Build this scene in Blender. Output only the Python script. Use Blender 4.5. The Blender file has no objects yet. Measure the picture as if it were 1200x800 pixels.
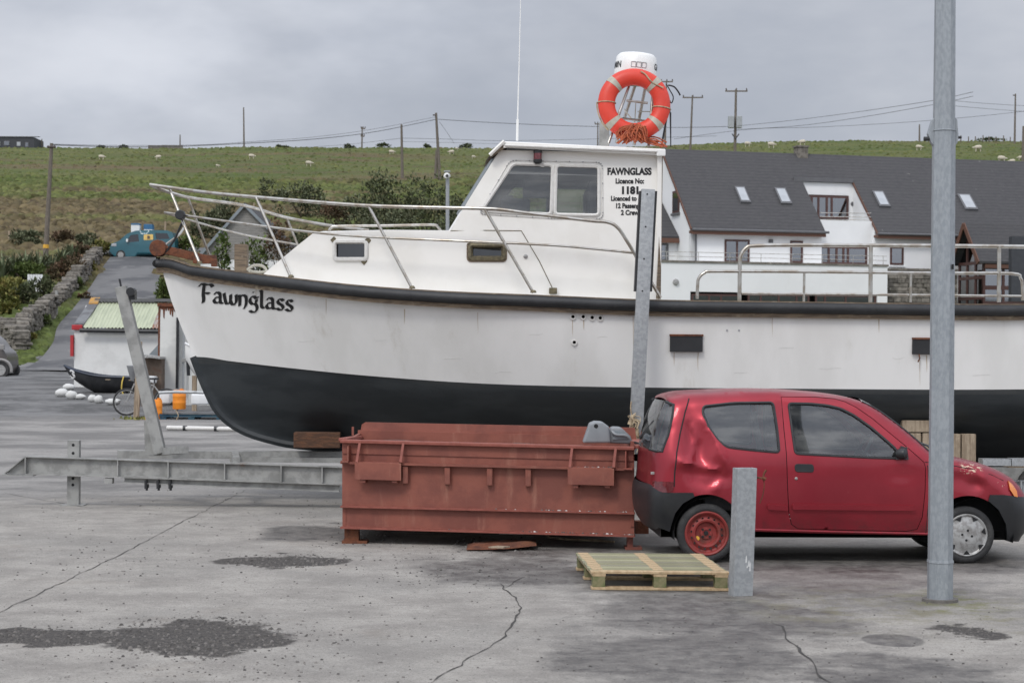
import bpy, bmesh, math, random
from mathutils import Vector, Matrix, noise, geometry
from mathutils.bvhtree import BVHTree
R = math.radians
C = bpy.context.scene.collection
random.seed(7)
# ---------------------------------------------------------------- camera model used to measure the place
F, HZ, CH = 2200.0, 415.0, 1.736
ROLL = R(.4); CR, SR = math.cos(ROLL), math.sin(ROLL)
def U(px, py):                  # undo the slight tilt of the camera
    x, y = px-600, py-HZ
    return 600+x*CR+y*SR, HZ-x*SR+y*CR
def P(px, py, Y):
    px, py = U(px, py); return Vector(((px-600)/F*Y, Y, CH-(py-HZ)/F*Y))
def lerp(a, b, t): return a+(b-a)*t
def clamp(x, a=0., b=1.): return max(a, min(b, x))
def sstep(a, b, x):
    t = clamp((x-a)/(b-a)); return t*t*(3-2*t)
def interp(tab, x):
    if x <= tab[0][0]: return tab[0][1]
    for (a, b), (c, d) in zip(tab, tab[1:]):
        if x <= c: return b+(d-b)*(x-a)/(c-a)
    return tab[-1][1]
def sinterp(tab, x):            # smooth (Catmull-Rom) table lookup
    n = len(tab)
    if x <= tab[0][0]: return tab[0][1]
    if x >= tab[-1][0]: return tab[-1][1]
    for i in range(n-1):
        if x <= tab[i+1][0]: break
    x0, y0 = tab[i]; x1, y1 = tab[i+1]
    def sl(k):
        if k == 0: return (tab[1][1]-tab[0][1])/(tab[1][0]-tab[0][0])
        if k == n-1: return (tab[-1][1]-tab[-2][1])/(tab[-1][0]-tab[-2][0])
        return (tab[k+1][1]-tab[k-1][1])/(tab[k+1][0]-tab[k-1][0])
    h = x1-x0; t = (x-x0)/h; m0 = sl(i)*h; m1 = sl(i+1)*h
    return (2*t**3-3*t*t+1)*y0+(t**3-2*t*t+t)*m0+(-2*t**3+3*t*t)*y1+(t**3-t*t)*m1
PROF = [(-80, 0), (40, 0), (46, 0), (52, .08), (58, .36), (64, .52), (85, .9), (92, 2.0), (100, 3.3), (115, 5.9), (130, 8.4), (160, 12.9),
        (200, 19.2), (250, 27.2), (300, 34.4), (340, 38), (400, 41), (600, 44), (1600, 46)]
def terrain(X, Y):
    z = sinterp(PROF, Y)
    a = sstep(120, 260, Y)
    z *= 1+.047*sstep(-10, 60, X)*a-.01*a*sstep(20, 80, -X)
    g = sstep(95, 200, Y)
    if g > 0:
        z += g*(.5*noise.noise(Vector((X*.03, Y*.03, 3.1)))+.22*noise.noise(Vector((X*.13, Y*.13, 1.7))))
    return z
def onterrain(px, py, y0=50., y1=420.):     # first point of the ground seen at that spot of the photograph
    Y = y0
    while Y < y1:
        p = P(px, py, Y)
        if p.z <= terrain(p.x, Y): return Vector((p.x, Y, terrain(p.x, Y)))
        Y += .5
    return P(px, py, y1)
def onground(px, py):
    px, py = U(px, py)
    Y = CH*F/(py-HZ); return Vector(((px-600)/F*Y, Y, 0))
# ---------------------------------------------------------------- materials
MATS = {}
def nd(nt, t, **kw):
    n = nt.nodes.new(t)
    for k, v in kw.items():
        if k in n.inputs: n.inputs[k].default_value = v
        else: setattr(n, k, v)
    return n
def mixc(nt, fac, a, b, mode='MIX'):
    n = nt.nodes.new('ShaderNodeMix'); n.data_type = 'RGBA'; n.blend_type = mode
    for sock, v in ((n.inputs[0], fac), (n.inputs[6], a), (n.inputs[7], b)):
        if hasattr(v, 'links'): nt.links.new(v, sock)
        else: sock.default_value = v if isinstance(v, float) else (*v, 1)
    return n.outputs[2]
def math_(nt, op, a, b=0., c=None, cl=False):
    n = nt.nodes.new('ShaderNodeMath'); n.operation = op; n.use_clamp = cl
    for i, v in enumerate((a, b, c)):
        if v is None: continue
        if hasattr(v, 'links'): nt.links.new(v, n.inputs[i])
        else: n.inputs[i].default_value = v
    return n.outputs[0]
def noise_(nt, vec, scale, detail=4., rough=.55, stretch=None):
    if stretch:
        m = nd(nt, 'ShaderNodeMapping'); m.inputs['Scale'].default_value = stretch
        nt.links.new(vec, m.inputs[0]); vec = m.outputs[0]
    n = nd(nt, 'ShaderNodeTexNoise', Scale=scale, Detail=detail, Roughness=rough)
    nt.links.new(vec, n.inputs['Vector']); return n.outputs['Fac']
def ramp(nt, fac, a, b):
    n = nd(nt, 'ShaderNodeMapRange'); n.interpolation_type = 'SMOOTHSTEP'
    n.inputs[1].default_value = a; n.inputs[2].default_value = b
    nt.links.new(fac, n.inputs[0]); return n.outputs[0]
def newmat(name):
    m = bpy.data.materials.new(name); m.use_nodes = True; nt = m.node_tree
    b = nt.nodes['Principled BSDF']; MATS[name] = m
    co = nd(nt, 'ShaderNodeTexCoord').outputs['Object']
    return m, nt, b, co
def bump(nt, b, h, s, d):
    n = nd(nt, 'ShaderNodeBump', Strength=s, Distance=d); nt.links.new(h, n.inputs['Height']); nt.links.new(n.outputs[0], b.inputs['Normal'])
def mat(name, col, rough=.6, metal=0., col2=None, scale=3., amt=.5, thr=(.42, .62), stretch=None, bmp=0., bscale=40., coat=0., dirt=None, dscale=2., dthr=(.55, .75), island=0., dstretch=None, spec=None):
    m, nt, b, co = newmat(name)
    if spec is not None: b.inputs['Specular IOR Level'].default_value = spec
    b.inputs['Roughness'].default_value = rough; b.inputs['Metallic'].default_value = metal
    b.inputs['Coat Weight'].default_value = coat; b.inputs['Coat Roughness'].default_value = .08
    if col2 is None: col2 = tuple(c*.75 for c in col)
    f = math_(nt, 'MULTIPLY', ramp(nt, noise_(nt, co, scale, 6., .6, stretch), *thr), amt)
    out = mixc(nt, f, col, col2)
    if dirt:
        f2 = ramp(nt, noise_(nt, co, dscale, 8., .65, dstretch), *dthr); out = mixc(nt, f2, out, dirt)
        r = nd(nt, 'ShaderNodeMapRange'); nt.links.new(f2, r.inputs[0]); r.inputs[3].default_value = rough; r.inputs[4].default_value = max(rough, .75)
        nt.links.new(r.outputs[0], b.inputs['Roughness'])
    if island:
        g = nd(nt, 'ShaderNodeNewGeometry').outputs['Random Per Island']
        h = nd(nt, 'ShaderNodeHueSaturation'); nt.links.new(out, h.inputs['Color'])
        r = nd(nt, 'ShaderNodeMapRange'); nt.links.new(g, r.inputs[0]); r.inputs[3].default_value = 1-island; r.inputs[4].default_value = 1+island
        nt.links.new(r.outputs[0], h.inputs['Value']); out = h.outputs[0]
    nt.links.new(out, b.inputs['Base Color'])
    if bmp: bump(nt, b, noise_(nt, co, bscale, 5., .6), bmp, .02)
    return m
def glassmat(name, tint=(.5, .55, .55), refl=.25, rough=.03, refl_film=0.):
    m = bpy.data.materials.new(name); m.use_nodes = True; nt = m.node_tree; nt.nodes.clear(); MATS[name] = m
    o = nd(nt, 'ShaderNodeOutputMaterial'); t = nd(nt, 'ShaderNodeBsdfTransparent'); g = nd(nt, 'ShaderNodeBsdfGlossy', Roughness=rough)
    t.inputs[0].default_value = (*tint, 1); g.inputs[0].default_value = (.9, .92, .95, 1)
    mx = nd(nt, 'ShaderNodeMixShader'); fr = nd(nt, 'ShaderNodeFresnel', IOR=1.5)
    nt.links.new(math_(nt, 'ADD', fr.outputs[0], refl, cl=True), mx.inputs[0])
    nt.links.new(t.outputs[0], mx.inputs[1]); nt.links.new(g.outputs[0], mx.inputs[2]); out = mx.outputs[0]
    if refl_film:  # streaky dust film, painted pale to imitate bands of reflection on the glass
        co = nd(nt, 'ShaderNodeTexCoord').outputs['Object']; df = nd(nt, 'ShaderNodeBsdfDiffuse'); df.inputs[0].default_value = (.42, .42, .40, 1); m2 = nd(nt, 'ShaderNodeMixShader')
        f = ramp(nt, noise_(nt, co, 2.2, 6., .6, (.7, 1, 3.2)), .40, .70); nt.links.new(math_(nt, 'MULTIPLY', f, refl_film), m2.inputs[0]); nt.links.new(out, m2.inputs[1]); nt.links.new(df.outputs[0], m2.inputs[2]); out = m2.outputs[0]
    nt.links.new(out, o.inputs[0])
    return m
M = MATS
# ---------------------------------------------------------------- objects
BASE = {}
def put(o, parent, c):
    C.objects.link(o)
    if parent is not None:
        o.parent = parent; o.location = c-BASE[parent.name]
    else: o.location = c
    BASE[o.name] = Vector(c)
    return o
def tag(o, label=None, cat=None, group=None, kind=None):
    if label: o['label'] = label
    if cat: o['category'] = cat
    if group: o['group'] = group
    if kind: o['kind'] = kind
    return o
def thing(name, label, cat, loc, group=None):
    o = bpy.data.objects.new(name, None); o.empty_display_size = .2
    put(o, None, Vector(loc)); return tag(o, label, cat, group)
def copy_tree(o, parent=None, delta=None):
    c = o.copy(); C.objects.link(c)
    BASE[c.name] = BASE[o.name]+(delta or Vector())
    if parent is not None: c.parent = parent
    elif delta is not None: c.location = o.location+delta
    for ch in list(o.children): copy_tree(ch, c)
    return c
def frame(d, up=Vector((0, 0, 1))):
    d = d.normalized(); x = d.cross(up)
    if x.length < 1e-4: x = d.cross(Vector((0, 1, 0)))
    x.normalize(); return x, x.cross(d).normalized()
class MB:
    def __init__(s): s.v = []; s.f = []; s.m = []
    def add(s, vs, fs, m=0):
        k = len(s.v); s.v += [Vector(v) for v in vs]
        for f in fs: s.f.append(tuple(i+k for i in f)); s.m.append(m)
        return s
    def box(s, c, d, rz=0., m=0, rot=None):
        x, y, z = [q/2 for q in d]; mt = rot if rot is not None else Matrix.Rotation(rz, 3, 'Z')
        vs = [Vector(c)+mt@Vector((a*x, b*y, e*z)) for a in (-1, 1) for b in (-1, 1) for e in (-1, 1)]
        return s.add(vs, [(0, 1, 3, 2), (4, 6, 7, 5), (0, 4, 5, 1), (2, 3, 7, 6), (0, 2, 6, 4), (1, 5, 7, 3)], m)
    def beam(s, p0, p1, w, h, m=0, up=Vector((0, 0, 1))):
        p0 = Vector(p0); p1 = Vector(p1); x, u = frame(p1-p0, up)
        vs = [p+x*a*w/2+u*b*h/2 for p in (p0, p1) for a, b in ((-1, -1), (1, -1), (1, 1), (-1, 1))]
        return s.add(vs, [(0, 1, 2, 3), (4, 7, 6, 5), (0, 4, 5, 1), (1, 5, 6, 2), (2, 6, 7, 3), (3, 7, 4, 0)], m)
    def tube(s, pts, r, n=8, m=0, closed=False, cap=True, ph=0.):
        pts = [Vector(p) for p in pts]; N = len(pts); rings = []; vs = []
        up = None
        for i, p in enumerate(pts):
            if closed: d = pts[(i+1) % N]-pts[i-1]
            else: d = pts[min(i+1, N-1)]-pts[max(i-1, 0)]
            if d.length < 1e-9: d = Vector((0, 0, 1))
            d.normalize()
            if up is None: x, up = frame(d)
            x = d.cross(up)
            if x.length < 1e-6: x, up = frame(d)
            x.normalize(); up = x.cross(d).normalized()
            rr = r[i] if isinstance(r, (list, tuple)) else r
            for k in range(n):
                a = 2*math.pi*k/n+ph; vs.append(p+x*math.cos(a)*rr+up*math.sin(a)*rr)
        fs = []
        for i in range(N if closed else N-1):
            j = (i+1) % N
            for k in range(n): fs.append((i*n+k, i*n+(k+1) % n, j*n+(k+1) % n, j*n+k))
        if cap and not closed: fs += [tuple(reversed(range(n))), tuple((N-1)*n+k for k in range(n))]
        return s.add(vs, fs, m)
    def prism(s, poly, off, m=0):
        n = len(poly); vs = [Vector(p) for p in poly]; vs += [v+Vector(off) for v in vs]
        return s.add(vs, [tuple(reversed(range(n))), tuple(range(n, 2*n))]+[(i, (i+1) % n, n+(i+1) % n, n+i) for i in range(n)], m)
    def lathe(s, prof, o, axis=Vector((0, 0, 1)), n=24, m=0, cap=True):
        axis = Vector(axis).normalized(); x, u = frame(axis, Vector((0, 0, 1)) if abs(axis.z) < .9 else Vector((0, 1, 0)))
        vs = [Vector(o)+axis*h+(x*math.cos(2*math.pi*k/n)+u*math.sin(2*math.pi*k/n))*r for r, h in prof for k in range(n)]
        fs = [(i*n+k, i*n+(k+1) % n, (i+1)*n+(k+1) % n, (i+1)*n+k) for i in range(len(prof)-1) for k in range(n)]
        if cap and prof[0][0] > 1e-6: fs.append(tuple(reversed(range(n))))
        if cap and prof[-1][0] > 1e-6: fs.append(tuple((len(prof)-1)*n+k for k in range(n)))
        return s.add(vs, fs, m)
    def grid(s, rows, m=0, wrap=False):
        n = len(rows[0]); vs = [p for r in rows for p in r]
        fs = [(i*n+k, i*n+(k+1) % n, (i+1)*n+(k+1) % n, (i+1)*n+k) for i in range(len(rows)-1) for k in range(n if wrap else n-1)]
        return s.add(vs, fs, m)
    def build(s, name, mats, parent=None, smooth=None, bevel=0., weld=False, origin=None, normals=True, seg=2):
        me = bpy.data.meshes.new(name)
        if not isinstance(mats, (list, tuple)): mats = [mats]
        lo = Vector([min(v[i] for v in s.v) for i in range(3)]); hi = Vector([max(v[i] for v in s.v) for i in range(3)])
        c = (lo+hi)/2
        if parent is None: c.z = lo.z
        if origin is not None: c = Vector(origin)
        me.from_pydata([v-c for v in s.v], [], s.f)
        for m in mats: me.materials.append(MATS[m] if isinstance(m, str) else m)
        me.polygons.foreach_set('material_index', s.m)
        if weld or bevel or normals:
            bm = bmesh.new(); bm.from_mesh(me)
            if weld: bmesh.ops.remove_doubles(bm, verts=bm.verts, dist=weld if isinstance(weld, float) else 1e-4)
            if normals: bmesh.ops.recalc_face_normals(bm, faces=bm.faces)
            if bevel:
                es = [e for e in bm.edges if len(e.link_faces) == 2 and e.calc_face_angle(0) > .5]
                bmesh.ops.bevel(bm, geom=es, offset=bevel, segments=seg, profile=.6, affect='EDGES', clamp_overlap=True)
            bm.to_mesh(me); bm.free()
        if smooth:
            me.polygons.foreach_set('use_smooth', [True]*len(me.polygons)); me.set_sharp_from_angle(angle=R(smooth))
        return put(bpy.data.objects.new(name, me), parent, c)
def smoothpts(pts, k=4, closed=False):
    pts = [Vector(p) for p in pts]; n = len(pts); out = []
    for i in range(n if closed else n-1):
        if closed: a, b, c, d = pts[i-1], pts[i], pts[(i+1) % n], pts[(i+2) % n]
        else: a, b, c, d = pts[max(i-1, 0)], pts[i], pts[i+1], pts[min(i+2, n-1)]
        for j in range(k):
            t = j/k; out.append(.5*((2*b)+(c-a)*t+(2*a-5*b+4*c-d)*t*t+(3*b-a-3*c+d)*t**3))
    if not closed: out.append(pts[-1])
    return out
# ---------------------------------------------------------------- flat outlines with openings, filled with a fine net and lifted onto a curved side
def inpoly(p, poly):
    x, y = p[0], p[1]; c = False; j = len(poly)-1
    for i in range(len(poly)):
        a, b = poly[i], poly[j]
        if (a[1] > y) != (b[1] > y) and x < (b[0]-a[0])*(y-a[1])/(b[1]-a[1])+a[0]: c = not c
        j = i
    return c
def segd(p, a, b):
    ax, ay = a; bx, by = b; dx, dy = bx-ax, by-ay; l = dx*dx+dy*dy
    t = 0 if l == 0 else clamp(((p[0]-ax)*dx+(p[1]-ay)*dy)/l)
    return math.hypot(p[0]-ax-t*dx, p[1]-ay-t*dy)
def pathd(p, path): return min(segd(p, path[i], path[i+1]) for i in range(len(path)-1))
def dens(poly, s):
    out = []
    for i in range(len(poly)):
        a, b = poly[i], poly[(i+1) % len(poly)]; n = max(1, int(math.hypot(b[0]-a[0], b[1]-a[1])/s+.5))
        out += [(lerp(a[0], b[0], k/n), lerp(a[1], b[1], k/n)) for k in range(n)]
    return out
def fill(outline, holes=(), sp=.05, split=True):
    loops = [dens(outline, sp) if split else list(outline)]+[dens(h, sp) if split else list(h) for h in holes]
    vs = []; es = []
    for l in loops:
        k = len(vs); vs += [Vector(p) for p in l]; es += [(k+i, k+(i+1) % len(l)) for i in range(len(l))]
    xs = [p[0] for p in loops[0]]; ys = [p[1] for p in loops[0]]
    nb = [tuple(v) for v in vs]; cell = {}
    for q in nb: cell.setdefault((int(q[0]//sp), int(q[1]//sp)), []).append(q)
    j = 0; y = min(ys)+sp*.5
    while y < max(ys):
        x = min(xs)+(sp*.5 if j % 2 else sp*.25)
        while x < max(xs):
            if inpoly((x, y), loops[0]) and not any(inpoly((x, y), h) for h in loops[1:]):
                ci, cj = int(x//sp), int(y//sp)
                if not any(math.hypot(q[0]-x, q[1]-y) < sp*.55 for a in (-1, 0, 1) for b in (-1, 0, 1) for q in cell.get((ci+a, cj+b), ())):
                    vs.append(Vector((x, y)))
            x += sp
        y += sp*.9; j += 1
    ov, oe, of, _, _, _ = geometry.delaunay_2d_cdt(vs, es, [], 0, 1e-6)
    fs = []
    for f in of:
        c = sum((ov[i] for i in f), Vector((0, 0)))/len(f)
        if inpoly(c, loops[0]) and not any(inpoly(c, h) for h in loops[1:]): fs.append(tuple(f))
    return [tuple(v) for v in ov], fs
class Lift:
    """a side surface: half width w(X, z) either side of the centre plane Y = yc"""
    def __init__(s, yc, w, k=0., x0=0.): s.yc = yc; s.w = w; s.k = k; s.x0 = x0
    def xz(s, px, py, side=-1):
        Y = s.yc-.7*(side < 0)
        for _ in range(5):
            p = P(px, py, Y); x = p.x
            for _ in range(3): x = p.x+s.k*side*s.w(x, p.z)
            Y = s.yc+s.k*(x-s.x0)+side*s.w(x, p.z)
        return (x, p.z)
    def poly(s, pts, side=-1): return [s.xz(p[0], p[1], side) for p in pts]
    def at(s, x, z, side=-1, off=0.):
        w = side*(s.w(x, z)+off); return Vector((x-s.k*w, s.yc+s.k*(x-s.x0)+w, z))
    def mid(s, x, z, v): return Vector((x-s.k*v, s.yc+s.k*(x-s.x0)+v, z))
    def panel(s, mb, outline, holes=(), side=-1, off=0., sp=.05, m=0):
        v, f = fill(outline, holes, sp)
        mb.add([s.at(a, b, side, off) for a, b in v], f if side < 0 else [tuple(reversed(q)) for q in f], m); return mb
    def line(s, pts, off=0., side=-1): return [s.at(a, b, side, off) for a, b in pts]
def rrect(x0, y0, x1, y1, r, n=4):
    out = []
    for cx, cy, a0 in ((x1-r, y1-r, 0), (x0+r, y1-r, 90), (x0+r, y0+r, 180), (x1-r, y0+r, 270)):
        out += [(cx+r*math.cos(R(a0+90*k/n)), cy+r*math.sin(R(a0+90*k/n))) for k in range(n+1)]
    return out
def roundpoly(poly, r, n=4):
    out = []; N = len(poly)
    for i in range(N):
        p = Vector(poly[i]); a = Vector(poly[i-1]); b = Vector(poly[(i+1) % N])
        u = (a-p); v = (b-p); k = min(r, u.length*.45, v.length*.45)
        q0 = p+u.normalized()*k; q1 = p+v.normalized()*k
        out += [tuple((1-t)**2*q0+2*t*(1-t)*p+t*t*q1) for t in [j/n for j in range(n+1)]]
    return out
def text2d(body, size, sx=1., bold=0., align='LEFT'):
    cu = bpy.data.curves.new('lettering', 'FONT'); cu.body = body; cu.size = size; cu.align_x = align; cu.offset = bold; cu.resolution_u = 4
    o = bpy.data.objects.new('lettering', cu); C.objects.link(o)
    me = bpy.data.meshes.new_from_object(o.evaluated_get(bpy.context.evaluated_depsgraph_get()))
    vs = [(v.co.x*sx, v.co.y) for v in me.vertices]; fs = [tuple(p.vertices) for p in me.polygons]
    bpy.data.objects.remove(o); bpy.data.curves.remove(cu); bpy.data.meshes.remove(me)
    return vs, fs
# ---------------------------------------------------------------- materials of the place
mat('hull_white', (.80, .795, .775), .32, col2=(.70, .695, .67), scale=1.3, amt=.7, stretch=(1, 1, .35), dirt=(.52, .49, .43), dscale=1.7, dthr=(.57, .80), dstretch=(1.5, 1.5, .22), coat=.15, bmp=.12, bscale=1.6)
mat('cabin_white', (.81, .795, .755), .36, col2=(.74, .72, .67), scale=1.6, amt=.6, dirt=(.60, .55, .46), dscale=3., dthr=(.66, .84), dstretch=(1.6, 1.6, .25))
mat('antifoul', (.021, .026, .030), .5, col2=(.034, .040, .044), scale=2.2, amt=1., stretch=(.5, 1, 2), dirt=(.045, .047, .046), dscale=1.6, dthr=(.6, .82))
mat('boot_stripe', (.030, .034, .036), .5, col2=(.05, .053, .053), scale=2., dirt=(.085, .085, .08), dscale=6, dthr=(.6, .8))
mat('rubber', (.018, .019, .021), .55, col2=(.035, .036, .038), scale=4., dirt=(.07, .07, .068), dscale=9, dthr=(.62, .8), bmp=.2)
mat('black_plastic', (.015, .016, .018), .42, col2=(.024, .025, .027), scale=6.)
mat('weathered_wood', (.20, .15, .10), .8, col2=(.10, .075, .055), scale=4., amt=1., stretch=(1, 4, 14), dirt=(.30, .25, .18), dscale=9, bmp=.4, bscale=30)
mat('steel_rail', (.50, .485, .45), .28, .9, col2=(.33, .28, .22), scale=7., amt=.8, dirt=(.30, .2, .12), dscale=11, dthr=(.66, .8))
mat('galv', (.37, .385, .395), .5, .3, col2=(.29, .305, .315), scale=30., amt=.9, thr=(.4, .6), dirt=(.27, .27, .265), dscale=2.5, dthr=(.55, .8), dstretch=(2, 2, .6), bmp=.08, bscale=60)
mat('galv_old', (.34, .34, .325), .62, .2, col2=(.23, .23, .22), scale=6., amt=.9, dirt=(.24, .12, .06), dscale=3.2, dthr=(.62, .8), bmp=.15)
mat('galv_pole', (.33, .355, .375), .5, .3, col2=(.255, .28, .30), scale=42., amt=.8, thr=(.38, .62), stretch=(1, 1, .5), dirt=(.20, .215, .23), dscale=5., dthr=(.5, .85), dstretch=(3, 3, .25), bmp=.08, bscale=60)
mat('rust', (.16, .055, .025), .85, col2=(.08, .03, .018), scale=12., amt=1., dirt=(.26, .10, .04), dscale=6, bmp=.5)
mat('red_oxide', (.25, .078, .052), .6, col2=(.18, .054, .038), scale=2.5, amt=.9, dirt=(.33, .15, .105), dscale=4., dthr=(.55, .78), dstretch=(1.6, 1.6, .3), bmp=.12, bscale=25)
mat('red_oxide_worn', (.27, .078, .056), .6, col2=(.22, .06, .042), scale=14., amt=1., dirt=(.40, .30, .25), dscale=22., dthr=(.66, .74))
mat('rubble', (.105, .045, .036), .9, col2=(.16, .085, .065), scale=14., amt=1., dirt=(.07, .035, .03), dscale=8, bmp=.6)
mat('car_glass_black', (.01, .011, .012), .12)
mat('chrome_grey', (.40, .40, .39), .42, .25, col2=(.26, .25, .24), scale=20, amt=1.)
mat('wheel_red', (.26, .032, .028), .6, col2=(.16, .03, .022), scale=9, amt=1., dirt=(.10, .03, .02), dscale=12)
mat('tyre', (.026, .026, .027), .8, col2=(.055, .054, .052), scale=7, amt=.8, bmp=.3)
mat('lamp_red', (.10, .004, .008), .12, col2=(.19, .03, .035), scale=26, amt=.8, thr=(.5, .6), coat=.6)  # lighter noise speckle paints pinkish highlights into the lens colour
mat('orange_lens', (.75, .22, .02), .2, coat=.8)
mat('dark', (.012, .012, .013), .8)
mat('seat_grey', (.07, .07, .075), .9, col2=(.12, .11, .10), scale=9)
mat('pallet_green', (.285, .272, .165), .8, col2=(.21, .203, .12), scale=3., amt=1., stretch=(1, 9, 9), dirt=(.36, .30, .19), dscale=6, dthr=(.6, .8), bmp=.3, island=.3)
mat('pallet_grey', (.25, .235, .165), .8, col2=(.18, .17, .115), scale=3., amt=1., stretch=(1, 9, 9), dirt=(.32, .28, .2), dscale=6, dthr=(.6, .8), bmp=.3)
mat('pallet_olive', (.33, .315, .20), .8, col2=(.25, .24, .14), scale=3., amt=1., stretch=(1, 9, 9), dirt=(.37, .32, .22), dscale=6, dthr=(.6, .8), bmp=.3)
mat('pallet_pale', (.50, .37, .22), .8, col2=(.40, .28, .16), scale=5., amt=1., stretch=(6, 1, 6), dirt=(.33, .28, .17), dscale=5, bmp=.3, island=.1)
mat('pallet_block', (.085, .115, .035), .9, col2=(.21, .19, .10), scale=8, amt=1., bmp=.4)
mat('lifebuoy_orange', (.66, .048, .024), .45, col2=(.55, .042, .024), scale=5, dirt=(.40, .06, .04), dscale=8, dthr=(.66, .85))
mat('buoy_tape', (.42, .40, .33), .5, col2=(.33, .31, .26), scale=30)
mat('orange_rope', (.42, .10, .04), .85, col2=(.30, .08, .04), scale=20, amt=1.)
mat('pale_rope', (.45, .36, .24), .9, col2=(.28, .21, .14), scale=12, amt=1.)
mat('radar_white', (.80, .80, .78), .35, col2=(.72, .72, .70), scale=4)
mat('green_ring', (.012, .11, .075), .5)
mat('black_ink', (.008, .008, .009), .5)
mat('grey_ink', (.35, .35, .36), .5)
mat('white_ink', (.75, .75, .74), .5)
mat('canister_grey', (.24, .255, .27), .5, col2=(.19, .20, .215), scale=6)
mat('window_gasket', (.66, .65, .62), .5, col2=(.55, .53, .5), scale=20)
mat('bronze', (.11, .095, .06), .55, .4, col2=(.18, .15, .09), scale=25, amt=1.)
mat('cabin_inside', (.30, .30, .29), .8)
glassmat('cabin_glass', (.62, .65, .66), .05, refl_film=.22)
glassmat('car_glass', (.62, .66, .65), .06, refl_film=.26)
glassmat('dark_glass', (.10, .10, .11), .05)
glassmat('house_glass', (.25, .28, .30), .22)
mat('render_white', (.78, .785, .78), .8, col2=(.72, .725, .72), scale=.6, dirt=(.60, .60, .57), dscale=.8, dthr=(.62, .85), dstretch=(1, 1, .3))
mat('shed_white', (.70, .70, .68), .8, col2=(.58, .58, .56), scale=1.6, dirt=(.40, .39, .36), dscale=1.3, dthr=(.58, .82), dstretch=(1, 1, .5), bmp=.3, bscale=9)
mat('brown_wood', (.125, .058, .036), .6, col2=(.09, .042, .028), scale=5, stretch=(1, 1, 5))
mat('window_brown', (.078, .036, .030), .5)
mat('curtain', (.62, .66, .60), .9, col2=(.48, .54, .50), scale=9, stretch=(8, 8, .3), amt=1.)
mat('grey_frame', (.12, .12, .125), .5)
mat('skylight_pane', (.40, .42, .44), .3, col2=(.32, .34, .36), scale=1.5)
mat('dark_cladding', (.035, .038, .045), .6, col2=(.05, .053, .06), scale=4)
mat('pole_wood', (.17, .145, .12), .9, col2=(.11, .095, .08), scale=6, stretch=(4, 4, .5), amt=1.)
mat('yellow_band', (.75, .42, .05), .6)
mat('insulator', (.10, .08, .075), .3)
mat('transformer_grey', (.34, .36, .37), .5, col2=(.26, .27, .28), scale=4)
mat('wire_dark', (.05, .05, .052), .6)
mat('stone', (.19, .172, .148), .95, col2=(.105, .095, .08), scale=5., amt=1., dirt=(.30, .285, .245), dscale=3., dthr=(.58, .72), bmp=.6, bscale=12, island=.35)
mat('white_stone', (.60, .60, .58), .8, col2=(.62, .62, .6), scale=5)
mat('pebble', (.135, .125, .115), .9, col2=(.075, .07, .065), scale=9, island=.5)
mat('wool', (.52, .475, .38), .95, col2=(.50, .45, .36), scale=9)
mat('sheep_dark', (.10, .085, .07), .9)
mat('teal_paint', (.018, .105, .135), .3, col2=(.014, .085, .11), scale=2, coat=.5)
mat('suv_paint', (.085, .075, .070), .35, col2=(.07, .06, .055), scale=2, coat=.4)
mat('suv_trim', (.28, .27, .26), .5)
mat('amber_sticker', (.70, .48, .14), .5)
mat('white_plastic', (.74, .75, .75), .5, col2=(.62, .63, .63), scale=4)
mat('blue_plastic', (.03, .13, .26), .5)
mat('orange_drum', (.85, .28, .02), .45, col2=(.70, .21, .02), scale=5)
mat('blue_wood', (.012, .055, .095), .7, col2=(.03, .08, .11), scale=6, amt=1., dirt=(.12, .12, .11), dscale=8)
mat('old_timber', (.36, .29, .21), .9, col2=(.24, .185, .13), scale=5, stretch=(5, 5, .6), amt=1., dirt=(.12, .095, .07), dscale=4, dthr=(.6, .8), bmp=.5, bscale=14)
mat('red_paint', (.42, .025, .03), .6)
mat('rusty_white', (.64, .64, .61), .6, col2=(.52, .525, .505), scale=1.4, amt=1., dirt=(.36, .19, .09), dscale=2.2, dthr=(.64, .8), dstretch=(2.5, 2.5, .3))
mat('tar_black', (.012, .013, .015), .5, col2=(.024, .025, .027), scale=3, amt=1.)
mat('tar_blue', (.022, .032, .055), .45)
mat('yellow_rope', (.65, .48, .10), .8)
mat('skip_brown', (.105, .075, .055), .8, col2=(.16, .12, .09), scale=3, amt=1., dirt=(.14, .055, .03), dscale=3)
mat('tarp_grey', (.16, .165, .17), .6, col2=(.10, .10, .105), scale=3, amt=1.)
mat('zinc_blue', (.22, .25, .27), .6, col2=(.18, .20, .22), scale=4)
# pantiled, slated and sheeted roofs: courses come from the height in the roof
def coursemat(name, a, b, pitch, lichen=None, sx=.0):
    m, nt, bs, co = newmat(name); bs.inputs['Roughness'].default_value = .8
    sp = nd(nt, 'ShaderNodeSeparateXYZ'); nt.links.new(co, sp.inputs[0])
    row = math_(nt, 'FRACT', math_(nt, 'MULTIPLY', sp.outputs[2], 1/pitch))
    n1 = noise_(nt, co, 3., 5., .6, (1.2, 1.2, 1/pitch*.9)); n2 = noise_(nt, co, .35, 3.)
    c = mixc(nt, ramp(nt, n1, .35, .65), a, b); c = mixc(nt, math_(nt, 'MULTIPLY', ramp(nt, n2, .35, .65), .35), c, b)
    edge = ramp(nt, row, .0, .16); c = mixc(nt, edge, tuple(q*.45 for q in a), c)
    if lichen:
        l = ramp(nt, noise_(nt, co, 2.6, 7., .7), .66, .70); c = mixc(nt, math_(nt, 'MULTIPLY', l, ramp(nt, sp.outputs[0], 2., 9.)), c, lichen)
    nt.links.new(c, bs.inputs['Base Color']); bump(nt, bs, row, .5, .05); return m
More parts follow.
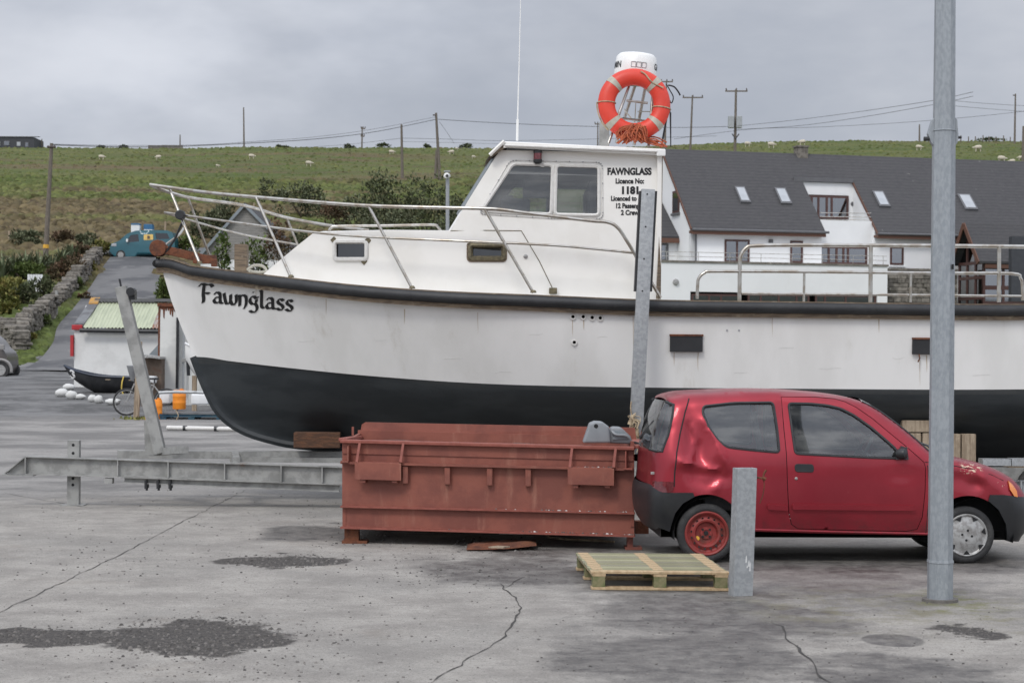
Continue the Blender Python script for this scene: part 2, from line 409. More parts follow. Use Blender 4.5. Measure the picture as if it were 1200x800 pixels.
coursemat('slate_roof', (.050, .049, .052), (.066, .064, .066), .19, (.21, .205, .19))
coursemat('slate_gable', (.24, .232, .22), (.32, .305, .285), .16)
# grass, heather and leaves
def vegmat(name, cols, scale=.25, trans=.0, island=.25, bumpy=False):
    m, nt, bs, co = newmat(name); bs.inputs['Roughness'].default_value = .85; bs.inputs['Specular IOR Level'].default_value = .25
    c = mixc(nt, ramp(nt, noise_(nt, co, scale, 6., .6), .38, .62), cols[0], cols[1])
    if len(cols) > 2: c = mixc(nt, ramp(nt, noise_(nt, co, scale*3.3, 5., .6), .52, .70), c, cols[2])
    if island:
        g = nd(nt, 'ShaderNodeNewGeometry').outputs['Random Per Island']; h = nd(nt, 'ShaderNodeHueSaturation'); nt.links.new(c, h.inputs['Color'])
        r = nd(nt, 'ShaderNodeMapRange'); nt.links.new(g, r.inputs[0]); r.inputs[3].default_value = 1-island; r.inputs[4].default_value = 1+island
        nt.links.new(r.outputs[0], h.inputs['Value']); c = h.outputs[0]
    nt.links.new(c, bs.inputs['Base Color'])
    return m
vegmat('leaf_olive', ((.085, .098, .052), (.13, .145, .085), (.17, .17, .11)), .9, island=.45)
vegmat('leaf_dark', ((.075, .092, .046), (.11, .128, .066), (.15, .14, .085)), .9, island=.45)
vegmat('leaf_bright', ((.085, .125, .035), (.12, .16, .05), (.14, .12, .05)), 1.2, island=.4)
vegmat('leaf_brown', ((.15, .090, .058), (.11, .082, .05), (.12, .11, .055)), .8, island=.4)
vegmat('leaf_flax', ((.11, .135, .075), (.17, .195, .115), (.14, .12, .075)), .6, island=.4)
vegmat('leaf_yellow', ((.22, .20, .06), (.15, .165, .05), (.25, .18, .07)), .8, island=.4)
mat('twig', (.06, .045, .033), .9)
def hillmat(name, island):
    m, nt, bs, co = newmat(name); bs.inputs['Roughness'].default_value = .9; bs.inputs['Specular IOR Level'].default_value = .2
    sp = nd(nt, 'ShaderNodeSeparateXYZ'); nt.links.new(co, sp.inputs[0])
    green = mixc(nt, ramp(nt, noise_(nt, co, .10, 5., .6, (.5, 1.6, 1)), .36, .64), (.074, .098, .027), (.112, .120, .041))
    green = mixc(nt, math_(nt, 'MULTIPLY', ramp(nt, noise_(nt, co, .8, 5., .65, (.6, 1.2, 1)), .5, .72), .6), green, (.15, .14, .06))
    brown = mixc(nt, ramp(nt, noise_(nt, co, .22, 5., .6, (.6, 1.4, 1)), .35, .65), (.105, .086, .044), (.138, .108, .058))
    brown = mixc(nt, ramp(nt, noise_(nt, co, .9, 5., .65), .50, .74), brown, (.075, .05, .034))
    # rough, browner ground lower down; clean pasture above; darker rush lines near the top
    band = math_(nt, 'SUBTRACT', ramp(nt, sp.outputs[1], 105., 135.), ramp(nt, sp.outputs[1], 168., 200.))
    left = math_(nt, 'SUBTRACT', 1., ramp(nt, sp.outputs[0], -22., 8.))
    n = noise_(nt, co, .06, 6., .65, (.45, 1.5, 1))
    f = math_(nt, 'ADD', n, math_(nt, 'MULTIPLY', math_(nt, 'MULTIPLY', band, left), .21))
    f = ramp(nt, f, .52, .68)
    top = math_(nt, 'MULTIPLY', math_(nt, 'SUBTRACT', ramp(nt, sp.outputs[1], 242., 256.), ramp(nt, sp.outputs[1], 264., 282.)), left)
    f = math_(nt, 'MAXIMUM', f, math_(nt, 'MULTIPLY', top, ramp(nt, n, .46, .6)))
    c = mixc(nt, f, green, brown)
    verge = math_(nt, 'SUBTRACT', 1., ramp(nt, sp.outputs[1], 100., 112.))
    c = mixc(nt, math_(nt, 'MULTIPLY', verge, .7), c, (.085, .11, .03))
    if island:
        g = nd(nt, 'ShaderNodeNewGeometry').outputs['Random Per Island']; h = nd(nt, 'ShaderNodeHueSaturation'); nt.links.new(c, h.inputs['Color'])
        r = nd(nt, 'ShaderNodeMapRange'); nt.links.new(g, r.inputs[0]); r.inputs[3].default_value = 1-island; r.inputs[4].default_value = 1+island*.9
        nt.links.new(r.outputs[0], h.inputs['Value']); c = h.outputs[0]
    nt.links.new(c, bs.inputs['Base Color'])
    if not island: bump(nt, bs, noise_(nt, co, 1.6, 6., .7), .8, .35)
    return m
hillmat('hill_ground', 0.); hillmat('hill_tuft', .35)
# car paint, faded and scuffed
def carpaint():
    m, nt, bs, co = newmat('car_red'); bs.inputs['Metallic'].default_value = .62; bs.inputs['Roughness'].default_value = .33
    bs.inputs['Coat Weight'].default_value = .32; bs.inputs['Coat Roughness'].default_value = .10
    c = mixc(nt, ramp(nt, noise_(nt, co, 1.4, 5.), .35, .65), (.33, .026, .040), (.26, .019, .031))
    d = ramp(nt, noise_(nt, co, 30., 6., .7), .64, .72); c = mixc(nt, math_(nt, 'MULTIPLY', d, .25), c, (.40, .12, .12))
    ge = nd(nt, 'ShaderNodeNewGeometry').outputs['Position']
    def blob(px, py, rx, rz):
        p = P(px, py, 15.9); mp = nd(nt, 'ShaderNodeMapping'); nt.links.new(ge, mp.inputs[0])
        mp.vector_type = 'POINT'; mp.inputs['Location'].default_value = (-p.x/rx, 0, -p.z/rz); mp.inputs['Scale'].default_value = (1/rx, 0, 1/rz)
        l = nd(nt, 'ShaderNodeVectorMath', operation='LENGTH'); nt.links.new(mp.outputs[0], l.inputs[0])
        return math_(nt, 'SUBTRACT', 1., ramp(nt, l.outputs['Value'], .5, 1.))
    s = math_(nt, 'MULTIPLY', blob(1134, 548, .14, .06), ramp(nt, noise_(nt, co, 26., 6., .75, (1, 1, 2.2)), .545, .575))
    s2 = math_(nt, 'MULTIPLY', blob(1172, 566, .05, .03), ramp(nt, noise_(nt, co, 40., 4., .7), .60, .62))
    c = mixc(nt, math_(nt, 'MAXIMUM', s, s2), c, (.68, .52, .38))
    sp = nd(nt, 'ShaderNodeSeparateXYZ'); nt.links.new(ge, sp.inputs[0])     # road dirt along the sill
    low = math_(nt, 'MULTIPLY', math_(nt, 'SUBTRACT', 1., ramp(nt, sp.outputs[2], .24, .46)), ramp(nt, noise_(nt, co, 9., 6., .7), .40, .70))
    c = mixc(nt, math_(nt, 'MULTIPLY', low, .7), c, (.10, .035, .035))
    nt.links.new(c, bs.inputs['Base Color'])
    r = nd(nt, 'ShaderNodeMapRange'); nt.links.new(noise_(nt, co, 5., 5.), r.inputs[0]); r.inputs[3].default_value = .30; r.inputs[4].default_value = .50
    nt.links.new(r.outputs[0], bs.inputs['Roughness'])
carpaint()
# the yard: pale concrete, worn to darker asphalt further off, with wet patches, gravel-filled holes, moss
def yardmat():
    m, nt, bs, co = newmat('yard_concrete')
    ge = nd(nt, 'ShaderNodeNewGeometry').outputs['Position']; sp = nd(nt, 'ShaderNodeSeparateXYZ'); nt.links.new(ge, sp.inputs[0])
    warp = nd(nt, 'ShaderNodeTexNoise', Scale=1.3, Detail=7., Roughness=.68); nt.links.new(ge, warp.inputs['Vector'])
    wv = nd(nt, 'ShaderNodeVectorMath', operation='MULTIPLY_ADD'); nt.links.new(warp.outputs['Color'], wv.inputs[0])
    wv.inputs[1].default_value = (.9, 1.6, 0); 
    off = nd(nt, 'ShaderNodeVectorMath', operation='SUBTRACT'); nt.links.new(ge, off.inputs[0]); off.inputs[1].default_value = (.45, .8, 0)
    nt.links.new(off.outputs[0], wv.inputs[2])
    def ell(x0, y0, x1, y1, soft=.25, warpd=True):
        c = onground((x0+x1)/2, (y0+y1)/2); rx = abs(onground(x1, (y0+y1)/2).x-onground(x0, (y0+y1)/2).x)/2
        ry = abs(onground(x0, y0).y-onground(x0, y1).y)/2; c.y = (onground(x0, y0).y+onground(x0, y1).y)/2
        mp = nd(nt, 'ShaderNodeMapping'); nt.links.new(wv.outputs[0] if warpd else ge, mp.inputs[0])
        mp.inputs['Location'].default_value = (-c.x/rx, -c.y/ry, 0); mp.inputs['Scale'].default_value = (1/rx, 1/ry, 0)
        l = nd(nt, 'ShaderNodeVectorMath', operation='LENGTH'); nt.links.new(mp.outputs[0], l.inputs[0])
        return math_(nt, 'SUBTRACT', 1., ramp(nt, l.outputs['Value'], 1-soft, 1+soft))
    def union(l):
        o = l[0]
        for k in l[1:]: o = math_(nt, 'MAXIMUM', o, k)
        return o
    fine = noise_(nt, ge, 15., 9., .74); mid = noise_(nt, ge, 1.7, 9., .66); big = noise_(nt, ge, .33, 6., .6); grit = noise_(nt, ge, 60., 5., .8)
    c = mixc(nt, ramp(nt, mid, .36, .66), (.345, .323, .290), (.235, .217, .195))
    c = mixc(nt, math_(nt, 'MULTIPLY', ramp(nt, big, .45, .62), .5), c, (.208, .197, .18))
    c = mixc(nt, math_(nt, 'MULTIPLY', ramp(nt, fine, .47, .68), .5), c, (.162, .152, .139))
    c = mixc(nt, math_(nt, 'MULTIPLY', ramp(nt, fine, .47, .31), .35), c, (.45, .43, .395))
    c = mixc(nt, math_(nt, 'MULTIPLY', ramp(nt, grit, .54, .64), .8), c, (.075, .07, .066))
    c = mixc(nt, math_(nt, 'MULTIPLY', ramp(nt, grit, .42, .34), .6), c, (.50, .49, .47))
    brn = ramp(nt, noise_(nt, ge, .8, 7., .7), .56, .72); c = mixc(nt, math_(nt, 'MULTIPLY', brn, .35), c, (.20, .165, .13))
    # further back the surface is older: darker and patchy
    far = ramp(nt, math_(nt, 'ADD', sp.outputs[1], math_(nt, 'MULTIPLY', mid, 3.)), 22., 25.); streak = noise_(nt, ge, .42, 8., .66)
    fc = mixc(nt, ramp(nt, streak, .40, .60), (.125, .12, .115), (.285, .272, .255))
    fc = mixc(nt, math_(nt, 'MULTIPLY', ramp(nt, fine, .45, .65), .5), fc, (.10, .098, .096))
    c = mixc(nt, math_(nt, 'MULTIPLY', far, .85), c, fc)
    asph = mixc(nt, ramp(nt, noise_(nt, ge, .35, 7., .66), .42, .62), (.072, .071, .07), (.165, .163, .16))
    asph = mixc(nt, math_(nt, 'MULTIPLY', ramp(nt, noise_(nt, ge, 3., 6., .7), .5, .66), .5), asph, (.21, .205, .20))
    c = mixc(nt, ramp(nt, math_(nt, 'ADD', sp.outputs[1], math_(nt, 'MULTIPLY', streak, 14.)), 53., 58.), c, asph)
    wet = union([ell(700, 700, 1010, 758, .55), ell(650, 742, 960, 806, .5), ell(690, 655, 900, 735, .5), ell(960, 768, 1210, 840, .4), ell(1010, 742, 1082, 757, .12, False), math_(nt, 'MULTIPLY', ell(740, 640, 1240, 672, .4), .9),
                 ell(480, 650, 720, 684, .35), ell(295, 613, 470, 636, .35), ell(520, 610, 790, 652, .35), math_(nt, 'MULTIPLY', ell(800, 668, 1240, 722, .6), .62)])
    wn = math_(nt, 'ADD', wet, math_(nt, 'MULTIPLY', math_(nt, 'SUBTRACT', noise_(nt, ge, 1.5, 9., .7), .5), 2.3))
    wetf = math_(nt, 'MULTIPLY', math_(nt, 'MULTIPLY', ramp(nt, wn, .16, 1.0), math_(nt, 'ADD', .62, math_(nt, 'MULTIPLY', ramp(nt, noise_(nt, ge, 4.5, 9., .75), .58, .40), .38))), ramp(nt, wet, .0, .25))
    c = mixc(nt, math_(nt, 'MULTIPLY', wetf, .9), c, mixc(nt, ramp(nt, fine, .40, .62), (.066, .060, .055), (.032, .029, .027)))
    red = ell(870, 664, 1085, 690, .5); c = mixc(nt, math_(nt, 'MULTIPLY', red, .28), c, (.075, .04, .04))
    moss = union([ell(900, 690, 1160, 735, .7), ell(1090, 692, 1200, 735, .6)])
    c = mixc(nt, math_(nt, 'MULTIPLY', moss, math_(nt, 'MULTIPLY', ramp(nt, noise_(nt, ge, 3.1, 8., .72), .44, .66), .65)), c, (.15, .135, .06))
    moss2 = ell(1075, 694, 1160, 716, .5); c = mixc(nt, math_(nt, 'MULTIPLY', moss2, math_(nt, 'MULTIPLY', ramp(nt, noise_(nt, ge, 7., 8., .75), .45, .62), .8)), c, (.125, .13, .03))
    holes = union([ell(118, 726, 335, 769, .07), ell(-30, 733, 140, 757, .07), ell(262, 649, 402, 664, .08), ell(1095, 734, 1172, 747, .15)])
    hc = mixc(nt, ramp(nt, noise_(nt, ge, 30., 6., .8), .40, .60), (.030, .027, .025), (.095, .084, .074))
    c = mixc(nt, holes, c, hc)
    nt.links.new(c, bs.inputs['Base Color'])
    r = math_(nt, 'SUBTRACT', .88, math_(nt, 'MULTIPLY', wetf, .36)); nt.links.new(r, bs.inputs['Roughness'])
    h = math_(nt, 'ADD', math_(nt, 'MULTIPLY', fine, .7), math_(nt, 'MULTIPLY', grit, .25))
    h = math_(nt, 'ADD', h, math_(nt, 'MULTIPLY', math_(nt, 'MULTIPLY', holes, noise_(nt, ge, 40., 3., .8)), 2.))
    bump(nt, bs, h, .5, .025)
yardmat()
mat('road_asphalt', (.125, .123, .122), .7, col2=(.062, .062, .065), scale=.28, amt=1., thr=(.44, .58), dirt=(.19, .185, .18), dscale=.7, dthr=(.54, .68), bmp=.4, bscale=6)
mat('weep', (.50, .42, .33), .6, col2=(.60, .54, .46), scale=9)
mat('scuff', (.60, .59, .57), .6, col2=(.70, .69, .67), scale=30, amt=1.)
mat('rusty_timber', (.085, .045, .028), .9, col2=(.14, .065, .035), scale=8, amt=1., stretch=(1, 4, 6), bmp=.4)
mat('crack_dark', (.05, .046, .042), .95)
# ---------------------------------------------------------------- ground, hill, road
def strip_rows(x0f, x1f, ys, nx, zoff=0.):
    return [[Vector((x, y, terrain(x, y)+zoff)) for x in [lerp(x0f(y), x1f(y), i/nx) for i in range(nx+1)]] for y in ys]
ys = [-60, -20, 0, 6, 9, 12, 15, 18, 21, 24, 28, 32, 36, 40, 43, 46]+[46+1.5*i for i in range(1, 30)]
yard = MB().grid(strip_rows(lambda y: -140-.0*y, lambda y: 140, ys, 40)).build('yard_ground', 'yard_concrete', smooth=60, origin=(0, 0, 0)); tag(yard, kind='structure')
ys = [87.]
while ys[-1] < 1500: ys.append(ys[-1]+(1.6 if ys[-1] < 180 else 3. if ys[-1] < 360 else 60.))
hill = MB().grid(strip_rows(lambda y: -max(90, .62*y), lambda y: max(90, .62*y), ys, 110)).build('hillside', 'hill_ground', smooth=80, origin=(0, 0, 0)); tag(hill, kind='structure')
def drape(px, py): return onterrain(px, py, 50)
ROADL = [(30, 432), (60, 409), (68, 385), (88, 362), (106, 338), (120, 316), (130, 302), (134, 296)]
ROADR = [(175, 440), (170, 415), (172, 390), (178, 365), (186, 340), (188, 318), (187, 303), (184, 297)]
rl = [drape(*p) for p in ROADL]; rr = [drape(*p) for p in ROADR]
rl = [Vector((-23.5, 84, 0))]+rl; rr = [Vector((-15.6, 84, 0))]+rr
rl.append(rl[-1]+Vector((12, 5, 0))); rr.append(rr[-1]+Vector((14, -3, 0)))
rl = smoothpts(rl, 5); rr = smoothpts(rr, 5)
rows = []
for a, b in zip(rl, rr):
    row = []
    for i in range(9):
        p = a.lerp(b, i/8); p.z = terrain(p.x, p.y)+min(.10, len(rows)*.02-.03)+.04*math.sin(math.pi*i/8); row.append(p)
    rows.append(row)
tag(MB().grid(rows).build('hill_road', 'road_asphalt', smooth=60, origin=(0, 0, 0)), kind='structure')
road_c = [a.lerp(b, .5) for a, b in zip(rl, rr)]; road_w = [(a-b).length/2 for a, b in zip(rl, rr)]
def nearroad(x, y, m=0.):
    for p, w in zip(road_c, road_w):
        if math.hypot(x-p.x, y-p.y) < w+m: return True
    return False
# cracks and joints in the concrete: shallow dark slots laid as thin ribbons
def crack(pts, w, jit, name='ground_crack'):
    g = [onground(*p) for p in pts]; q = []
    for a, b in zip(g, g[1:]):
        n = max(2, int((b-a).length/.12))
        for i in range(n): q.append(a.lerp(b, i/n))
    q.append(g[-1]); l = []; r = []
    for i, p in enumerate(q):
        d = (q[min(i+1, len(q)-1)]-q[max(i-1, 0)]).normalized(); nx = Vector((-d.y, d.x, 0))
        c = p+nx*(jit*(noise.noise(p*2.3)+.5*noise.noise(p*7))); ww = w*.62*(.25+1.0*random.random())*min(1, i*.3+.2)
        l.append(c+nx*ww+Vector((0, 0, .004))); r.append(c-nx*ww+Vector((0, 0, .004)))
    return MB().grid([l, r])
mb = MB()
for pts, w, j in (([(503, 803), (540, 775), (572, 758), (590, 745), (606, 724), (608, 712), (603, 700), (590, 690), (585, 684)], .011, .05),
                  ([(-20, 727), (120, 660), (215, 611), (292, 572)], .008, .03), ([(905, 727), (925, 748), (945, 772), (985, 812)], .013, .05),
                  ([(0, 577), (110, 596), (300, 602)], .008, .02), ([(590, 690), (600, 684), (612, 676)], .007, .03)):
    c = crack(pts, w, j); mb.add(c.v, c.f)
tag(mb.build('ground_cracks', 'crack_dark', origin=(0, 0, 0), normals=False), kind='structure')
# loose stones on the yard
def stone_bm(mb, c, r, m=0, seed=0):
    rnd = random.Random(seed); vs = []
    for k in range(2):
        for i in range(5):
            a = 2*math.pi*i/5+rnd.random()*.5; rr = r*(1 if k == 0 else .55)*(.75+.5*rnd.random())
            vs.append(Vector(c)+Vector((rr*math.cos(a), rr*math.sin(a), r*(.0 if k == 0 else .55+.3*rnd.random()))))
    mb.add(vs, [(0, 1, 6, 5), (1, 2, 7, 6), (2, 3, 8, 7), (3, 4, 9, 8), (4, 0, 5, 9), (5, 6, 7, 8, 9)], m)
mb = MB(); rnd = random.Random(3)
for (x0, y0, x1, y1, n, r0, r1) in ((120, 722, 335, 772, 420, .006, .018), (-20, 733, 140, 757, 150, .006, .016), (262, 649, 402, 666, 170, .006, .018), (1095, 734, 1172, 747, 70, .005, .012),
                                    (80, 715, 420, 795, 260, .004, .013), (400, 636, 700, 690, 240, .004, .014), (-50, 600, 650, 830, 700, .003, .011), (600, 690, 1250, 820, 380, .003, .011), (-20, 570, 460, 680, 300, .004, .013), (380, 626, 470, 640, 40, .006, .02), (520, 628, 640, 650, 60, .006, .02)):
    for k in range(n):
        a = rnd.random()*6.283; q = math.sqrt(rnd.random()); p = onground((x0+x1)/2+q*math.cos(a)*(x1-x0)/2, (y0+y1)/2+q*math.sin(a)*(y1-y0)/2)
        stone_bm(mb, p, lerp(r0, r1, rnd.random()**2), 0, k*7+n)
tag(mb.build('gravel', 'pebble', origin=(0, 0, 0), normals=False), kind='stuff')
# ---------------------------------------------------------------- sky and light
def world():
    sc = bpy.context.scene; w = bpy.data.worlds.new('World'); sc.world = w; w.use_nodes = True; nt = w.node_tree
    bg = nt.nodes['Background']; bg.inputs[1].default_value = .1
    sky = nd(nt, 'ShaderNodeTexSky'); sky.sky_type = 'NISHITA'; sky.sun_disc = False; sky.sun_elevation = R(48); sky.sun_rotation = R(205); sky.dust_density = 3
    tc = nd(nt, 'ShaderNodeTexCoord').outputs['Generated']; sp = nd(nt, 'ShaderNodeSeparateXYZ'); nt.links.new(tc, sp.inputs[0])
    # an overcast: brighter overhead and behind, heavy soft cloud bases in front
    n = noise_(nt, tc, 2.3, 6., .55, (1, 1, 1.9)); n2 = noise_(nt, tc, 9., 5., .55, (1, 1, 3.))
    f = math_(nt, 'ADD', math_(nt, 'MULTIPLY', n, .75), math_(nt, 'MULTIPLY', n2, .25))
    cl = mixc(nt, ramp(nt, f, .36, .64), (4.2, 4.5, 5.2), (6.1, 6.3, 6.85))
    up = ramp(nt, sp.outputs[2], .16, .95); back = math_(nt, 'SUBTRACT', 1., ramp(nt, sp.outputs[1], -.7, .75))
    g = math_(nt, 'ADD', math_(nt, 'ADD', math_(nt, 'MULTIPLY', up, 1.25), math_(nt, 'MULTIPLY', back, .75)), 1.)
    lob = nd(nt, 'ShaderNodeVectorMath', operation='DOT_PRODUCT'); nt.links.new(tc, lob.inputs[0]); lob.inputs[1].default_value = Vector((-.13, .98, .125)).normalized()
    g = math_(nt, 'ADD', g, math_(nt, 'MULTIPLY', math_(nt, 'MULTIPLY', ramp(nt, lob.outputs['Value'], .975, 1.), ramp(nt, n, .38, .60)), .24))
    mul = nd(nt, 'ShaderNodeVectorMath', operation='SCALE'); nt.links.new(cl, mul.inputs[0]); nt.links.new(g, mul.inputs['Scale'])
    nt.links.new(mixc(nt, .92, sky.outputs[0], mul.outputs[0]), bg.inputs[0])
    sl = bpy.data.lights.new('sun', 'SUN'); sl.energy = 1.3; sl.angle = R(14); sl.color = (1, .96, .9)
    so = bpy.data.objects.new('sun', sl); C.objects.link(so)
    az = R(205); el = R(48); d = Vector((math.sin(az)*math.cos(el), math.cos(az)*math.cos(el), math.sin(el)))
    so.rotation_euler = d.to_track_quat('Z', 'Y').to_euler(); so.location = d*50
    cam = bpy.data.cameras.new('camera'); co = bpy.data.objects.new('camera', cam); C.objects.link(co); sc.camera = co
    co.location = (0, 0, CH); co.rotation_mode = 'QUATERNION'
    co.rotation_quaternion = Matrix.Rotation(R(90), 3, 'X').to_quaternion() @ Matrix.Rotation(ROLL, 3, 'Z').to_quaternion()
    cam.sensor_width = 36; cam.lens = F/1200*36; cam.shift_y = 15/1200; cam.clip_end = 4000; cam.clip_start = .1
    cam.dof.use_dof = True; cam.dof.focus_distance = 18.5; cam.dof.aperture_fstop = 6.3
    vs = sc.view_settings; vs.view_transform = 'Standard'; vs.look = 'None'; vs.exposure = 0; vs.gamma = 1; vs.use_curve_mapping = False
world()
# ---------------------------------------------------------------- the boat
BYC = 22.4
STEM = [(187, 304), (193, 325), (201, 352), (214, 386), (228, 418), (240, 449), (254, 478), (270, 495), (291, 507), (320, 516), (352, 522)]
SHEER = [(187, 304), (210, 310), (260, 317), (330, 326), (420, 336), (520, 343), (640, 348), (760, 353), (900, 355), (1050, 357), (1200, 358), (1400, 352), (1480, 347)]
PAINT = [(228, 418), (270, 423), (330, 430), (430, 440), (560, 449), (700, 453), (900, 455), (1200, 456), (1400, 450), (1480, 446)]
stem = [P(a, b, BYC) for a, b in STEM]
XB = stem[0].x; XS = 7.4
def bsheer(X):
    t = clamp((X-XB)/4.6); b = 1.86*(1-(1-t)**2.1)
    return max(0.03, b*(1-.10*sstep(3.5, 7.6, X)))
def zline(tab, bf):             # heights of a traced line, found where the hull side stands
    out = []
    for px, py in tab:
        Y = BYC-.5
        for _ in range(4):
            p = P(px, py, Y); Y = BYC-bf(p.x)
        out.append((p.x, p.z))
    return out
ZSH = zline(SHEER, bsheer)
XP = stem[4].x
def bpaint(X):
    t = clamp((X-XP)/5.6); return max(.02, 1.70*(1-(1-t)**2.0)*(1-.12*sstep(3.5, 7.6, X)))
ZPT = zline(PAINT, bpaint)
def zsh(X): return sinterp(ZSH, X)
def zpt(X): return sinterp(ZPT, X)
ZK = [(p.x, p.z) for p in stem[8:]]+[(P(430, 525, BYC).x, P(430, 525, BYC).z), (0., .50), (3., .42), (7.6, .45)]
stx = [(p.z, p.x) for p in reversed(stem)]
def stemx(z): return interp(stx, z)
NU = 64
US = [(i/NU)**1.5 for i in range(NU+1)]
def hull_level(kind, f):
    """one line along the hull at fraction f between two traced lines"""
    row = []
    if kind == 'top':
        z0 = lerp(stem[0].z, stem[4].z, f); X0 = stemx(z0)
        L = lerp(4.6, 5.6, f); B = lerp(1.86, 1.70, f)*(1+.0*f); p = lerp(2.1, 2.0, f)
        for u in US:
            X = lerp(X0, XS-.25*f, u); t = clamp((X-X0)/L)
            b = max(.025, B*(1-(1-t)**p)*(1-.11*sstep(3.5, 7.6, X))); zz = lerp(zsh(X), zpt(X), f)
            zz = lerp(z0, zz, sstep(0, .04, u)) if u < .04 else zz
            row.append(Vector((X, b, zz)))
    else:
        ang = f*math.pi/2
        zt = stem[4].z; zb = stem[-1].z; z0 = lerp(zt, zb, f); X0 = stemx(z0)
        for u in US:
            X = lerp(X0, XS-.25, u); t = clamp((X-X0)/lerp(5.6, 6.2, f)); zk = interp(ZK, X) if X > stem[8].x else stem[8].z
            zp = zpt(max(X, XP)); g = 1-math.cos(ang) if f < 1 else 1
            b = 1.70*(math.cos(ang)**.75 if f < 1 else 0)*(1-(1-t)**2.0)*(1-.12*sstep(3.5, 7.6, X))
            zz = lerp(zp, zk+.0, f**1.12); zz = lerp(z0, zz, sstep(0, .3, u)) if u < .3 else zz
            row.append(Vector((X, max(.028, b), zz)))
    return row
boat = thing('fishing_boat', 'white wooden boat with black bottom and small wheelhouse, propped up ashore on steel supports', 'boat', (1.5, BYC, .45))
def hullside(levels, mb, m=0):
    for s in (-1, 1):
        mb.grid([[Vector((p.x, BYC+s*p.y, p.z)) for p in r] for r in levels], m)
    mb.grid([[Vector((r[0].x, BYC-r[0].y, r[0].z)) for r in levels], [Vector((r[0].x, BYC+r[0].y, r[0].z)) for r in levels]], m)
    mb.grid([[Vector((r[-1].x, BYC-r[-1].y, r[-1].z)) for r in levels], [Vector((r[-1].x, BYC+r[-1].y, r[-1].z)) for r in levels]], m)
tops = [hull_level('top', i/12) for i in range(13)]
mb = MB(); hullside(tops, mb); hull_o = mb.build('topsides', 'hull_white', boat, smooth=40, weld=True)
HB = BVHTree.FromPolygons(mb.v, mb.f)
bots = [hull_level('bot', f) for f in (0, .02, .05, .08, .13, .19, .26, .34, .43, .52, .61, .70, .79, .88, .95, 1)]
mb2 = MB(); hullside(bots[:4], mb2, 1); hullside(bots[3:], mb2, 0); mb2.build('bottom', ['antifoul', 'boot_stripe'], boat, smooth=40, weld=True)
HB2 = BVHTree.FromPolygons(mb2.v, mb2.f)
def onhull(px, py, off=.004, bv=HB):
    d = (P(px, py, 10)-P(px, py, 5)).normalized(); h = bv.ray_cast(Vector((0, 0, CH)), d)
    return (h[0]+h[1].normalized()*(off if h[1].y < 0 else -off)) if h[0] else P(px, py, BYC-1.8)
# keel and stem band
mb = MB(); k = [Vector((p.x-.012, BYC, p.z)) for p in stem[4:]]+[Vector((x, BYC, z-.04)) for x, z in ZK[3:]]
mb.tube(smoothpts(k, 3), .05, 6); mb.build('keel', 'antifoul', boat, smooth=50)
# deck
dk = [Vector((p.x, p.y, p.z)) for p in tops[0]]
mb = MB().grid([[Vector((p.x, BYC-p.y, p.z-.03)) for p in dk], [Vector((p.x, BYC, p.z+.02)) for p in dk], [Vector((p.x, BYC+p.y, p.z-.03)) for p in dk]])
mb.build('deck', 'cabin_white', boat, smooth=40)
# black rubber fender, its timber strake below and capping above, on both sides
def along(off_b, off_z, s, x0=XB, x1=XS):
    return [Vector((p.x if i else p.x-.03, BYC+s*(p.y+off_b), p.z+off_z)) for i, p in enumerate(tops[0]) if x0-.01 <= p.x <= x1]
mb = MB()
for s in (-1, 1): mb.tube(along(.03, -.052, s), [.048+.015*sstep(0, 1.6, p.x-XB) for p in along(.03, 0, s)], 10)
for s in (-1, 1): mb.lathe([(.001, -.07), (.046, -.065), (.050, 0), (.046, .065), (.001, .07)], (XB-.03, BYC, dk[0].z-.052), (0, 1, 0), 10)
for px in (330, 482, 623, 905, 1025):       # joints between lengths of fender
    p = onhull(px, 352, 0); x = p.x; b = bsheer(x)
    mb.lathe([(.058, -.006), (.0655, -.006), (.0655, .006), (.058, .006)], (x, BYC-b-.03, zsh(x)-.052), (1, 0, 0), 10)
mb.build('rubber_fender', 'rubber', boat, smooth=50)
mb = MB()
for s in (-1, 1):
    a = along(.005, -.09, s); b = along(-.0, -.160, s); o = along(.028, -.092, s); o2 = along(.022, -.160, s); mb.grid([a, o, o2, b])
mb.build('timber_strake', 'weathered_wood', boat, smooth=30)
mb = MB()
for s in (-1, 1):
    a = along(-.10, .02, s); b = along(.05, .02, s); c = along(.05, .0, s); d = along(-.10, .0, s); mb.grid([d, a, b, c])
mb.build('gunwale_capping', 'weathered_wood', boat, smooth=30)
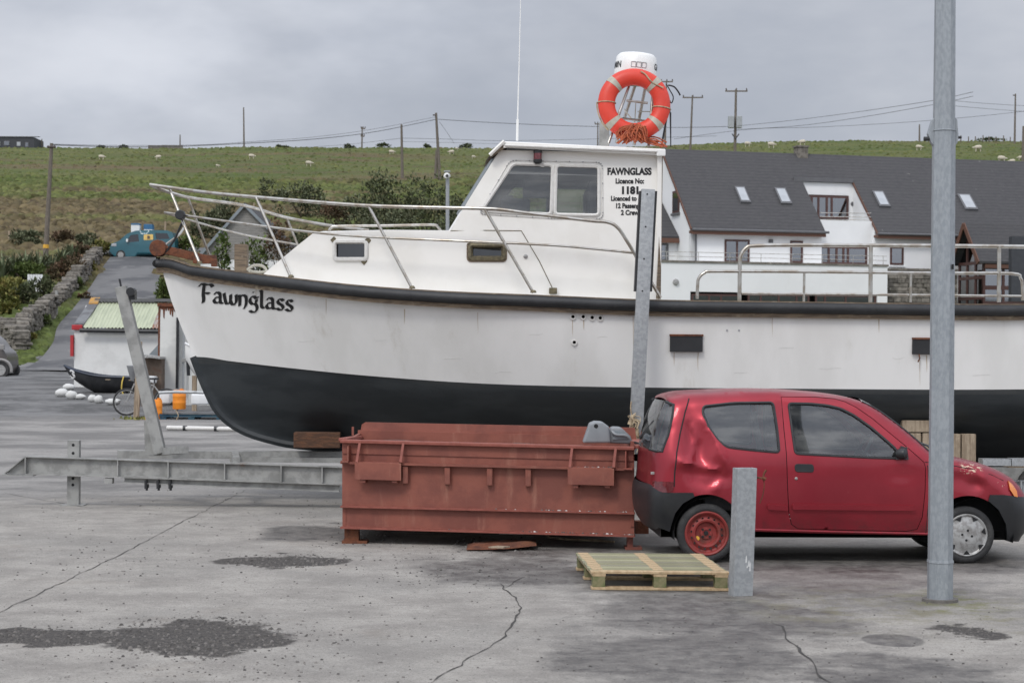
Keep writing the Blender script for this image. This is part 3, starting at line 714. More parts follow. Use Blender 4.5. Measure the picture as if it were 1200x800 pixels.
# ---- the name on the bow, written with a broad pen
GL = {'F': (1.12, [[(.42, 1.62), (.36, 1.2), (.32, .7), (.36, .25), (.30, -.08)], [(-.02, 1.36), (.2, 1.6), (.55, 1.55), (.95, 1.62), (1.12, 1.42)], [(.36, .78), (.6, .84), (.82, .78)]]),
      'a': (.92, [[(.12, .78), (.36, 1.0), (.60, .86), (.62, .45), (.66, .10), (.86, .06)], [(.62, .58), (.30, .52), (.10, .26), (.28, .02), (.62, .20)]]),
      'w': (1.22, [[(.02, .98), (.10, .5), (.22, .10), (.40, .08), (.56, .34), (.58, .92)], [(.58, .34), (.70, .08), (.90, .06), (1.06, .40), (1.04, .96)]]),
      'n': (.90, [[(.0, .92), (.12, .86), (.14, .45), (.12, -.02)], [(.14, .70), (.36, .98), (.62, .90), (.68, .50), (.62, .05), (.46, -.22)]]),
      'g': (.92, [[(.62, .78), (.40, .98), (.14, .80), (.10, .48), (.32, .26), (.58, .42), (.64, .74)], [(.52, .36), (.68, .08), (.62, -.30), (.34, -.46), (.06, -.34)], [(.60, .84), (.84, .98)], [(.33, 1.32), (.40, 1.34)]]),
      'l': (.46, [[(.02, 1.58), (.14, 1.45), (.14, .7), (.15, .15), (.38, .02)]]),
      's': (.76, [[(.60, .84), (.40, 1.0), (.14, .84), (.20, .60), (.48, .44), (.58, .20), (.36, .0), (.04, .14)]])}
mb = MB(); lx = 0; S = 13.2
def bowpt(u, v):                # letter units -> photo place -> hull surface
    px = 234+u*S*1.055; py = 353+u*S*.112-v*S*.985; return onhull(px, py, .006)
for ch in 'Fawnglass':
    w, strokes = GL[ch]
    for st in strokes:
        q = smoothpts([Vector((a, b, 0)) for a, b in st], 6); nb = Vector((.128, .085, 0))*(1.12 if ch == 'F' else 1.)
        mb.grid([[bowpt(lx+p.x-nb.x+k*.01, p.y-nb.y) for p in q for k in (0,)], [bowpt(lx+p.x+nb.x, p.y+nb.y) for p in q]])
        # nib thickness so thin strokes keep a hairline
        mb.grid([[bowpt(lx+p.x+.03, p.y-.05)-Vector((0, .001, 0)) for p in q], [bowpt(lx+p.x-.03, p.y+.05)-Vector((0, .001, 0)) for p in q]])
    lx += w
mb.build('name_lettering', 'black_ink', boat, normals=False)
# ---- fittings on the topsides
for px, py in ((671.5, 371), (683.5, 371), (694, 372), (703.5, 372.5), (673, 401)):
    p = onhull(px, py, .0); mb = MB(); mb.lathe([(.0, -.006), (.016, -.006), (.02, .012), (.036, .010), (.036, 0)], p, (0, -1, 0), 14, 0)
    mb.lathe([(.0, .0), (.017, .0)], p-Vector((0, .004, 0)), (0, -1, 0), 12, 1)
    mb.build('through_hull_outlet', ['window_gasket', 'dark'], boat, smooth=40)
for px, py in ((852, 387), (866, 387)):
    p = onhull(px, py, .0); MB().lathe([(.0, .004), (.012, .004), (.013, 0)], p, (0, -1, 0), 8).build('hull_bolt', 'grey_ink', boat)
for x0, y0, x1, y1 in ((785, 393, 823, 412), (1069, 397, 1112, 415)):
    a = onhull(x0, y0, .02); b = onhull(x1, y1, .02); c = (a+b)/2
    MB().box(c, (b.x-a.x, .03, a.z-b.z)).build('freeing_port_flap', 'black_plastic', boat, bevel=.006)
    MB().box((c.x, c.y-.012, a.z+.008), (b.x-a.x+.01, .03, .02)).build('flap_hinge_strip', 'rust', boat)
p = onhull(786+290, 413, .02); MB().tube([p+Vector((0, -.01, 0)), p+Vector((.01, -.01, -.06)), p+Vector((-.01, -.012, -.1))], .008, 6).build('flap_chain', 'rust', boat)
rnd = random.Random(31)
for px, py, l in ((1078, 418, 34), (1086, 416, 20), (790, 413, 16), (818, 413, 22), (671, 375, 20), (684, 375, 12), (560, 366, 26), (474, 362, 18), (905, 371, 24), (1030, 372, 18), (382, 350, 20), (742, 371, 40), (300, 335, 14)):
    a = [onhull(px+rnd.uniform(-.3, .3), py+l*t, .0025) for t in (0, .3, .7, 1)]; w = rnd.uniform(.003, .007); MB().grid([[p-Vector((w*k, 0, 0)) for p, k in zip(a, (1, .9, .6, .1))], [p+Vector((w*k, 0, 0)) for p, k in zip(a, (1, .9, .6, .1))]]).build('rust_weep', 'weep', boat, normals=False)
for px, py, l in ((1085, 405, 14), (1108, 402, 12), (620, 392, 16), (912, 408, 18), (960, 432, 26), (1046, 420, 14), (1140, 440, 20), (520, 420, 22), (440, 398, 12), (860, 437, 16), (700, 395, 12), (350, 400, 18), (580, 436, 20)):
    a = [onhull(px+l*t, py+rnd.uniform(-.8, .8)-t*rnd.uniform(0, 2), .002) for t in (0, .35, .7, 1)]; MB().grid([[p-Vector((0, 0, .0022)) for p in a], [p+Vector((0, 0, .0022)) for p in a]]).build('scuff_mark', 'scuff', boat, normals=False)
# ---- trunk cabin and wheelhouse, one moulded side
def wcab(X, z):
    w = min(1.46, max(.30, bsheer(X)-.36)); return w-.05*max(0, z-zsh(X))
CAB = Lift(BYC, wcab)
side = CAB.poly([(308, 322), (330, 303), (352, 285), (366, 274), (374, 272.5), (450, 270), (528, 270.5), (533, 262), (548, 236), (566, 207), (579, 187), (586, 176), (776, 180), (774, 300), (773, 352), (640, 350), (520, 345), (420, 338), (352, 330)])
wf = roundpoly(CAB.poly([(601, 192), (648, 193.5), (646, 251.5), (564, 247)]), .05)
wa = roundpoly(CAB.poly([(651.5, 193.5), (702, 195), (702, 252.5), (650, 251.5)]), .05)
prt1 = CAB.poly([(392, 283), (429.5, 283), (429.5, 304), (392, 304)]); prt1 = roundpoly(prt1, .04)
prt2 = roundpoly(CAB.poly([(551, 287), (590.5, 287.5), (590.5, 303), (551, 303)]), .03)
mb = MB()
for s in (-1, 1): CAB.panel(mb, side, (wf, wa, prt1, prt2), s, 0, .09)
mb.build('cabin_side', 'cabin_white', boat, smooth=30)
edge = dens(side, .09)
def crossstrip(pts, crown=0., n=8, inset=0.):
    """surface from one cabin side to the other along a traced edge"""
    rows = []
    for x, z in pts:
        w = wcab(x, z)-inset; rows.append([Vector((x, BYC+w*(2*i/n-1), z+crown*(1-(2*i/n-1)**2))) for i in range(n+1)])
    return rows
tr = CAB.poly([(308, 322), (330, 303), (352, 285), (366, 274), (374, 272.5), (450, 270), (535, 270.5)])
mb = MB(); mb.grid(crossstrip(tr, .06)); mb.build('trunk_top', 'cabin_white', boat, smooth=40)
# front of the wheelhouse with three panes
fr0 = CAB.xz(533, 262); fr1 = CAB.xz(586, 176)
def frontpt(t, v): x = lerp(fr0[0], fr1[0], t); z = lerp(fr0[1], fr1[1], t); return Vector((x-.10*(1-v*v), BYC+v*wcab(x, z), z))
mb = MB(); NV = 24
def frontgrid(t0, t1, v0, v1, off, n=6): return [[frontpt(lerp(t0, t1, j/2), lerp(v0, v1, i/n))+Vector((-off, 0, -off*.0)) for i in range(n+1)] for j in range(3)]
mb.grid(frontgrid(-.12, .22, -1, 1, 0, 24)); mb.grid(frontgrid(.88, 1, -1, 1, 0, 24))
for v0, v1 in ((-1, -.93), (-.36, -.30), (.30, .36), (.93, 1)): mb.grid(frontgrid(.22, .88, v0, v1, 0, 3))
wsf = mb.build('wheelhouse_front', 'cabin_white', boat, smooth=40)
for v0, v1 in ((-.93, -.36), (-.30, .30), (.36, .93)):
    MB().grid(frontgrid(.22, .88, v0, v1, -.015, 6)).build('windscreen_pane', 'cabin_glass', boat, smooth=40)
    a = [frontpt(t, v)+Vector((-.012, 0, 0)) for t, v in ((.22, v0), (.22, v1), (.88, v1), (.88, v0))]
    MB().tube(a, .018, 6, closed=True).build('windscreen_frame', 'zinc_blue', boat)
# back of the wheelhouse with a door opening, and its timber corner post
rb = CAB.xz(775.5, 180); rbx = rb[0]; rt = rb[1]; rz = zsh(rbx)-.02; w = wcab(rbx, rz)
mb = MB()
for y0, y1, z0, z1 in ((-w, -.3, rz, rt), (.35, w, rz, rt), (-.3, .35, rz+1.75, rt)):
    mb.box((rbx-.03, BYC+(y0+y1)/2, (z0+z1)/2), (.05, y1-y0, z1-z0))
mb.build('wheelhouse_back', 'cabin_white', boat)
MB().box((rbx-.07, BYC+.02, rz+.87), (.04, .64, 1.73)).build('cabin_door', 'cabin_white', boat)
for s in (-1, 1): MB().tube([CAB.at(*CAB.xz(774, 182), side=s, off=.012), CAB.at(*CAB.xz(771.5, 350), side=s, off=.012)], .026, 4).build('corner_post', 'weathered_wood', boat)
MB().box((.4, BYC, zsh(.4)+.55), (2.2, 2.3, .04)).build('wheelhouse_floor', 'cabin_inside', boat)
# things seen inside: console, seat backs
MB().box(P(593, 238.5, BYC-.3), (.17, .02, .19)).build('notice_paper', 'radar_white', boat)
for x, y, z, d in ((.02, .1, 1.02, (.35, 1.7, .3)), (.95, -.55, 1.0, (.16, .55, .75)), (.95, .7, 1.0, (.16, .5, .75)), (.28, -.75, 1.30, (.34, .03, .26))):
    MB().box((x, BYC+y, zsh(.4)+z), d).build('wheelhouse_fitting', 'cabin_inside', boat, bevel=.02)
# ceiling/roof slab with overhang and the visor over the windscreen
r0 = P(590, 166, BYC-1.45); r1 = P(779, 175, BYC-1.45)
mb = MB(); rows = []
for t in [0, .05, .2, .4, .6, .8, .96, 1]:
    c = r0.lerp(r1, t); w = 1.50+.0*t; rows.append([Vector((c.x, BYC+w*v, c.z+.05*(1-v*v)-(.012 if abs(v) == 1 else 0))) for v in (-1, -.97, -.8, -.5, -.2, .2, .5, .8, .97, 1)])
lowr = [[p+Vector((0, 0, -.062)) for p in r] for r in rows]
mb.grid(rows); mb.grid(lowr); mb.grid([[r[0] for r in rows], [r[0] for r in lowr]]); mb.grid([[r[-1] for r in rows], [r[-1] for r in lowr]])
mb.grid([rows[0], lowr[0]]); mb.grid([rows[-1], lowr[-1]])
roof = mb.build('wheelhouse_roof', 'cabin_white', boat, smooth=35, weld=True)
v0 = P(574, 182, BYC-1.45)
mb = MB(); top = [Vector((r0.x+.01, BYC+1.5*v, r0.z+.05*(1-v*v)-.014)) for v in (-1, -.6, -.2, .2, .6, 1)]; bot = [Vector((v0.x-.08*(1-v*v), BYC+1.47*v, v0.z)) for v in (-1, -.6, -.2, .2, .6, 1)]
th = [p+Vector((.05, 0, -.03)) for p in top]; bh = [p+Vector((.045, 0, 0)) for p in bot]
mb.grid([top, bot, bh, th], wrap=False); mb.grid([[top[0], bot[0]], [th[0], bh[0]]]); mb.grid([[top[-1], bot[-1]], [th[-1], bh[-1]]])
mb.build('roof_visor', 'weathered_wood', boat)
MB().tube([top[0]+Vector((0, -.01, .012)), bot[0]+Vector((0, -.01, 0))], .022, 6).build('visor_trim', 'cabin_white', boat)
mb = MB(); mb.tube([P(592, 170.5, BYC-1.52), P(770, 177.5, BYC-1.52)], .016, 6); mb.build('roof_edge_trim', 'window_gasket', boat)
MB().box(P(774.5, 179, BYC-1.5), (.10, .05, .075)).build('roof_corner_cap', 'radar_white', boat, bevel=.01)
# side windows: gasket, glass
def ringtube(poly, lift, off, r, n=6, side=-1): return MB().tube([lift.at(a, b, side, off) for a, b in dens(poly, .05)], r, n, closed=True)
for s in (-1, 1):
    for poly in (wf, wa):
        mb = MB(); CAB.panel(mb, poly, (), s, -.02, .12); g = mb.build('side_window_glass', 'cabin_glass', boat, smooth=40)
        ringtube(poly, CAB, .004, .022, side=s).build('side_window_gasket', 'window_gasket', boat, smooth=50)
# outer white surround with rivets (near side)
sur = roundpoly(CAB.poly([(597.5, 188), (706, 190.5), (706.5, 256.5), (650, 256), (561, 250.5)]), .07)
ringtube(sur, CAB, .003, .008).build('window_surround', 'window_gasket', boat)
for i, (a, b) in enumerate(dens(sur, .16)): MB().lathe([(0, .012), (.008, .010), (.009, 0)], CAB.at(a, b, -1, .004), (0, -1, 0), 6).build('surround_rivet', 'grey_ink', boat)
# portholes
for poly, gm, outm, r in ((prt1, 'dark_glass', 'window_gasket', .026), (prt2, 'dark_glass', 'bronze', .030)):
    for s in (-1, 1):
        f = ringtube(poly, CAB, .008, r, side=s).build('porthole_frame', outm, boat, smooth=50)
        mb = MB(); CAB.panel(mb, poly, (), s, -.014, .12); mb.build('porthole_glass', gm, f, smooth=40)
        mb = MB(); CAB.panel(mb, poly, (), s, -.05, .12); mb.build('porthole_blind', 'zinc_blue' if outm == 'bronze' else 'dark', f)
for px, py, a in ((391, 281, .8), (431.5, 281.5, -.8), (427, 306.5, .8)):
    c = CAB.at(*CAB.xz(px, py), off=.005); MB().box(c, (.05, .012, .06), rot=Matrix.Rotation(a, 3, 'Y')).build('sealant_patch', 'bronze', boat)
mb = MB(); c = ringtube(roundpoly(CAB.poly([(548, 284), (593, 284.5), (593, 306), (548, 306)]), .04), CAB, .004, .012); c.build('porthole_flange', 'weathered_wood', boat, smooth=50)
# moulding line where the trunk meets the wheelhouse, small light, drain
mb = MB(); mb.tube(CAB.line(CAB.poly([(528, 270.5), (570, 270), (611, 270.5), (632, 306), (650, 343)]), .001), .005, 5); mb.build('moulding_line', 'bronze', boat)
p = CAB.at(*CAB.xz(616, 300.5), off=.0); MB().lathe([(.001, .02), (.02, .016), (.026, 0)], p, (0, -1, 0), 12).build('deck_wash_fitting', 'chrome_grey', boat, smooth=50)
p = CAB.at(*CAB.xz(648, 341), off=.05); MB().box(p, (.09, .05, .07)).build('deck_fairlead', 'bronze', boat, bevel=.01)
# navigation light on the side
c = CAB.at(*CAB.xz(630, 184), off=.07); mb = MB(); mb.lathe([(.045, -.075), (.05, -.05), (.05, -.035)], c, (0, 0, 1), 14); mb.lathe([(.05, .035), (.05, .06), (.03, .075)], c, (0, 0, 1), 14); mb.box(c+Vector((0, .04, -.07)), (.05, .09, .02)); mb.box(c+Vector((0, .049, 0)), (.04, .012, .14))
nl = mb.build('navigation_light', 'black_plastic', boat, smooth=40); MB().lathe([(.046, -.035), (.046, .035)], c, (0, 0, 1), 14).build('lamp_lens', 'lamp_red', nl, smooth=40)
mb = MB(); mb.tube(smoothpts([c+Vector((0, .05, -.05)), c+Vector((.03, .05, -.10)), c+Vector((.07, .06, -.11)), c+Vector((.09, .07, -.05))], 4), .007, 5); mb.build('light_cable', 'window_gasket', boat)
# lettering on the wheelhouse
def cabtext(body, px, py, size_px, sx, bold, align='CENTER'):
    vs, fs = text2d(body, 1., 1., bold, align); k = size_px/.73*1.0
    v3 = []
    for x, y in vs:
        q = CAB.xz(px+x*k*sx, py-y*k); v3.append(CAB.at(*q, off=.004))
    return MB().add(v3, fs)
for body, px, py, sz, sx, bo in (('FAWNGLASS', 737.5, 204.7, 8.0, .82, .05), ('Licence No:', 738, 215, 6.0, .84, .045), ('1181', 738.5, 227, 8.4, .98, .06), ('Licenced to carry', 738.5, 235.2, 5.7, .82, .045), ('12 Passengers', 739, 243.8, 5.7, .82, .045), ('2 Crew', 738, 251.8, 5.7, .86, .045)):
    cabtext(body, px, py, sz, sx, bo).build('licence_lettering', 'black_ink', boat, normals=False)
# ---- rails
def railpt(px, py, side, out=0.):
    Y = BYC+side*1.2
    for _ in range(6):
        p = P(px, py, Y); Y = BYC+side*max(.0, bsheer(clamp(p.x, XB, XS))-.07+out)
    return P(px, py, Y)
RT = .021
near_top = [(176, 216.5), (215, 222), (260, 227.5), (360, 236), (430, 241), (500, 243), (567, 244.5), (590, 246), (620, 250), (690, 258.5), (712, 260.5), (724, 267), (735, 283), (747, 303), (760, 325), (774, 349)]
def rail3(pts, side, k=5): return smoothpts([railpt(x, y, side) for x, y in pts], k)
tip = P(176, 216.5, BYC)
a = rail3(near_top, -1); a[0] = tip
far_top = [(176, 216.5), (186, 221), (210, 229), (230, 233), (286, 241), (335, 255), (390, 265), (432, 270)]
b = rail3(far_top, 1); b[0] = tip
MB().tube(list(reversed(b))+a[1:], RT, 8).build('bow_rail', 'steel_rail', boat, smooth=60)
near_mid = [(193, 249), (260, 258.5), (360, 271.5), (430, 277.5), (530, 282), (640, 287), (700, 292), (744, 296.5)]
far_mid = [(193, 249), (220, 257.5), (285, 275), (350, 287)]
a = rail3(near_mid, -1); b = rail3(far_mid, 1); a[0] = b[0] = P(193, 249, BYC)
MB().tube(list(reversed(b))+a[1:], .014, 8).build('middle_rail', 'steel_rail', boat, smooth=60)
for q in (((199, 222), (234, 309)), ((300, 231), (341, 325)), ((432, 241.5), (483, 338)), ((568, 245), (625, 343))):
    p0 = railpt(*q[0], -1); p1 = railpt(*q[1], -1); MB().tube([p0, p1], .017, 8).build('rail_stanchion', 'steel_rail', boat, smooth=60)
    MB().lathe([(.035, 0), (.033, .012), (.02, .03)], p1, (0, 0, 1), 10).build('stanchion_foot', 'bronze', boat, smooth=40)
for q in (((220, 231), (249, 309)), ((336, 255), (354, 300))):
    MB().tube([railpt(*q[0], 1), railpt(*q[1], 1)], .017, 8).build('rail_stanchion', 'steel_rail', boat, smooth=60)
# grab rail on the trunk top
g = lambda px, py: P(px, py, BYC-.75)
MB().tube(smoothpts([g(385, 272), (g(388, 267)), g(397, 265), g(450, 264.5), g(505, 263.5), g(513, 266), g(517, 271.5)], 4), .016, 8).build('trunk_grab_rail', 'steel_rail', boat, smooth=60)
# stern rails
def sr(px, py, side=-1): return railpt(px, py, side)
xe = [(1330, 290), (1330, 350)]
for side in (-1, 1):
    
    top_ = [(866.5, 353), (867, 310), (868, 300), (874, 291), (886, 288), (950, 287.3), (1100, 288), (1200, 289), (1330, 290)]
    mid_ = [(817, 350), (817.5, 334), (819, 326), (826, 319.5), (840, 318), (950, 318.5), (1100, 320), (1185, 320.5), (1196, 326), (1198, 334), (1198.5, 352)]
    if side > 0:    # same heights on the far side
        top_ = None
    if top_:
        T = [sr(*p) for p in top_]; MB().tube(smoothpts(T, 4), .022, 8).build('stern_top_rail', 'steel_rail', boat, smooth=60)
        Mi = [sr(*p) for p in mid_]; MB().tube(smoothpts(Mi, 4), .018, 8).build('stern_middle_rail', 'steel_rail', boat, smooth=60)
        MB().tube([sr(869, 344), sr(1000, 345), sr(1198, 347)], .014, 8).build('stern_low_rail', 'steel_rail', boat, smooth=60)
        for px, py in ((1020.5, 288), (942.5, 318), (1067.5, 319.5), (1171, 289)):
            p0 = sr(px, py); p1 = sr(px-.5, 354); MB().tube([p0, p1], .023 if py < 300 else .014, 8).build('stern_rail_post', 'steel_rail', boat, smooth=60)
# ---- bow gear
mb = MB(); a = P(186, 291, BYC); b = P(228, 302, BYC)
mb.beam(a, b+Vector((.15, 0, -.02)), .13, .10); mb.lathe([(.07, -.085), (.10, -.085), (.10, .085), (.07, .085)], a, (0, 1, 0), 16); mb.box(P(240, 304, BYC), (.26, .16, .1))
mb.build('bow_roller', 'rust', boat, smooth=40, bevel=.008)
mb = MB(); p0 = P(199, 282, BYC-.05); mb.tube([P(213, 262, BYC-.1), P(205, 280, BYC-.08), P(193, 298, BYC-.05)], .014, 6); mb.build('bow_lashing', 'black_plastic', boat)
MB().tube(smoothpts([P(216, 266, BYC+.2), P(210, 275, BYC+.1), P(198, 284, BYC+.03), P(190, 290, BYC)], 4), .014, 6).build('bow_brace', 'steel_rail', boat)
MB().lathe([(.05, -.055), (.06, -.05), (.062, 0), (.06, .05), (.05, .055)], P(211.5, 252, BYC-.22), (0, 1, 0), 8).build('rail_knot', 'black_plastic', boat)
MB().box(P(283, 303, BYC), (.15, .16, .34)).build('mooring_post', 'weathered_wood', boat, bevel=.012)
MB().box(P(251, 308, BYC-.3), (.07, .06, .09)).build('deck_eye', 'rust', boat, bevel=.012)
mb = MB(); mb.tube(smoothpts([P(290, 316, BYC-.35), P(298, 311, BYC-.3), P(308, 312, BYC-.35), P(312, 318, BYC-.4), P(300, 319, BYC-.45), P(292, 317, BYC-.5)], 4), .018, 6); mb.build('mooring_line', 'buoy_tape', boat)
# ---- mast with radar on the wheelhouse roof
MY = BYC-.55
def mp(px, py, dy=0.): return P(px, py, MY+dy)
mb = MB()
for q in (((713, 168), (738, 98), -.25), ((722, 168), (745, 98), .3), ((760, 172), (766, 98), -.25), ((743, 170), (757, 98), .3)):
    mb.tube([mp(*q[0], q[2]*1.6), mp(*q[1], q[2])], .018, 8)
for q in (((734, 118), (759, 121), -.25), ((729, 139), (757, 142), -.25), ((736, 118), (756, 121), .3), ((731, 139), (752, 141), .3)): mb.tube([mp(*q[0], q[2]), mp(*q[1], q[2])], .014, 6)
mb.tube([mp(745, 121, 0), mp(744, 145, 0)], .007, 5); mb.tube([mp(731, 128), mp(745, 145)], .007, 5); mb.tube([mp(747, 131, .1), mp(766, 131, .1)], .006, 5)
mast = mb.build('radar_mast', 'steel_rail', boat, smooth=60)
tilt = Matrix.Rotation(R(4), 3, 'Y'); ax = tilt@Vector((0, 0, 1)); c0 = mp(744.5, 88, -.05)
r_ = MB(); r_.lathe([(.0, -.09), (.20, -.09), (.235, -.075), (.24, -.03), (.235, -.02)], mp(744.5, 89.5, -.05), ax, 28); r_.build('radar_base', 'green_ring', boat, smooth=40)
rad = MB().lathe([(.245, -.02), (.247, .0), (.243, .10), (.232, .20), (.20, .235), (.12, .25), (0, .255)], c0, ax, 40).build('radar_dome', 'radar_white', boat, smooth=50)
def domtext(body, ang, h, size, mname, bold=.02, sx=.8):
    vs, fs = text2d(body, size, sx, bold*size, 'CENTER'); x, u = frame(ax, Vector((0, 1, 0))); mb = MB(); out = []
    for a, b in vs:
        th = ang+a/.247; d = Vector((math.sin(th), -math.cos(th), 0)); out.append(c0+tilt@(d*(.2495-.05*max(0, h+b)*.45)+Vector((0, 0, h+b))))
    mb.add(out, fs).build('radar_lettering', mname, rad, normals=False)
domtext('GARMIN', R(-84), .055, .105, 'black_ink'); domtext('GARMIN', R(94), .055, .105, 'black_ink')
mb = MB()
for k in (-1, 0, 1):
    for a, b in (((-.026, 0), (.026, 0)), ((-.026, .06), (.026, .06)), ((-.026, 0), (-.026, .06)), ((.026, 0), (.026, .06))):
        pts = []
        for (u, v) in (a, b):
            th = (k*.062+u+.02)/.247; pts.append(c0+tilt@(Vector((math.sin(th), -math.cos(th), 0))*.2485+Vector((0, 0, .055+v))))
        mb.tube(pts, .0035, 4)
mb.build('radar_badge', 'grey_ink', rad)
mb = MB(); mb.tube(smoothpts([mp(783, 100), mp(790, 102), mp(795, 108), mp(797, 112)], 4), .01, 5); mb.tube(smoothpts([mp(781, 99), mp(785, 106), mp(789, 114), mp(787, 121), mp(784, 118), mp(785, 125), mp(786, 165)], 4), .007, 5); mb.tube([mp(785, 118), mp(775, 172)], .012, 5); mb.tube([mp(786, 132), mp(786, 172)], .007, 5)
mb.build('aerial_cables', 'black_plastic', boat)
mb = MB(); mb.tube([P(606, 165, BYC-.8), P(606.5, 140, BYC-.8)], .016, 6); mb.tube([P(606.5, 140, BYC-.8), P(608.5, 70, BYC-.8), P(611, -40, BYC-.8)], [.009, .007, .004], 6); mb.build('whip_aerial', 'radar_white', boat)
for x in (668, 702): pass
MB().box(P(708, 158, BYC+.5), (.12, .12, .30)).build('exhaust_stub', 'galv_old', boat, bevel=.01)
# ---- lifebuoy hung on the mast and its rope
LY = BYC-.95; lc = P(743.2, 122.3, LY)
lb = thing('lifebuoy', 'orange ring lifebuoy with grey tapes hung upright on the mast of the wheelhouse roof', 'lifebuoy', lc-Vector((0, 0, .43)))
tl = Matrix.Rotation(R(3), 3, 'Z')@Matrix.Rotation(R(-6), 3, 'X')
def ringpt(a, r, b=0., rr=0.): return lc+tl@Vector(((r+rr*math.cos(b))*math.cos(a), rr*math.sin(b)*.85, (r+rr*math.cos(b))*math.sin(a)))
rm, rt_ = .318, .098
mb = MB(); mb.grid([[ringpt(2*math.pi*i/56, rm, 2*math.pi*j/20, rt_) for j in range(20)] for i in range(57)], 0, True); mb.build('ring', 'lifebuoy_orange', lb, smooth=60, weld=True)
for a0 in (45, 135, 222, 318):
    mb = MB(); mb.grid([[ringpt(R(a0+d), rm, 2*math.pi*j/20, rt_+.0035) for j in range(20)] for d in (-5.5, -2, 2, 5.5)], 0, True); mb.build('reflective_tape', 'buoy_tape', lb, smooth=60)
for a0 in (178, -8):
    MB().tube([ringpt(R(a0), rm, 2*math.pi*j/16, rt_+.007) for j in range(16)], .007, 5, closed=True).build('grab_line_lashing', 'pale_rope', lb)
MB().tube(smoothpts([ringpt(R(a), rm+rt_+.012) for a in range(178, 230, 6)], 2), .008, 5).build('grab_line', 'pale_rope', lb)
MB().tube(smoothpts([ringpt(R(a), rm+o, -1.57, rt_+.01) for a, o in ((80, .05), (70, .03), (60, .0), (50, -.01), (38, .01), (28, .05))], 4), .008, 5).build('grab_line', 'pale_rope', lb)
mb = MB(); rnd = random.Random(11)
for k in range(70):
    a = P(744+rnd.uniform(-7, 7), 149+rnd.uniform(-4, 4), LY-.125); e = P(741+rnd.uniform(-19, 18), 166+rnd.uniform(-7, 3), LY+rnd.uniform(-.24, -.06)); m_ = a.lerp(e, .5)+Vector((rnd.uniform(-.09, .09), rnd.uniform(-.08, .02), rnd.uniform(0, .06)))
    mb.tube(smoothpts([a, m_, e], 4), .0085, 5)
for k in range(14):
    a = P(752+rnd.uniform(-8, 8), 163, LY+rnd.uniform(-.1, .15)); e = P(768+rnd.uniform(-6, 14), 168+rnd.uniform(-3, 5), LY+rnd.uniform(-.3, .15)); mb.tube(smoothpts([a, a.lerp(e, .5)+Vector((0, 0, rnd.uniform(-.02, .05))), e], 4), .0085, 5)
tag(mb.build('rope_bundle', 'orange_rope', smooth=60), 'tangled bundle of orange rope below the lifebuoy on the wheelhouse roof', 'rope')
# ---------------------------------------------------------------- galvanised trailer under the boat
tr_ = thing('boat_trailer', 'galvanised steel boat trailer with tall guide posts, carrying the white boat', 'trailer', (-2, 21.6, 0))
def ibeam(mb, p0, p1, h, fl, t=.012):
    d = Vector((0, 0, h/2-t/2)); mb.beam(p0, p1, t, h-.004); mb.beam(p0+d, p1+d, fl, t); mb.beam(p0-d, p1-d, fl, t)
TY = 21.05
a = (P(31, 534, TY)+P(31, 555.5, TY))/2; b = (P(398, 545, TY)+P(398, 568, TY))/2; hh = P(31, 534, TY).z-P(31, 555.5, TY).z
mb = MB(); ibeam(mb, a, b+Vector((.6, 0, -.02)), hh, .12)
n0 = P(7, 554, TY); n1 = P(31, 534.5, TY); n2 = P(31, 555, TY); n3 = P(7, 556, TY)
mb.prism([n0+Vector((0, -.006, 0)), n1+Vector((0, -.006, 0)), n2+Vector((0, -.006, 0))], (0, .012, 0)); mb.beam(n0, n1, .12, .012); mb.beam(P(4, 555.5, TY), P(41, 556.5, TY), .16, .014)
for px in (31, 139, 198, 264, 330, 378):
    q = a.lerp(b, (px-31)/367); mb.box(q+Vector((0, -.033, 0)), (.014, .052, hh-.026))
mb.build('near_beam', 'galv_old', tr_)
mb = MB(); ibeam(mb, P(146, 561, TY), P(398, 571.5, TY), .085, .10); mb.box(P(128, 563, TY), (.09, .1, .06)); mb.build('lower_beam', 'galv_old', tr_)
mb = MB()
for px in (172, 186, 200): mb.box(P(px, 567, TY-.02), (.022, .16, .09)); mb.lathe([(.0, -.03), (.014, -.03), (.014, .03)], P(px, 571.2, TY-.05), (0, 0, 1), 6)
mb.build('clamp_bolts', 'rubber', tr_)
mb = MB(); mb.beam(P(139, 532, TY+1.2), P(402, 533, TY+1.2), .16, .09); mb.beam(P(270, 538, TY+1.0), P(402, 539, TY+1.0), .10, .06); mb.build('far_beam', 'galv_old', tr_)
mb = MB(); mb.beam(P(180, 530, TY+.9), P(215, 533, TY-.02)+Vector((0, 0, .06)), .12, .08); mb.beam(P(275, 532, TY+1.3), P(277, 540, TY+.05), .08, .08); mb.build('cross_member', 'galv_old', tr_)
mb = MB(); mb.beam(Vector((-1.6, TY+.15, .38)), Vector((6.9, TY+.15, .38)), .16, .24); mb.beam(Vector((-1.6, TY+2.7, .38)), Vector((6.9, TY+2.7, .38)), .16, .24)
for x in (-1.2, 1., 3.2, 5.4): mb.beam(Vector((x, TY+.15, .36)), Vector((x, TY+2.7, .36)), .12, .16); mb.box((x, TY+.15, .13), (.14, .14, .26)); mb.box((x, TY+2.7, .13), (.14, .14, .26))
mb.build('chassis', 'galv_old', tr_)
# the end post with its holes
gp = onground(86.5, 594); mb = MB(); y = TY+.125; top = P(87, 515.5, y)
mb.box((top.x, y, top.z/2), (.13, .10, top.z)); mb.box((top.x, y, .006), (.26, .22, .012)); 
for py in (521, 530.5, 560, 567.5): mb.lathe([(0, .001), (.017, .001), (.017, -.01)], Vector((top.x, y-.051, P(86, py, y).z)), (0, -1, 0), 10, 1)
mb.build('end_post', ['galv_old', 'dark'], tr_)
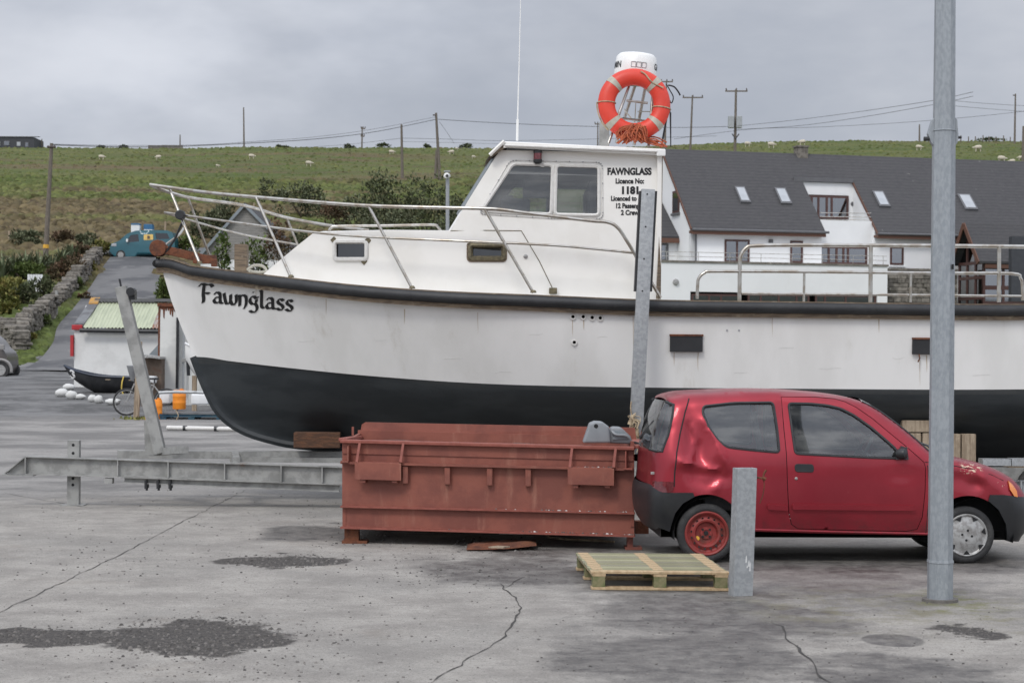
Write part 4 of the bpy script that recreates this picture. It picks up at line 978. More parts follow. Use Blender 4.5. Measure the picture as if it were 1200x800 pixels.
# leaning guide post and its stub; upright guide post with rubber strips
mb = MB(); a = P(188, 531, TY+.5); b = P(142, 336, TY+.5); d = (b-a).normalized()
mb.beam(a, b, .13, .13, up=Vector((0, 1, 0))); mb.build('leaning_guide_post', 'galv_old', tr_, bevel=.006)
mb = MB(); mb.lathe([(.05, -.07), (.05, .07)], P(149, 342, TY+.45)+Vector((.05, 0, 0)), (0, 1, 0), 12); mb.box(P(154, 346, TY+.5), (.10, .12, .1)); mb.tube([b, b+Vector((-.02, 0, .09))], .012, 6); mb.build('post_roller', 'black_plastic', tr_)
mb = MB(); mb.beam(P(176, 532, TY+.55), P(174.5, 492, TY+.55), .09, .1); mb.build('stub_post', 'galv_old', tr_)
GPY = 20.28
a = P(743.5, 540, GPY); b = P(759.5, 222, GPY)
mb = MB(); mb.beam(a, b, .145, .10, up=Vector((0, 1, 0)))
for py in (228, 266, 303.5, 341): 
    t = (py-540)/(222-540); q = a.lerp(b, t)+Vector((-.01, -.051, 0)); mb.lathe([(0, .001), (.014, .001), (.014, -.01)], q, (0, -1, 0), 8, 1)
mb.build('upright_guide_post', ['galv', 'dark'], tr_, bevel=.004, smooth=30)
u = (b-a).normalized(); x = Vector((1, 0, 0))
mb = MB(); l0 = a.lerp(b, .625); mb.beam(l0+x*-.083+Vector((0, .03, 0)), b+x*-.083+Vector((0, .03, -.02)), .028, .12, up=Vector((0, 1, 0))); mb.beam(l0+x*.083+Vector((0, .03, 0)), b+x*.083+Vector((0, .03, -.02)), .028, .12, up=Vector((0, 1, 0)))
mb.build('rubber_strip', 'rubber', tr_)
mb = MB(); mb.beam(a+Vector((0, 0, .05)), Vector((a.x-.03, TY+.15, .45)), .14, .12); mb.beam(a+Vector((0, 0, .08)), Vector((a.x, GPY, .3)), .145, .1, up=Vector((0, 1, 0))); mb.build('post_bracket', 'galv_old', tr_)
# pale frayed rope round the upright post
mb = MB(); rnd = random.Random(5)
for k in range(60):
    c = P(742+rnd.uniform(-4, 4), 484+rnd.random()**.8*34, GPY-.09); e = c+Vector((rnd.uniform(-.06, .06), rnd.uniform(-.05, .02), rnd.uniform(-.16, -.02))); mb.tube(smoothpts([c, c.lerp(e, .5)+Vector((rnd.uniform(-.04, .04), 0, .02)), e], 3), rnd.uniform(.004, .009), 4)
for k in range(16):
    c = P(742+rnd.uniform(-5, 5), 490+rnd.random()*26, GPY-.11); s_ = rnd.uniform(.015, .032); mb.add([c, c+Vector((s_*rnd.uniform(.5, 1.5), -.02, s_*.6)), c+Vector((s_, rnd.uniform(-.02, .02), -s_*2.2)), c+Vector((-s_*.6, 0, -s_*1.6))], [(0, 1, 2, 3)])
mb.tube(smoothpts([P(740, 505, GPY-.08), P(741, 492, GPY-.08), P(739, 478, GPY-.08), P(740, 470, GPY-.07)], 3), .007, 4)
tag(mb.build('frayed_rope', 'pale_rope', normals=False), 'frayed tan rope bundle tied round the steel post behind the red car', 'rope')
# timber packing under the hull
def timber(pts, label, name='timber_block', m='old_timber', bev=.008):
    mb = MB()
    for c, d, rz in pts: mb.box(c, d, rz)
    return tag(mb.build(name, m, bevel=bev), label, 'timber', 'timbers packed under the hull')
c = P(372, 515, TY+1.0); timber([(c, (.54, .3, .18), .05)], 'rusty brown timber block wedged under the bow, left of the red container', m='rusty_timber')
TY2 = 21.0
for i, (x0, y0, x1, y1, lab) in enumerate(((1056, 492, 1096, 506, 'short flat plank stacked on top of the upright timbers under the hull'), (1062, 507, 1078, 560, 'upright plank under the hull, nearest the car windscreen'), (1080, 507, 1108, 560, 'broad upright plank under the hull, half hidden by the lamp post'), (1109, 508, 1124, 560, 'upright plank under the hull, just right of the lamp post'), (1126, 508, 1142, 562, 'upright pale plank at the right end of the timbers under the hull'))):
    a = P(x0, y0, TY2); b = P(x1, y1, TY2); timber([((a+b)/2+Vector((0, 0, 0)), (b.x-a.x, .12, a.z-b.z), 0)], lab)
a = P(1149, 537, TY2-.4); b = P(1182, 545, TY2-.4); mb = MB(); mb.box((a+b)/2, (b.x-a.x, .2, a.z-b.z)); mb.box((P(1183, 537, TY2-.4)+P(1230, 545, TY2-.4))/2, (.44, .2, .08)); mb.build('aft_cross_beam', 'galv', tr_)
a = P(1178, 546, TY2+.3); b = P(1240, 563, TY2+.3); timber([((a+b)/2, (b.x-a.x, .3, a.z-b.z), 0)], 'brown timber baulk under the hull beyond the front of the red car', m='weathered_wood')
mb = MB(); a = P(1186, 562, TY2-.3); b = P(1260, 588, TY2-.3); ibeam(mb, Vector((a.x, a.y, (a.z+b.z)/2)), Vector((b.x, a.y, (a.z+b.z)/2)), a.z-b.z, .1); mb.box(((P(1196, 575, TY2-.35))), (.015, .06, .22)); mb.build('aft_side_beam', 'galv', tr_)
mb = MB(); q = P(1215, 600, TY2-.2); mb.lathe([(.05, -.09), (.24, -.08), (.27, -.05), (.27, .05), (.24, .08), (.05, .09)], Vector((q.x+.1, TY2, .27)), (0, 1, 0), 24); mb.build('trailer_wheel', 'tyre', tr_, smooth=40)
# ---------------------------------------------------------------- the red car
WT = [(.12, .66), (.22, .715), (.32, .735), (.45, .752), (.58, .757), (.72, .755), (.84, .748), (.92, .735), (1.0, .712), (1.12, .672), (1.25, .625), (1.40, .575)]
CYC = 16.5; CX0 = 2.6
PR = {}
def P2(px, py):                 # silhouette points stand near the middle of the car
    p = P(px, py, CYC-.35+.05*(((px-600)/F*16)-CX0)); return (p.x, p.z)
SEG = {'rb': [(764, 618), (756, 605), (753, 590), (753, 574), (756, 565)],
       'hl': [(756, 565), (757, 553), (758, 540), (759, 526)],
       'rg': [(759, 526), (762, 508), (768, 489), (778, 469)],
       'rf': [(778, 469), (780, 465.5), (788, 463), (800, 461), (840, 459), (880, 458), (920, 459), (960, 462), (988, 466), (1003, 470)],
       'ws': [(1003, 470), (1020, 479), (1040, 494), (1060, 511), (1081, 531)],
       'hd': [(1081, 531), (1100, 534.5), (1117, 537.5), (1142, 543), (1160, 549.5), (1176, 558)],
       'ns': [(1176, 558), (1184, 565), (1190, 573), (1193, 580)],
       'fb': [(1193, 580), (1196, 588), (1197, 602), (1195, 618), (1188, 632)]}
def dpath(pts, s=.05):
    out = []
    for a, b in zip(pts, pts[1:]):
        n = max(1, int(math.hypot(b[0]-a[0], b[1]-a[1])/s+.5)); out += [(lerp(a[0], b[0], i/n), lerp(a[1], b[1], i/n)) for i in range(n)]
    return out+[pts[-1]]
PRO = {k: [P2(*p) for p in v] for k, v in SEG.items()}
for k in ('rf', 'hd', 'rg', 'hl', 'rb', 'fb', 'ws'):
    q = smoothpts([Vector((a, b, 0)) for a, b in PRO[k]], 4); PRO[k] = [(p.x, p.y) for p in q]
PATH = []
for k in SEG: PATH += PRO[k][(1 if PATH else 0):]
XR, XF = min(p[0] for p in PATH), max(p[0] for p in PATH)
def dent(x, z):
    d = 0.
    def g(px, py, rx, ry): p = P(px, py, 15.85); return math.exp(-((x-p.x)/(rx*.0072))**2-((z-p.z)/(ry*.0072))**2)
    d -= .070*g(814, 528, 12, 26)+.036*g(835, 552, 15, 13)+.035*g(804, 502, 6, 18)
    def ridge(pts, h, w):
        q = [(P(a, b, 15.85).x, P(a, b, 15.85).z) for a, b in pts]; return h*math.exp(-abs(pathd((x, z), q))/(w*.0072))
    if 3 > x > .9:
        d += ridge([(792, 540), (806, 541), (820, 547), (836, 548)], .034, 4.5)+ridge([(803, 490), (812, 514), (803, 540)], .027, 4)+ridge([(820, 492), (836, 522), (846, 548), (834, 570)], .022, 5)-ridge([(806, 560), (822, 567), (842, 558)], .016, 5)-ridge([(798, 552), (816, 556)], .012, 4)
    d -= .034*g(1138, 567, 9, 7)+.020*g(1120, 560, 12, 10)-.018*g(1147, 560, 4, 8)+.006*g(1050, 556, 16, 9)
    return d
def wcar(x, z):
    w = sinterp(WT, z); w -= .035*((x-2.75)/1.6)**4
    d = pathd((x, z), PATH) if (z > 1.1 or x < XR+.5 or x > XF-.65 or z > .72) else 9
    r = interp([(XR+.05, .20), (XR+.4, .12), (2.2, .085), (3.2, .09), (XF-.5, .12), (XF-.1, .26)], x)
    if z > 1.15: r = min(r, .13)
    if d < r: w -= r*.95*(1-math.sqrt(max(0, 1-(1-d/r)**2)))
    return max(.3, w)
SP = .026
for k in PRO: PRO[k] = dpath(PRO[k], SP)
WC = {}
def wcar_c(x, z):
    k = (round(x, 4), round(z, 4))
    if k not in WC: WC[k] = wcar(x, z)
    return WC[k]
KY = math.tan(R(2.2))
CAR = Lift(CYC, wcar_c, KY, CX0)
class Near(Lift):               # the struck side: dents only on the side facing the yard
    def at(s, x, z, side=-1, off=0.):
        return Lift.at(s, x, z, side, off+(dent(x, z) if side < 0 else 0))
CARD = Near(CYC, wcar_c, KY, CX0)
def arch(cx, cy, r, a0, a1, n=14): return [(cx+r*math.cos(R(lerp(a0, a1, i/n))), cy-r*math.sin(R(lerp(a0, a1, i/n)))) for i in range(n+1)]
rw, fw = (828, 622), (1134.5, 626)
car = thing('small_car', 'small dark red car with crumpled rear quarter, parked beside the red container', 'car', (2.7, 16.4, 0))
rgside = [(774.5, 471), (789, 474), (787, 492), (778, 523), (774, 531), (763, 529)]
poly_rg = CAR.poly([(776, 529), (783, 510), (788, 488), (789.5, 474)])
body_pts = PRO['hl'][:]+[CAR.xz(769, 528.5)]+poly_rg+PRO['rf'][1:]+PRO['ws'][1:]+PRO['hd'][1:]+PRO['ns'][1:]
body_pts += CAR.poly([(1176, 580), (1160, 580), (1158, 587)]+arch(*fw, 45.5, 57, 178)+[(1088.5, 627), (980, 625), (873, 622)]+arch(*rw, 43, 3, 110)+[(812, 577), (785, 577), (770, 572)])
door_pts = CAR.poly([(915, 464.5), (918, 500), (921, 530), (922.5, 570), (924, 600), (927, 614), (935, 619.5), (1000, 621.5), (1062, 622.5), (1075, 620), (1081, 606), (1084.5, 575), (1085, 548), (1083, 541), (1062, 522.5), (1040, 504.5), (1022, 489.5), (1004, 477), (990, 470), (978, 466.5), (955, 464.5)])
qw = roundpoly(CAR.poly([(824, 476), (860, 472), (906, 471.5), (910.5, 500), (913.5, 530), (884, 527.5), (852, 524), (841, 516), (830, 500), (823.5, 485)]), .035)
dw = roundpoly(CAR.poly([(924, 472.5), (950, 473), (970, 475), (985, 478.5), (1000, 486), (1020, 500), (1040, 517), (1050, 526), (1056, 537), (1020, 536), (932, 531.5), (928, 503)]), .03)
mb = MB()
for s in (-1, 1): CARD.panel(mb, body_pts, (door_pts, qw), s, 0, SP)
def cstrip(pts, crown, n=14, sp=None, cx=0.):
    rows = []
    for x, z in pts:
        w = wcar_c(x, z); rows.append([CAR.mid(x+cx*(1-(2*i/n-1)**2), z+crown*(1-(2*i/n-1)**2), w*(2*i/n-1)) for i in range(n+1)])
    return rows
for k, cr, cx in (('hl', 0, -.03), ('rf', .018, 0), ('hd', .02, 0), ('ns', .0, .05)): mb.grid(cstrip(PRO[k], cr, cx=cx))
body = mb.build('body', 'car_red', car, smooth=42, weld=.004)
# far and near doors
def inset(poly, d):
    out = []; N = len(poly); a = sum(poly[i-1][0]*poly[i][1]-poly[i][0]*poly[i-1][1] for i in range(N)); sg = 1 if a > 0 else -1
    for i in range(N):
        p = Vector(poly[i]); t = (Vector(poly[(i+1) % N])-Vector(poly[i-1])).normalized(); n_ = Vector((-t.y, t.x))*sg; q = p+n_*d; out.append((q.x, q.y))
    return out
for s in (-1, 1):
    mb = MB(); CARD.panel(mb, inset(door_pts, .0055), (dw,), s, .001, SP); door = mb.build('door', 'car_red', car, smooth=42)
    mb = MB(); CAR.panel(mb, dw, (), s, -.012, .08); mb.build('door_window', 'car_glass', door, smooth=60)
    ringtube(dw, CAR, -.002, .012, side=s).build('window_seal', 'rubber', door, smooth=50)
    mb = MB(); hp = roundpoly(CAR.poly([(932, 544), (952.5, 544.5), (953, 552.5), (932.5, 552)]), .02); CAR.panel(mb, hp, (), s, .008, .05); h = mb.build('door_handle', 'black_plastic', door, smooth=50)
    ringtube(hp, CAR, .002, .007, side=s).build('handle_rim', 'rubber', h, smooth=50)
    MB().lathe([(0, .010), (.010, .008), (.014, 0)], CAR.at(*CAR.xz(933, 560.5), s, 0), (0, s, 0), 12).build('door_lock', 'chrome_grey', door, smooth=50)
    def mould(a, b, par):
        mb = MB(); pl = roundpoly(CAR.poly([(a, 590.5), (b, 592.5), (b, 598), (a, 596.5)]), .018); CAR.panel(mb, pl, (), s, .026, .05)
        v = dens(pl, .05); mb.grid([[CAR.at(x, z, s, .026) for x, z in v], [CAR.at(x, z, s, -.004) for x, z in v]], wrap=True); mb.build('side_moulding', 'car_red', par, smooth=50, weld=True)
    mould(928, 1072, door); mould(899, 923, car)
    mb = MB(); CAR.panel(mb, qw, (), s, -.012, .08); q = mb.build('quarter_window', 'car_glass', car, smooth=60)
    ringtube(qw, CAR, -.002, .012, side=s).build('window_seal', 'rubber', q, smooth=50)
    # sill edge highlight and the dark edge of the door opening
    mb = MB(); mb.tube(CAR.line(CAR.poly([(874, 620), (980, 623), (1088, 625.5)]), -.004, s), .012, 6); mb.build('sill', 'car_red', car, smooth=60)
# gap between tailgate and side, other seams
for s in (-1, 1): MB().tube(CARD.line([q for a, b in zip(*(lambda L: (L, L[1:]))(CAR.poly([(790, 570), (790.5, 555), (793, 530), (797, 508), (803, 482), (808, 463)]))) for q in [(lerp(a[0], b[0], k/5), lerp(a[1], b[1], k/5)) for k in range(5)]], .002, s), .006, 5).build('tailgate_seam', 'dark', car)
for pts in ([(1084, 541), (1110, 544), (1140, 549.5), (1162, 556), (1176, 563)], [(1085, 625), (1087, 600), (1089, 575), (1087, 545)]):
    mb = MB(); mb.tube(CARD.line(CAR.poly(pts), .0), .0032, 5); mb.build('panel_seam', 'dark', car)
# glass over the tailgate, wrapping to the sides, and the windscreen
mb = MB(); mb.grid(cstrip(PRO['rg'], 0, cx=-.03))
side_rg = PRO['rg'][:]+[CAR.xz(789.5, 474)]+CAR.poly([(788, 488), (783, 510), (776, 529), (769, 528.5)])
for s in (-1, 1): CAR.panel(mb, side_rg, (), s, 0, .04)
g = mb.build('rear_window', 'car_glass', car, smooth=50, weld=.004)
for s in (-1, 1):
    mb = MB(); mb.tube(CAR.line(CAR.poly([(780, 470.5), (789.5, 474), (788, 488), (783, 510), (776, 529), (769, 528.5), (760, 526)]), .0, s), .012, 6); mb.build('window_seal', 'rubber', g, smooth=50)
x0, z0 = PRO['rg'][len(PRO['rg'])//5]; mb = MB(); mb.beam(CAR.mid(x0-.04, z0-.02, .1), CAR.mid(x0+.03, z0+.14, -.35), .02, .025); mb.build('rear_wiper', 'black_plastic', car)
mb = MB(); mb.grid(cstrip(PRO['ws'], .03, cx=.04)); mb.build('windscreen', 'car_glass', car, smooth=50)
mb = MB()
for s in (-1, 1): mb.tube([CAR.at(x, z, s, .004) for x, z in PRO['ws']], .011, 6)
mb.build('windscreen_seal', 'rubber', car)
mb = MB(); 
for v0, v1 in ((-.55, .0), (-.05, .5)):
    a = CAR.mid(PRO['ws'][-1][0]+.03, PRO['ws'][-1][1]+.03, v0); b = CAR.mid(PRO['ws'][-4][0]+.05, PRO['ws'][-4][1]+.045, v1); mb.tube([a, a.lerp(b, .3)+Vector((0, 0, .02)), b], .010, 5)
mb.build('windscreen_wiper', 'black_plastic', car)
mb = MB(); mb.beam(CAR.mid(PRO['ws'][-1][0]-.005, PRO['ws'][-1][1]+.004, -.6), CAR.mid(PRO['ws'][-1][0]-.005, PRO['ws'][-1][1]+.004, .6), .09, .02); mb.build('cowl', 'black_plastic', car)
# bumpers
rb_poly = PRO['rb'][:]+CAR.poly([(770, 572), (785, 577), (812, 577), (814, 581.5), (800, 589.5), (791, 601), (787, 613), (784.5, 622.5), (778, 620), (772, 618)])
fb_poly = PRO['fb'][:]+CAR.poly([(1180, 633), (1178.5, 614), (1170, 597), (1158, 586.5), (1160, 579.5), (1176, 579.5)])
for nm, pl, k, cx in (('rear_bumper', rb_poly, 'rb', -.05), ('front_bumper', fb_poly, 'fb', .06)):
    mb = MB()
    for s in (-1, 1):
        CAR.panel(mb, pl, (), s, .012, .035); e = dens(pl, .035); mb.grid([[CAR.at(x, z, s, .012) for x, z in e], [CAR.at(x, z, s, -.02) for x, z in e]], wrap=True)
    rows = []
    for x, z in PRO[k]:
        w = wcar_c(x, z)+.012; rows.append([CAR.mid(x+cx*(1-(2*i/14-1)**2), z, w*(2*i/14-1)) for i in range(15)])
    mb.grid(rows); mb.build(nm, 'black_plastic', car, smooth=45, weld=.003)
# lamps
for s in (-1, 1):
    pl = roundpoly(CAR.poly([(765, 563), (789, 564), (789, 573), (785, 577), (774, 576), (764, 570)]), .012); mb = MB(); CAR.panel(mb, pl, (), s, .016, .02); e = dens(pl, .02)
    mb.grid([[CAR.at(x, z, s, .016) for x, z in e], [CAR.at(x, z, s, -.01) for x, z in e]], wrap=True); mb.build('tail_light', 'lamp_red', car, smooth=45, weld=True)
    pl = CAR.poly([(1181, 563), (1186, 567), (1191, 575), (1192, 582), (1188, 581), (1183, 573)]); mb = MB(); CAR.panel(mb, pl, (), s, .016, .02); e = dens(pl, .02)
    mb.grid([[CAR.at(x, z, s, .016) for x, z in e], [CAR.at(x, z, s, -.01) for x, z in e]], wrap=True); mb.build('indicator', 'orange_lens', car, smooth=45, weld=True)
    a = CAR.mid(P2(1184, 568)[0]-.10, P2(1184, 568)[1], s*.42); mb = MB(); mb.lathe([(.0, .05), (.07, .045), (.10, .02), (.11, -.02)], a, (1, 0, .2), 16); mb.build('headlight', 'skylight_pane', car, smooth=50)
# mirror, aerial-less; tailgate badge
c = CAR.at(*CAR.xz(1055.5, 531), -1, .045); mb = MB(); mb.lathe([(.0, -.045), (.04, -.04), (.05, 0), (.042, .03), (.02, .042), (0, .043)], c, (.75, -.5, .1), 14); mb.prism([CAR.at(*CAR.xz(1049, 538), -1, .004), CAR.at(*CAR.xz(1064, 538), -1, .004), CAR.at(*CAR.xz(1062, 524), -1, .004), CAR.at(*CAR.xz(1055, 522), -1, .004)], (0, -.03, 0)); mb.beam(c+Vector((0, .06, -.01)), c, .05, .04)
mb.build('door_mirror', 'black_plastic', car, smooth=45)
c = CAR.at(*CAR.xz(1058, 531), 1, .07); MB().lathe([(.0, -.05), (.05, -.045), (.062, 0), (.052, .04), (.02, .055), (0, .056)], c, (.75, .5, .1), 14).build('door_mirror', 'black_plastic', car, smooth=45)
# underside, floor, interior
x0, x1 = XR+.12, XF-.25
fl = lambda x, y, z: CAR.mid(x, z, y)
mb = MB(); mb.grid([[fl(x, y, .20) for x in (x0, x1)] for y in (-.56, .56)]); mb.grid([[fl(x, y, .26) for x in (x0, x1)] for y in (-.56, .56)]); mb.grid([[fl(x1-.55, y, z) for y in (-.7, .7)] for z in (.2, .72)])
mb.grid([[fl(XR+.12, y, z) for y in (-.6, .6)] for z in (.2, .7)]); mb.build('underbody', 'dark', car)
for wpx, wx in (((828, 622), 0), ((1134.5, 626), 1)):
    c = P(wpx[0], wpx[1], 16.0)
    for s in (-1, 1):
        mb = MB(); rows = []
        for i in range(17):
            a = R(lerp(-10, 190, i/16)); q = Vector((c.x+.325*math.cos(a), 0, c.z+.315*math.sin(a))); rows.append([CAR.mid(q.x, q.z, s*v) for v in (.70, .45)])
        mb.grid(rows); mb.add([rows[i][1] for i in range(17)], [tuple(range(17))]); mb.build('wheel_arch_liner', 'dark', car, smooth=60)
def seat(xc, y):
    mb = MB()
    mb.box(fl(xc, y, .48), (.48, .46, .16)); mb.box(fl(xc-.26, y, .78), (.15, .44, .56), rot=Matrix.Rotation(R(-14), 3, 'Y')); mb.box(fl(xc-.36, y, 1.13), (.09, .24, .17), rot=Matrix.Rotation(R(-14), 3, 'Y'))
    mb.build('seat', 'seat_grey', car, bevel=.04, smooth=40)
seat(2.75, -.33); seat(2.75, .33)
mb = MB(); mb.box(fl(1.86, 0, .50), (.45, 1.1, .16)); mb.box(fl(1.60, 0, .74), (.14, 1.1, .46), rot=Matrix.Rotation(R(-14), 3, 'Y')); mb.build('rear_bench', 'seat_grey', car, bevel=.04, smooth=40)
mb = MB(); mb.box(fl(3.42, 0, .80), (.30, 1.2, .18)); mb.build('dashboard', 'black_plastic', car, bevel=.03)
cw = fl(3.15, .33, .88); mb = MB(); ax_ = Vector((-.85, 0, .5)).normalized(); x_, u_ = frame(ax_, Vector((0, 0, 1))); mb.tube([cw+(x_*math.cos(R(a))+u_*math.sin(R(a)))*.18 for a in range(0, 360, 15)], .014, 6, closed=True); mb.tube([cw, cw+Vector((.25, 0, -.14))], .03, 6); mb.beam(cw-x_*.17, cw+x_*.17, .03, .02); mb.build('steering_wheel', 'black_plastic', car, smooth=60)
mb = MB(); mb.tube([fl(2.04, -.55, 1.18), fl(2.09, -.57, .95), fl(2.16, -.60, .62)], .03, 6); mb.tube([fl(2.04, -.555, 1.18), fl(2.03, -.54, 1.26)], .03, 6); mb.build('seat_belt', 'black_plastic', car)
# wheels
def wheel(px, py, R_, steel, near=True):
    Y = CYC+KY*((px-600)/F*16-CX0)-(.725 if near else -.725); c = P(px, py, CYC-.725); c.y = Y; c.z = R_-.004; ax_ = Vector((-KY, 1, 0)).normalized()*(-1 if near else 1)
    w = MB(); ri = R_*.735
    w.lathe([(ri-.01, -.15), (R_-.03, -.155), (R_-.006, -.13), (R_, -.07), (R_-.004, -.02), (R_-.022, -.002), (R_-.045, .004), (ri+.006, -.004), (ri-.004, -.012)], c, ax_, 40, cap=False)
    tyre = w.build('wheel', 'tyre', car, smooth=50)
    r = MB(); mname = 'wheel_red' if steel else 'chrome_grey'
    if steel: r.lathe([(ri-.006, -.10), (ri+.004, -.006), (ri-.006, .003), (ri-.018, -.004), (ri-.026, -.028), (ri-.04, -.034), (ri-.07, -.018), (ri-.085, -.022), (ri-.10, -.055), (.052, -.058), (.050, -.046), (.030, -.045), (.028, -.052), (0, -.052)], c, ax_, 40, cap=False)
    else: r.lathe([(ri-.008, -.10), (ri+.002, -.004), (ri-.006, .004), (ri-.016, .0), (ri-.024, -.006), (ri-.05, -.002), (.10, .012), (.06, .015), (.03, .012), (0, .012)], c, ax_, 40, cap=False)
    rim = r.build('rim', mname, tyre, smooth=40)
    x_, u_ = frame(ax_, Vector((0, 0, 1)))
    if not near: return
    d = MB()
    if steel:
        for k in range(16):
            a = 2*math.pi*(k+.3)/16; q = c+(x_*math.cos(a)+u_*math.sin(a))*(ri-.058)+ax_*-.0235; t = x_*-math.sin(a)+u_*math.cos(a); n_ = x_*math.cos(a)+u_*math.sin(a)
            d.add([q+t*.010*math.cos(b)+n_*.014*math.sin(b)+ax_*(.002 + .011*math.sin(b)) for b in [i*math.pi/4 for i in range(8)]], [tuple(range(8))])
        for k in range(4):
            a = 2*math.pi*(k+.5)/4; q = c+(x_*math.cos(a)+u_*math.sin(a))*.042+ax_*-.046; d.lathe([(0, .006), (.010, .006), (.011, -.01)], q, ax_, 8)
        d.lathe([(0, .001), (.019, .001), (.020, -.01)], c+ax_*-.046, ax_, 12)
        d.build('vent_holes', 'dark', rim, normals=False); q = c+x_*-.0+Vector((-.075, 0, -.045))+ax_*-.045; MB().lathe([(0, .012), (.018, .011), (.02, 0)], q, ax_, 12).build('yellow_sticker', 'yellow_band', rim)
    else:
        for k in range(7):
            a = 2*math.pi*(k+.25)/7; n_ = x_*math.cos(a)+u_*math.sin(a); t = x_*-math.sin(a)+u_*math.cos(a)
            d.add([c+n_*(ri-.033+.017*sy)+t*.024*sx*(1.25 if sy > 0 else .7)+ax_*(.0035-.001*sy) for sx, sy in ((-1, 1), (-.5, -.6), (0, -1), (.5, -.6), (1, 1))], [(0, 1, 2, 3, 4)])
        for k in range(4):
            a = 2*math.pi*(k+.1)/4; q = c+(x_*math.cos(a)+u_*math.sin(a))*.042+ax_*.0125; d.lathe([(0, .003), (.010, .003), (.011, -.004)], q, ax_, 10)
        d.build('cover_slots', 'dark', rim, normals=False)
wheel(828, 622, .250, True); wheel(1134.5, 626, .243, False); wheel(833, 622, .250, True, False); wheel(1136, 626, .243, False, False)
MB().box(CAR.at(*CAR.xz(766, 554), -1, .003), (.05, .006, .022)).build('tailgate_badge', 'chrome_grey', car)
# ---------------------------------------------------------------- red container
ct = thing('steel_container', 'open-topped rust red steel container on short legs, with hanging brackets and rubble inside', 'container', (-.2, 18, 0))
CYL, CYR = 17.15, 16.75
def cf(px, py, d=0., off=0.):    # a place on its long front face (d = metres behind the face)
    t = (px-400)/344; Y = lerp(CYL, CYR, t); p = P(px, py, Y); n = Vector((-(CYL-CYR)/2.66, -1, 0)).normalized(); n.x = -abs(n.x)
    return p-n*d+n*off
def face(mb, quad, d0, d1, m=0):  # a slab between two depths over a quad drawn on the front face
    a = [cf(x, y, d0) for x, y in quad]; b = [cf(x, y, d1) for x, y in quad]; n = len(quad)
    mb.add(a+b, [tuple(range(n)), tuple(reversed(range(n, 2*n)))]+[(i, n+i, n+(i+1) % n, (i+1) % n) for i in range(n)], m)
def tl_(px, yl, yr): return lerp(yl, yr, (px-400)/344)
mb = MB(); face(mb, [(401, 519), (743, 527), (743, 601), (401, 592)], 0, .03); face(mb, [(401, 594), (743, 602.5), (743, 627), (401, 617)], .02, .06)
ft = mb.build('front_wall', 'red_oxide', ct)
D = 1.75
zt = cf(401, 516).z
for px, s in ((401, 1), (743, -1)):
    mb = MB(); a = cf(px, 517, .01); b = cf(px, 617, .01); ab = a+Vector((0, D, 0)); bb = b+Vector((0, D, 0)); mb.add([a, b, bb, ab, a+Vector((s*.03, 0, 0)), b+Vector((s*.03, 0, 0)), bb+Vector((s*.03, 0, 0)), ab+Vector((s*.03, 0, 0))], [(0, 1, 2, 3), (4, 5, 6, 7), (0, 1, 5, 4), (3, 2, 6, 7), (0, 3, 7, 4)]); mb.build('end_wall', 'red_oxide', ct)
ba, bb = cf(401, 516)+Vector((0, D, 0)), cf(743, 525)+Vector((0, D, 0))
mb = MB(); mb.beam((ba+Vector((0, 0, -.35))), (bb+Vector((0, 0, -.35))), .04, .75)
q0 = P(428, 494.5, ba.y); q1 = P(744, 501, bb.y); e0 = P(421, 512, ba.y); e1 = P(746, 516, bb.y); q0b = P(424, 497, ba.y)
mb.prism([e0, e1, q1, q0, q0b], (0, .035, 0)); mb.build('back_wall', 'red_oxide', ct)
mb = MB(); mb.beam(cf(400, 516.5, -.01), cf(744, 525, -.01), .10, .030); mb.beam(cf(401, 515, .03), e0+Vector((0, .02, .0)), .08, .03); mb.beam(cf(743, 523.5, .03), e1+Vector((0, .02, .0)), .08, .03); mb.build('top_rim', 'red_oxide_worn', ct, bevel=.006)
mb = MB(); mb.beam(cf(401, 541.5, .0, .03), cf(743, 549.5, .0, .03), .085, .02); face(mb, [(402, 519), (742, 527), (742, 540), (402, 531)], -.012, .0); mb.build('upper_flange', 'red_oxide', ct)
mb = MB(); mb.beam(cf(400, 593, 0, .012), cf(744, 601, 0, .012), .05, .016); mb.build('middle_flange', 'red_oxide_worn', ct)
mb = MB(); mb.beam(cf(400, 617.5, .02, .02), cf(744, 627.5, .02, .02), .09, .018); mb.build('bottom_flange', 'red_oxide_worn', ct)
for px in (476, 525, 574.5, 619.5):
    a = cf(px, tl_(px, 544, 551), 0, .032); b = cf(px, tl_(px, 564, 572), 0, .032); mb = MB(); mb.beam(a, b, .05, .055, up=Vector((0, 1, 0))); mb.build('stub_rib', 'red_oxide', ct, bevel=.004)
for x0, x1, dy in ((419, 473, 0), (667, 721, 6)):
    br = MB(); face(br, [(x0, 540.5+dy), (x1, 541.8+dy), (x1, 562+dy), (x0, 560.5+dy)], -.115, -.10); hb = br.build('lifting_bracket', 'red_oxide', ct, bevel=.003)
    for a0, a1 in ((x0+4, x0+2), (x1+1, x1-1)): mb = MB(); mb.beam(cf(a0, 519+dy, 0, .05), cf(a1, 541+dy, 0, .105), .022, .03, up=Vector((0, 1, 0))); mb.build('bracket_bar', 'red_oxide_worn', hb)
    mb = MB()
    for a0 in (x0+9, x1-8): face(mb, [(a0-3, 555+dy), (a0+3, 555+dy), (a0+3, 564.5+dy), (a0-3, 564.5+dy)], -.10, .0)
    mb.beam(cf(x0, 541+dy, .0, .05), cf(x1, 542+dy, .0, .05), .10, .012); mb.build('bracket_tab', 'red_oxide', hb)
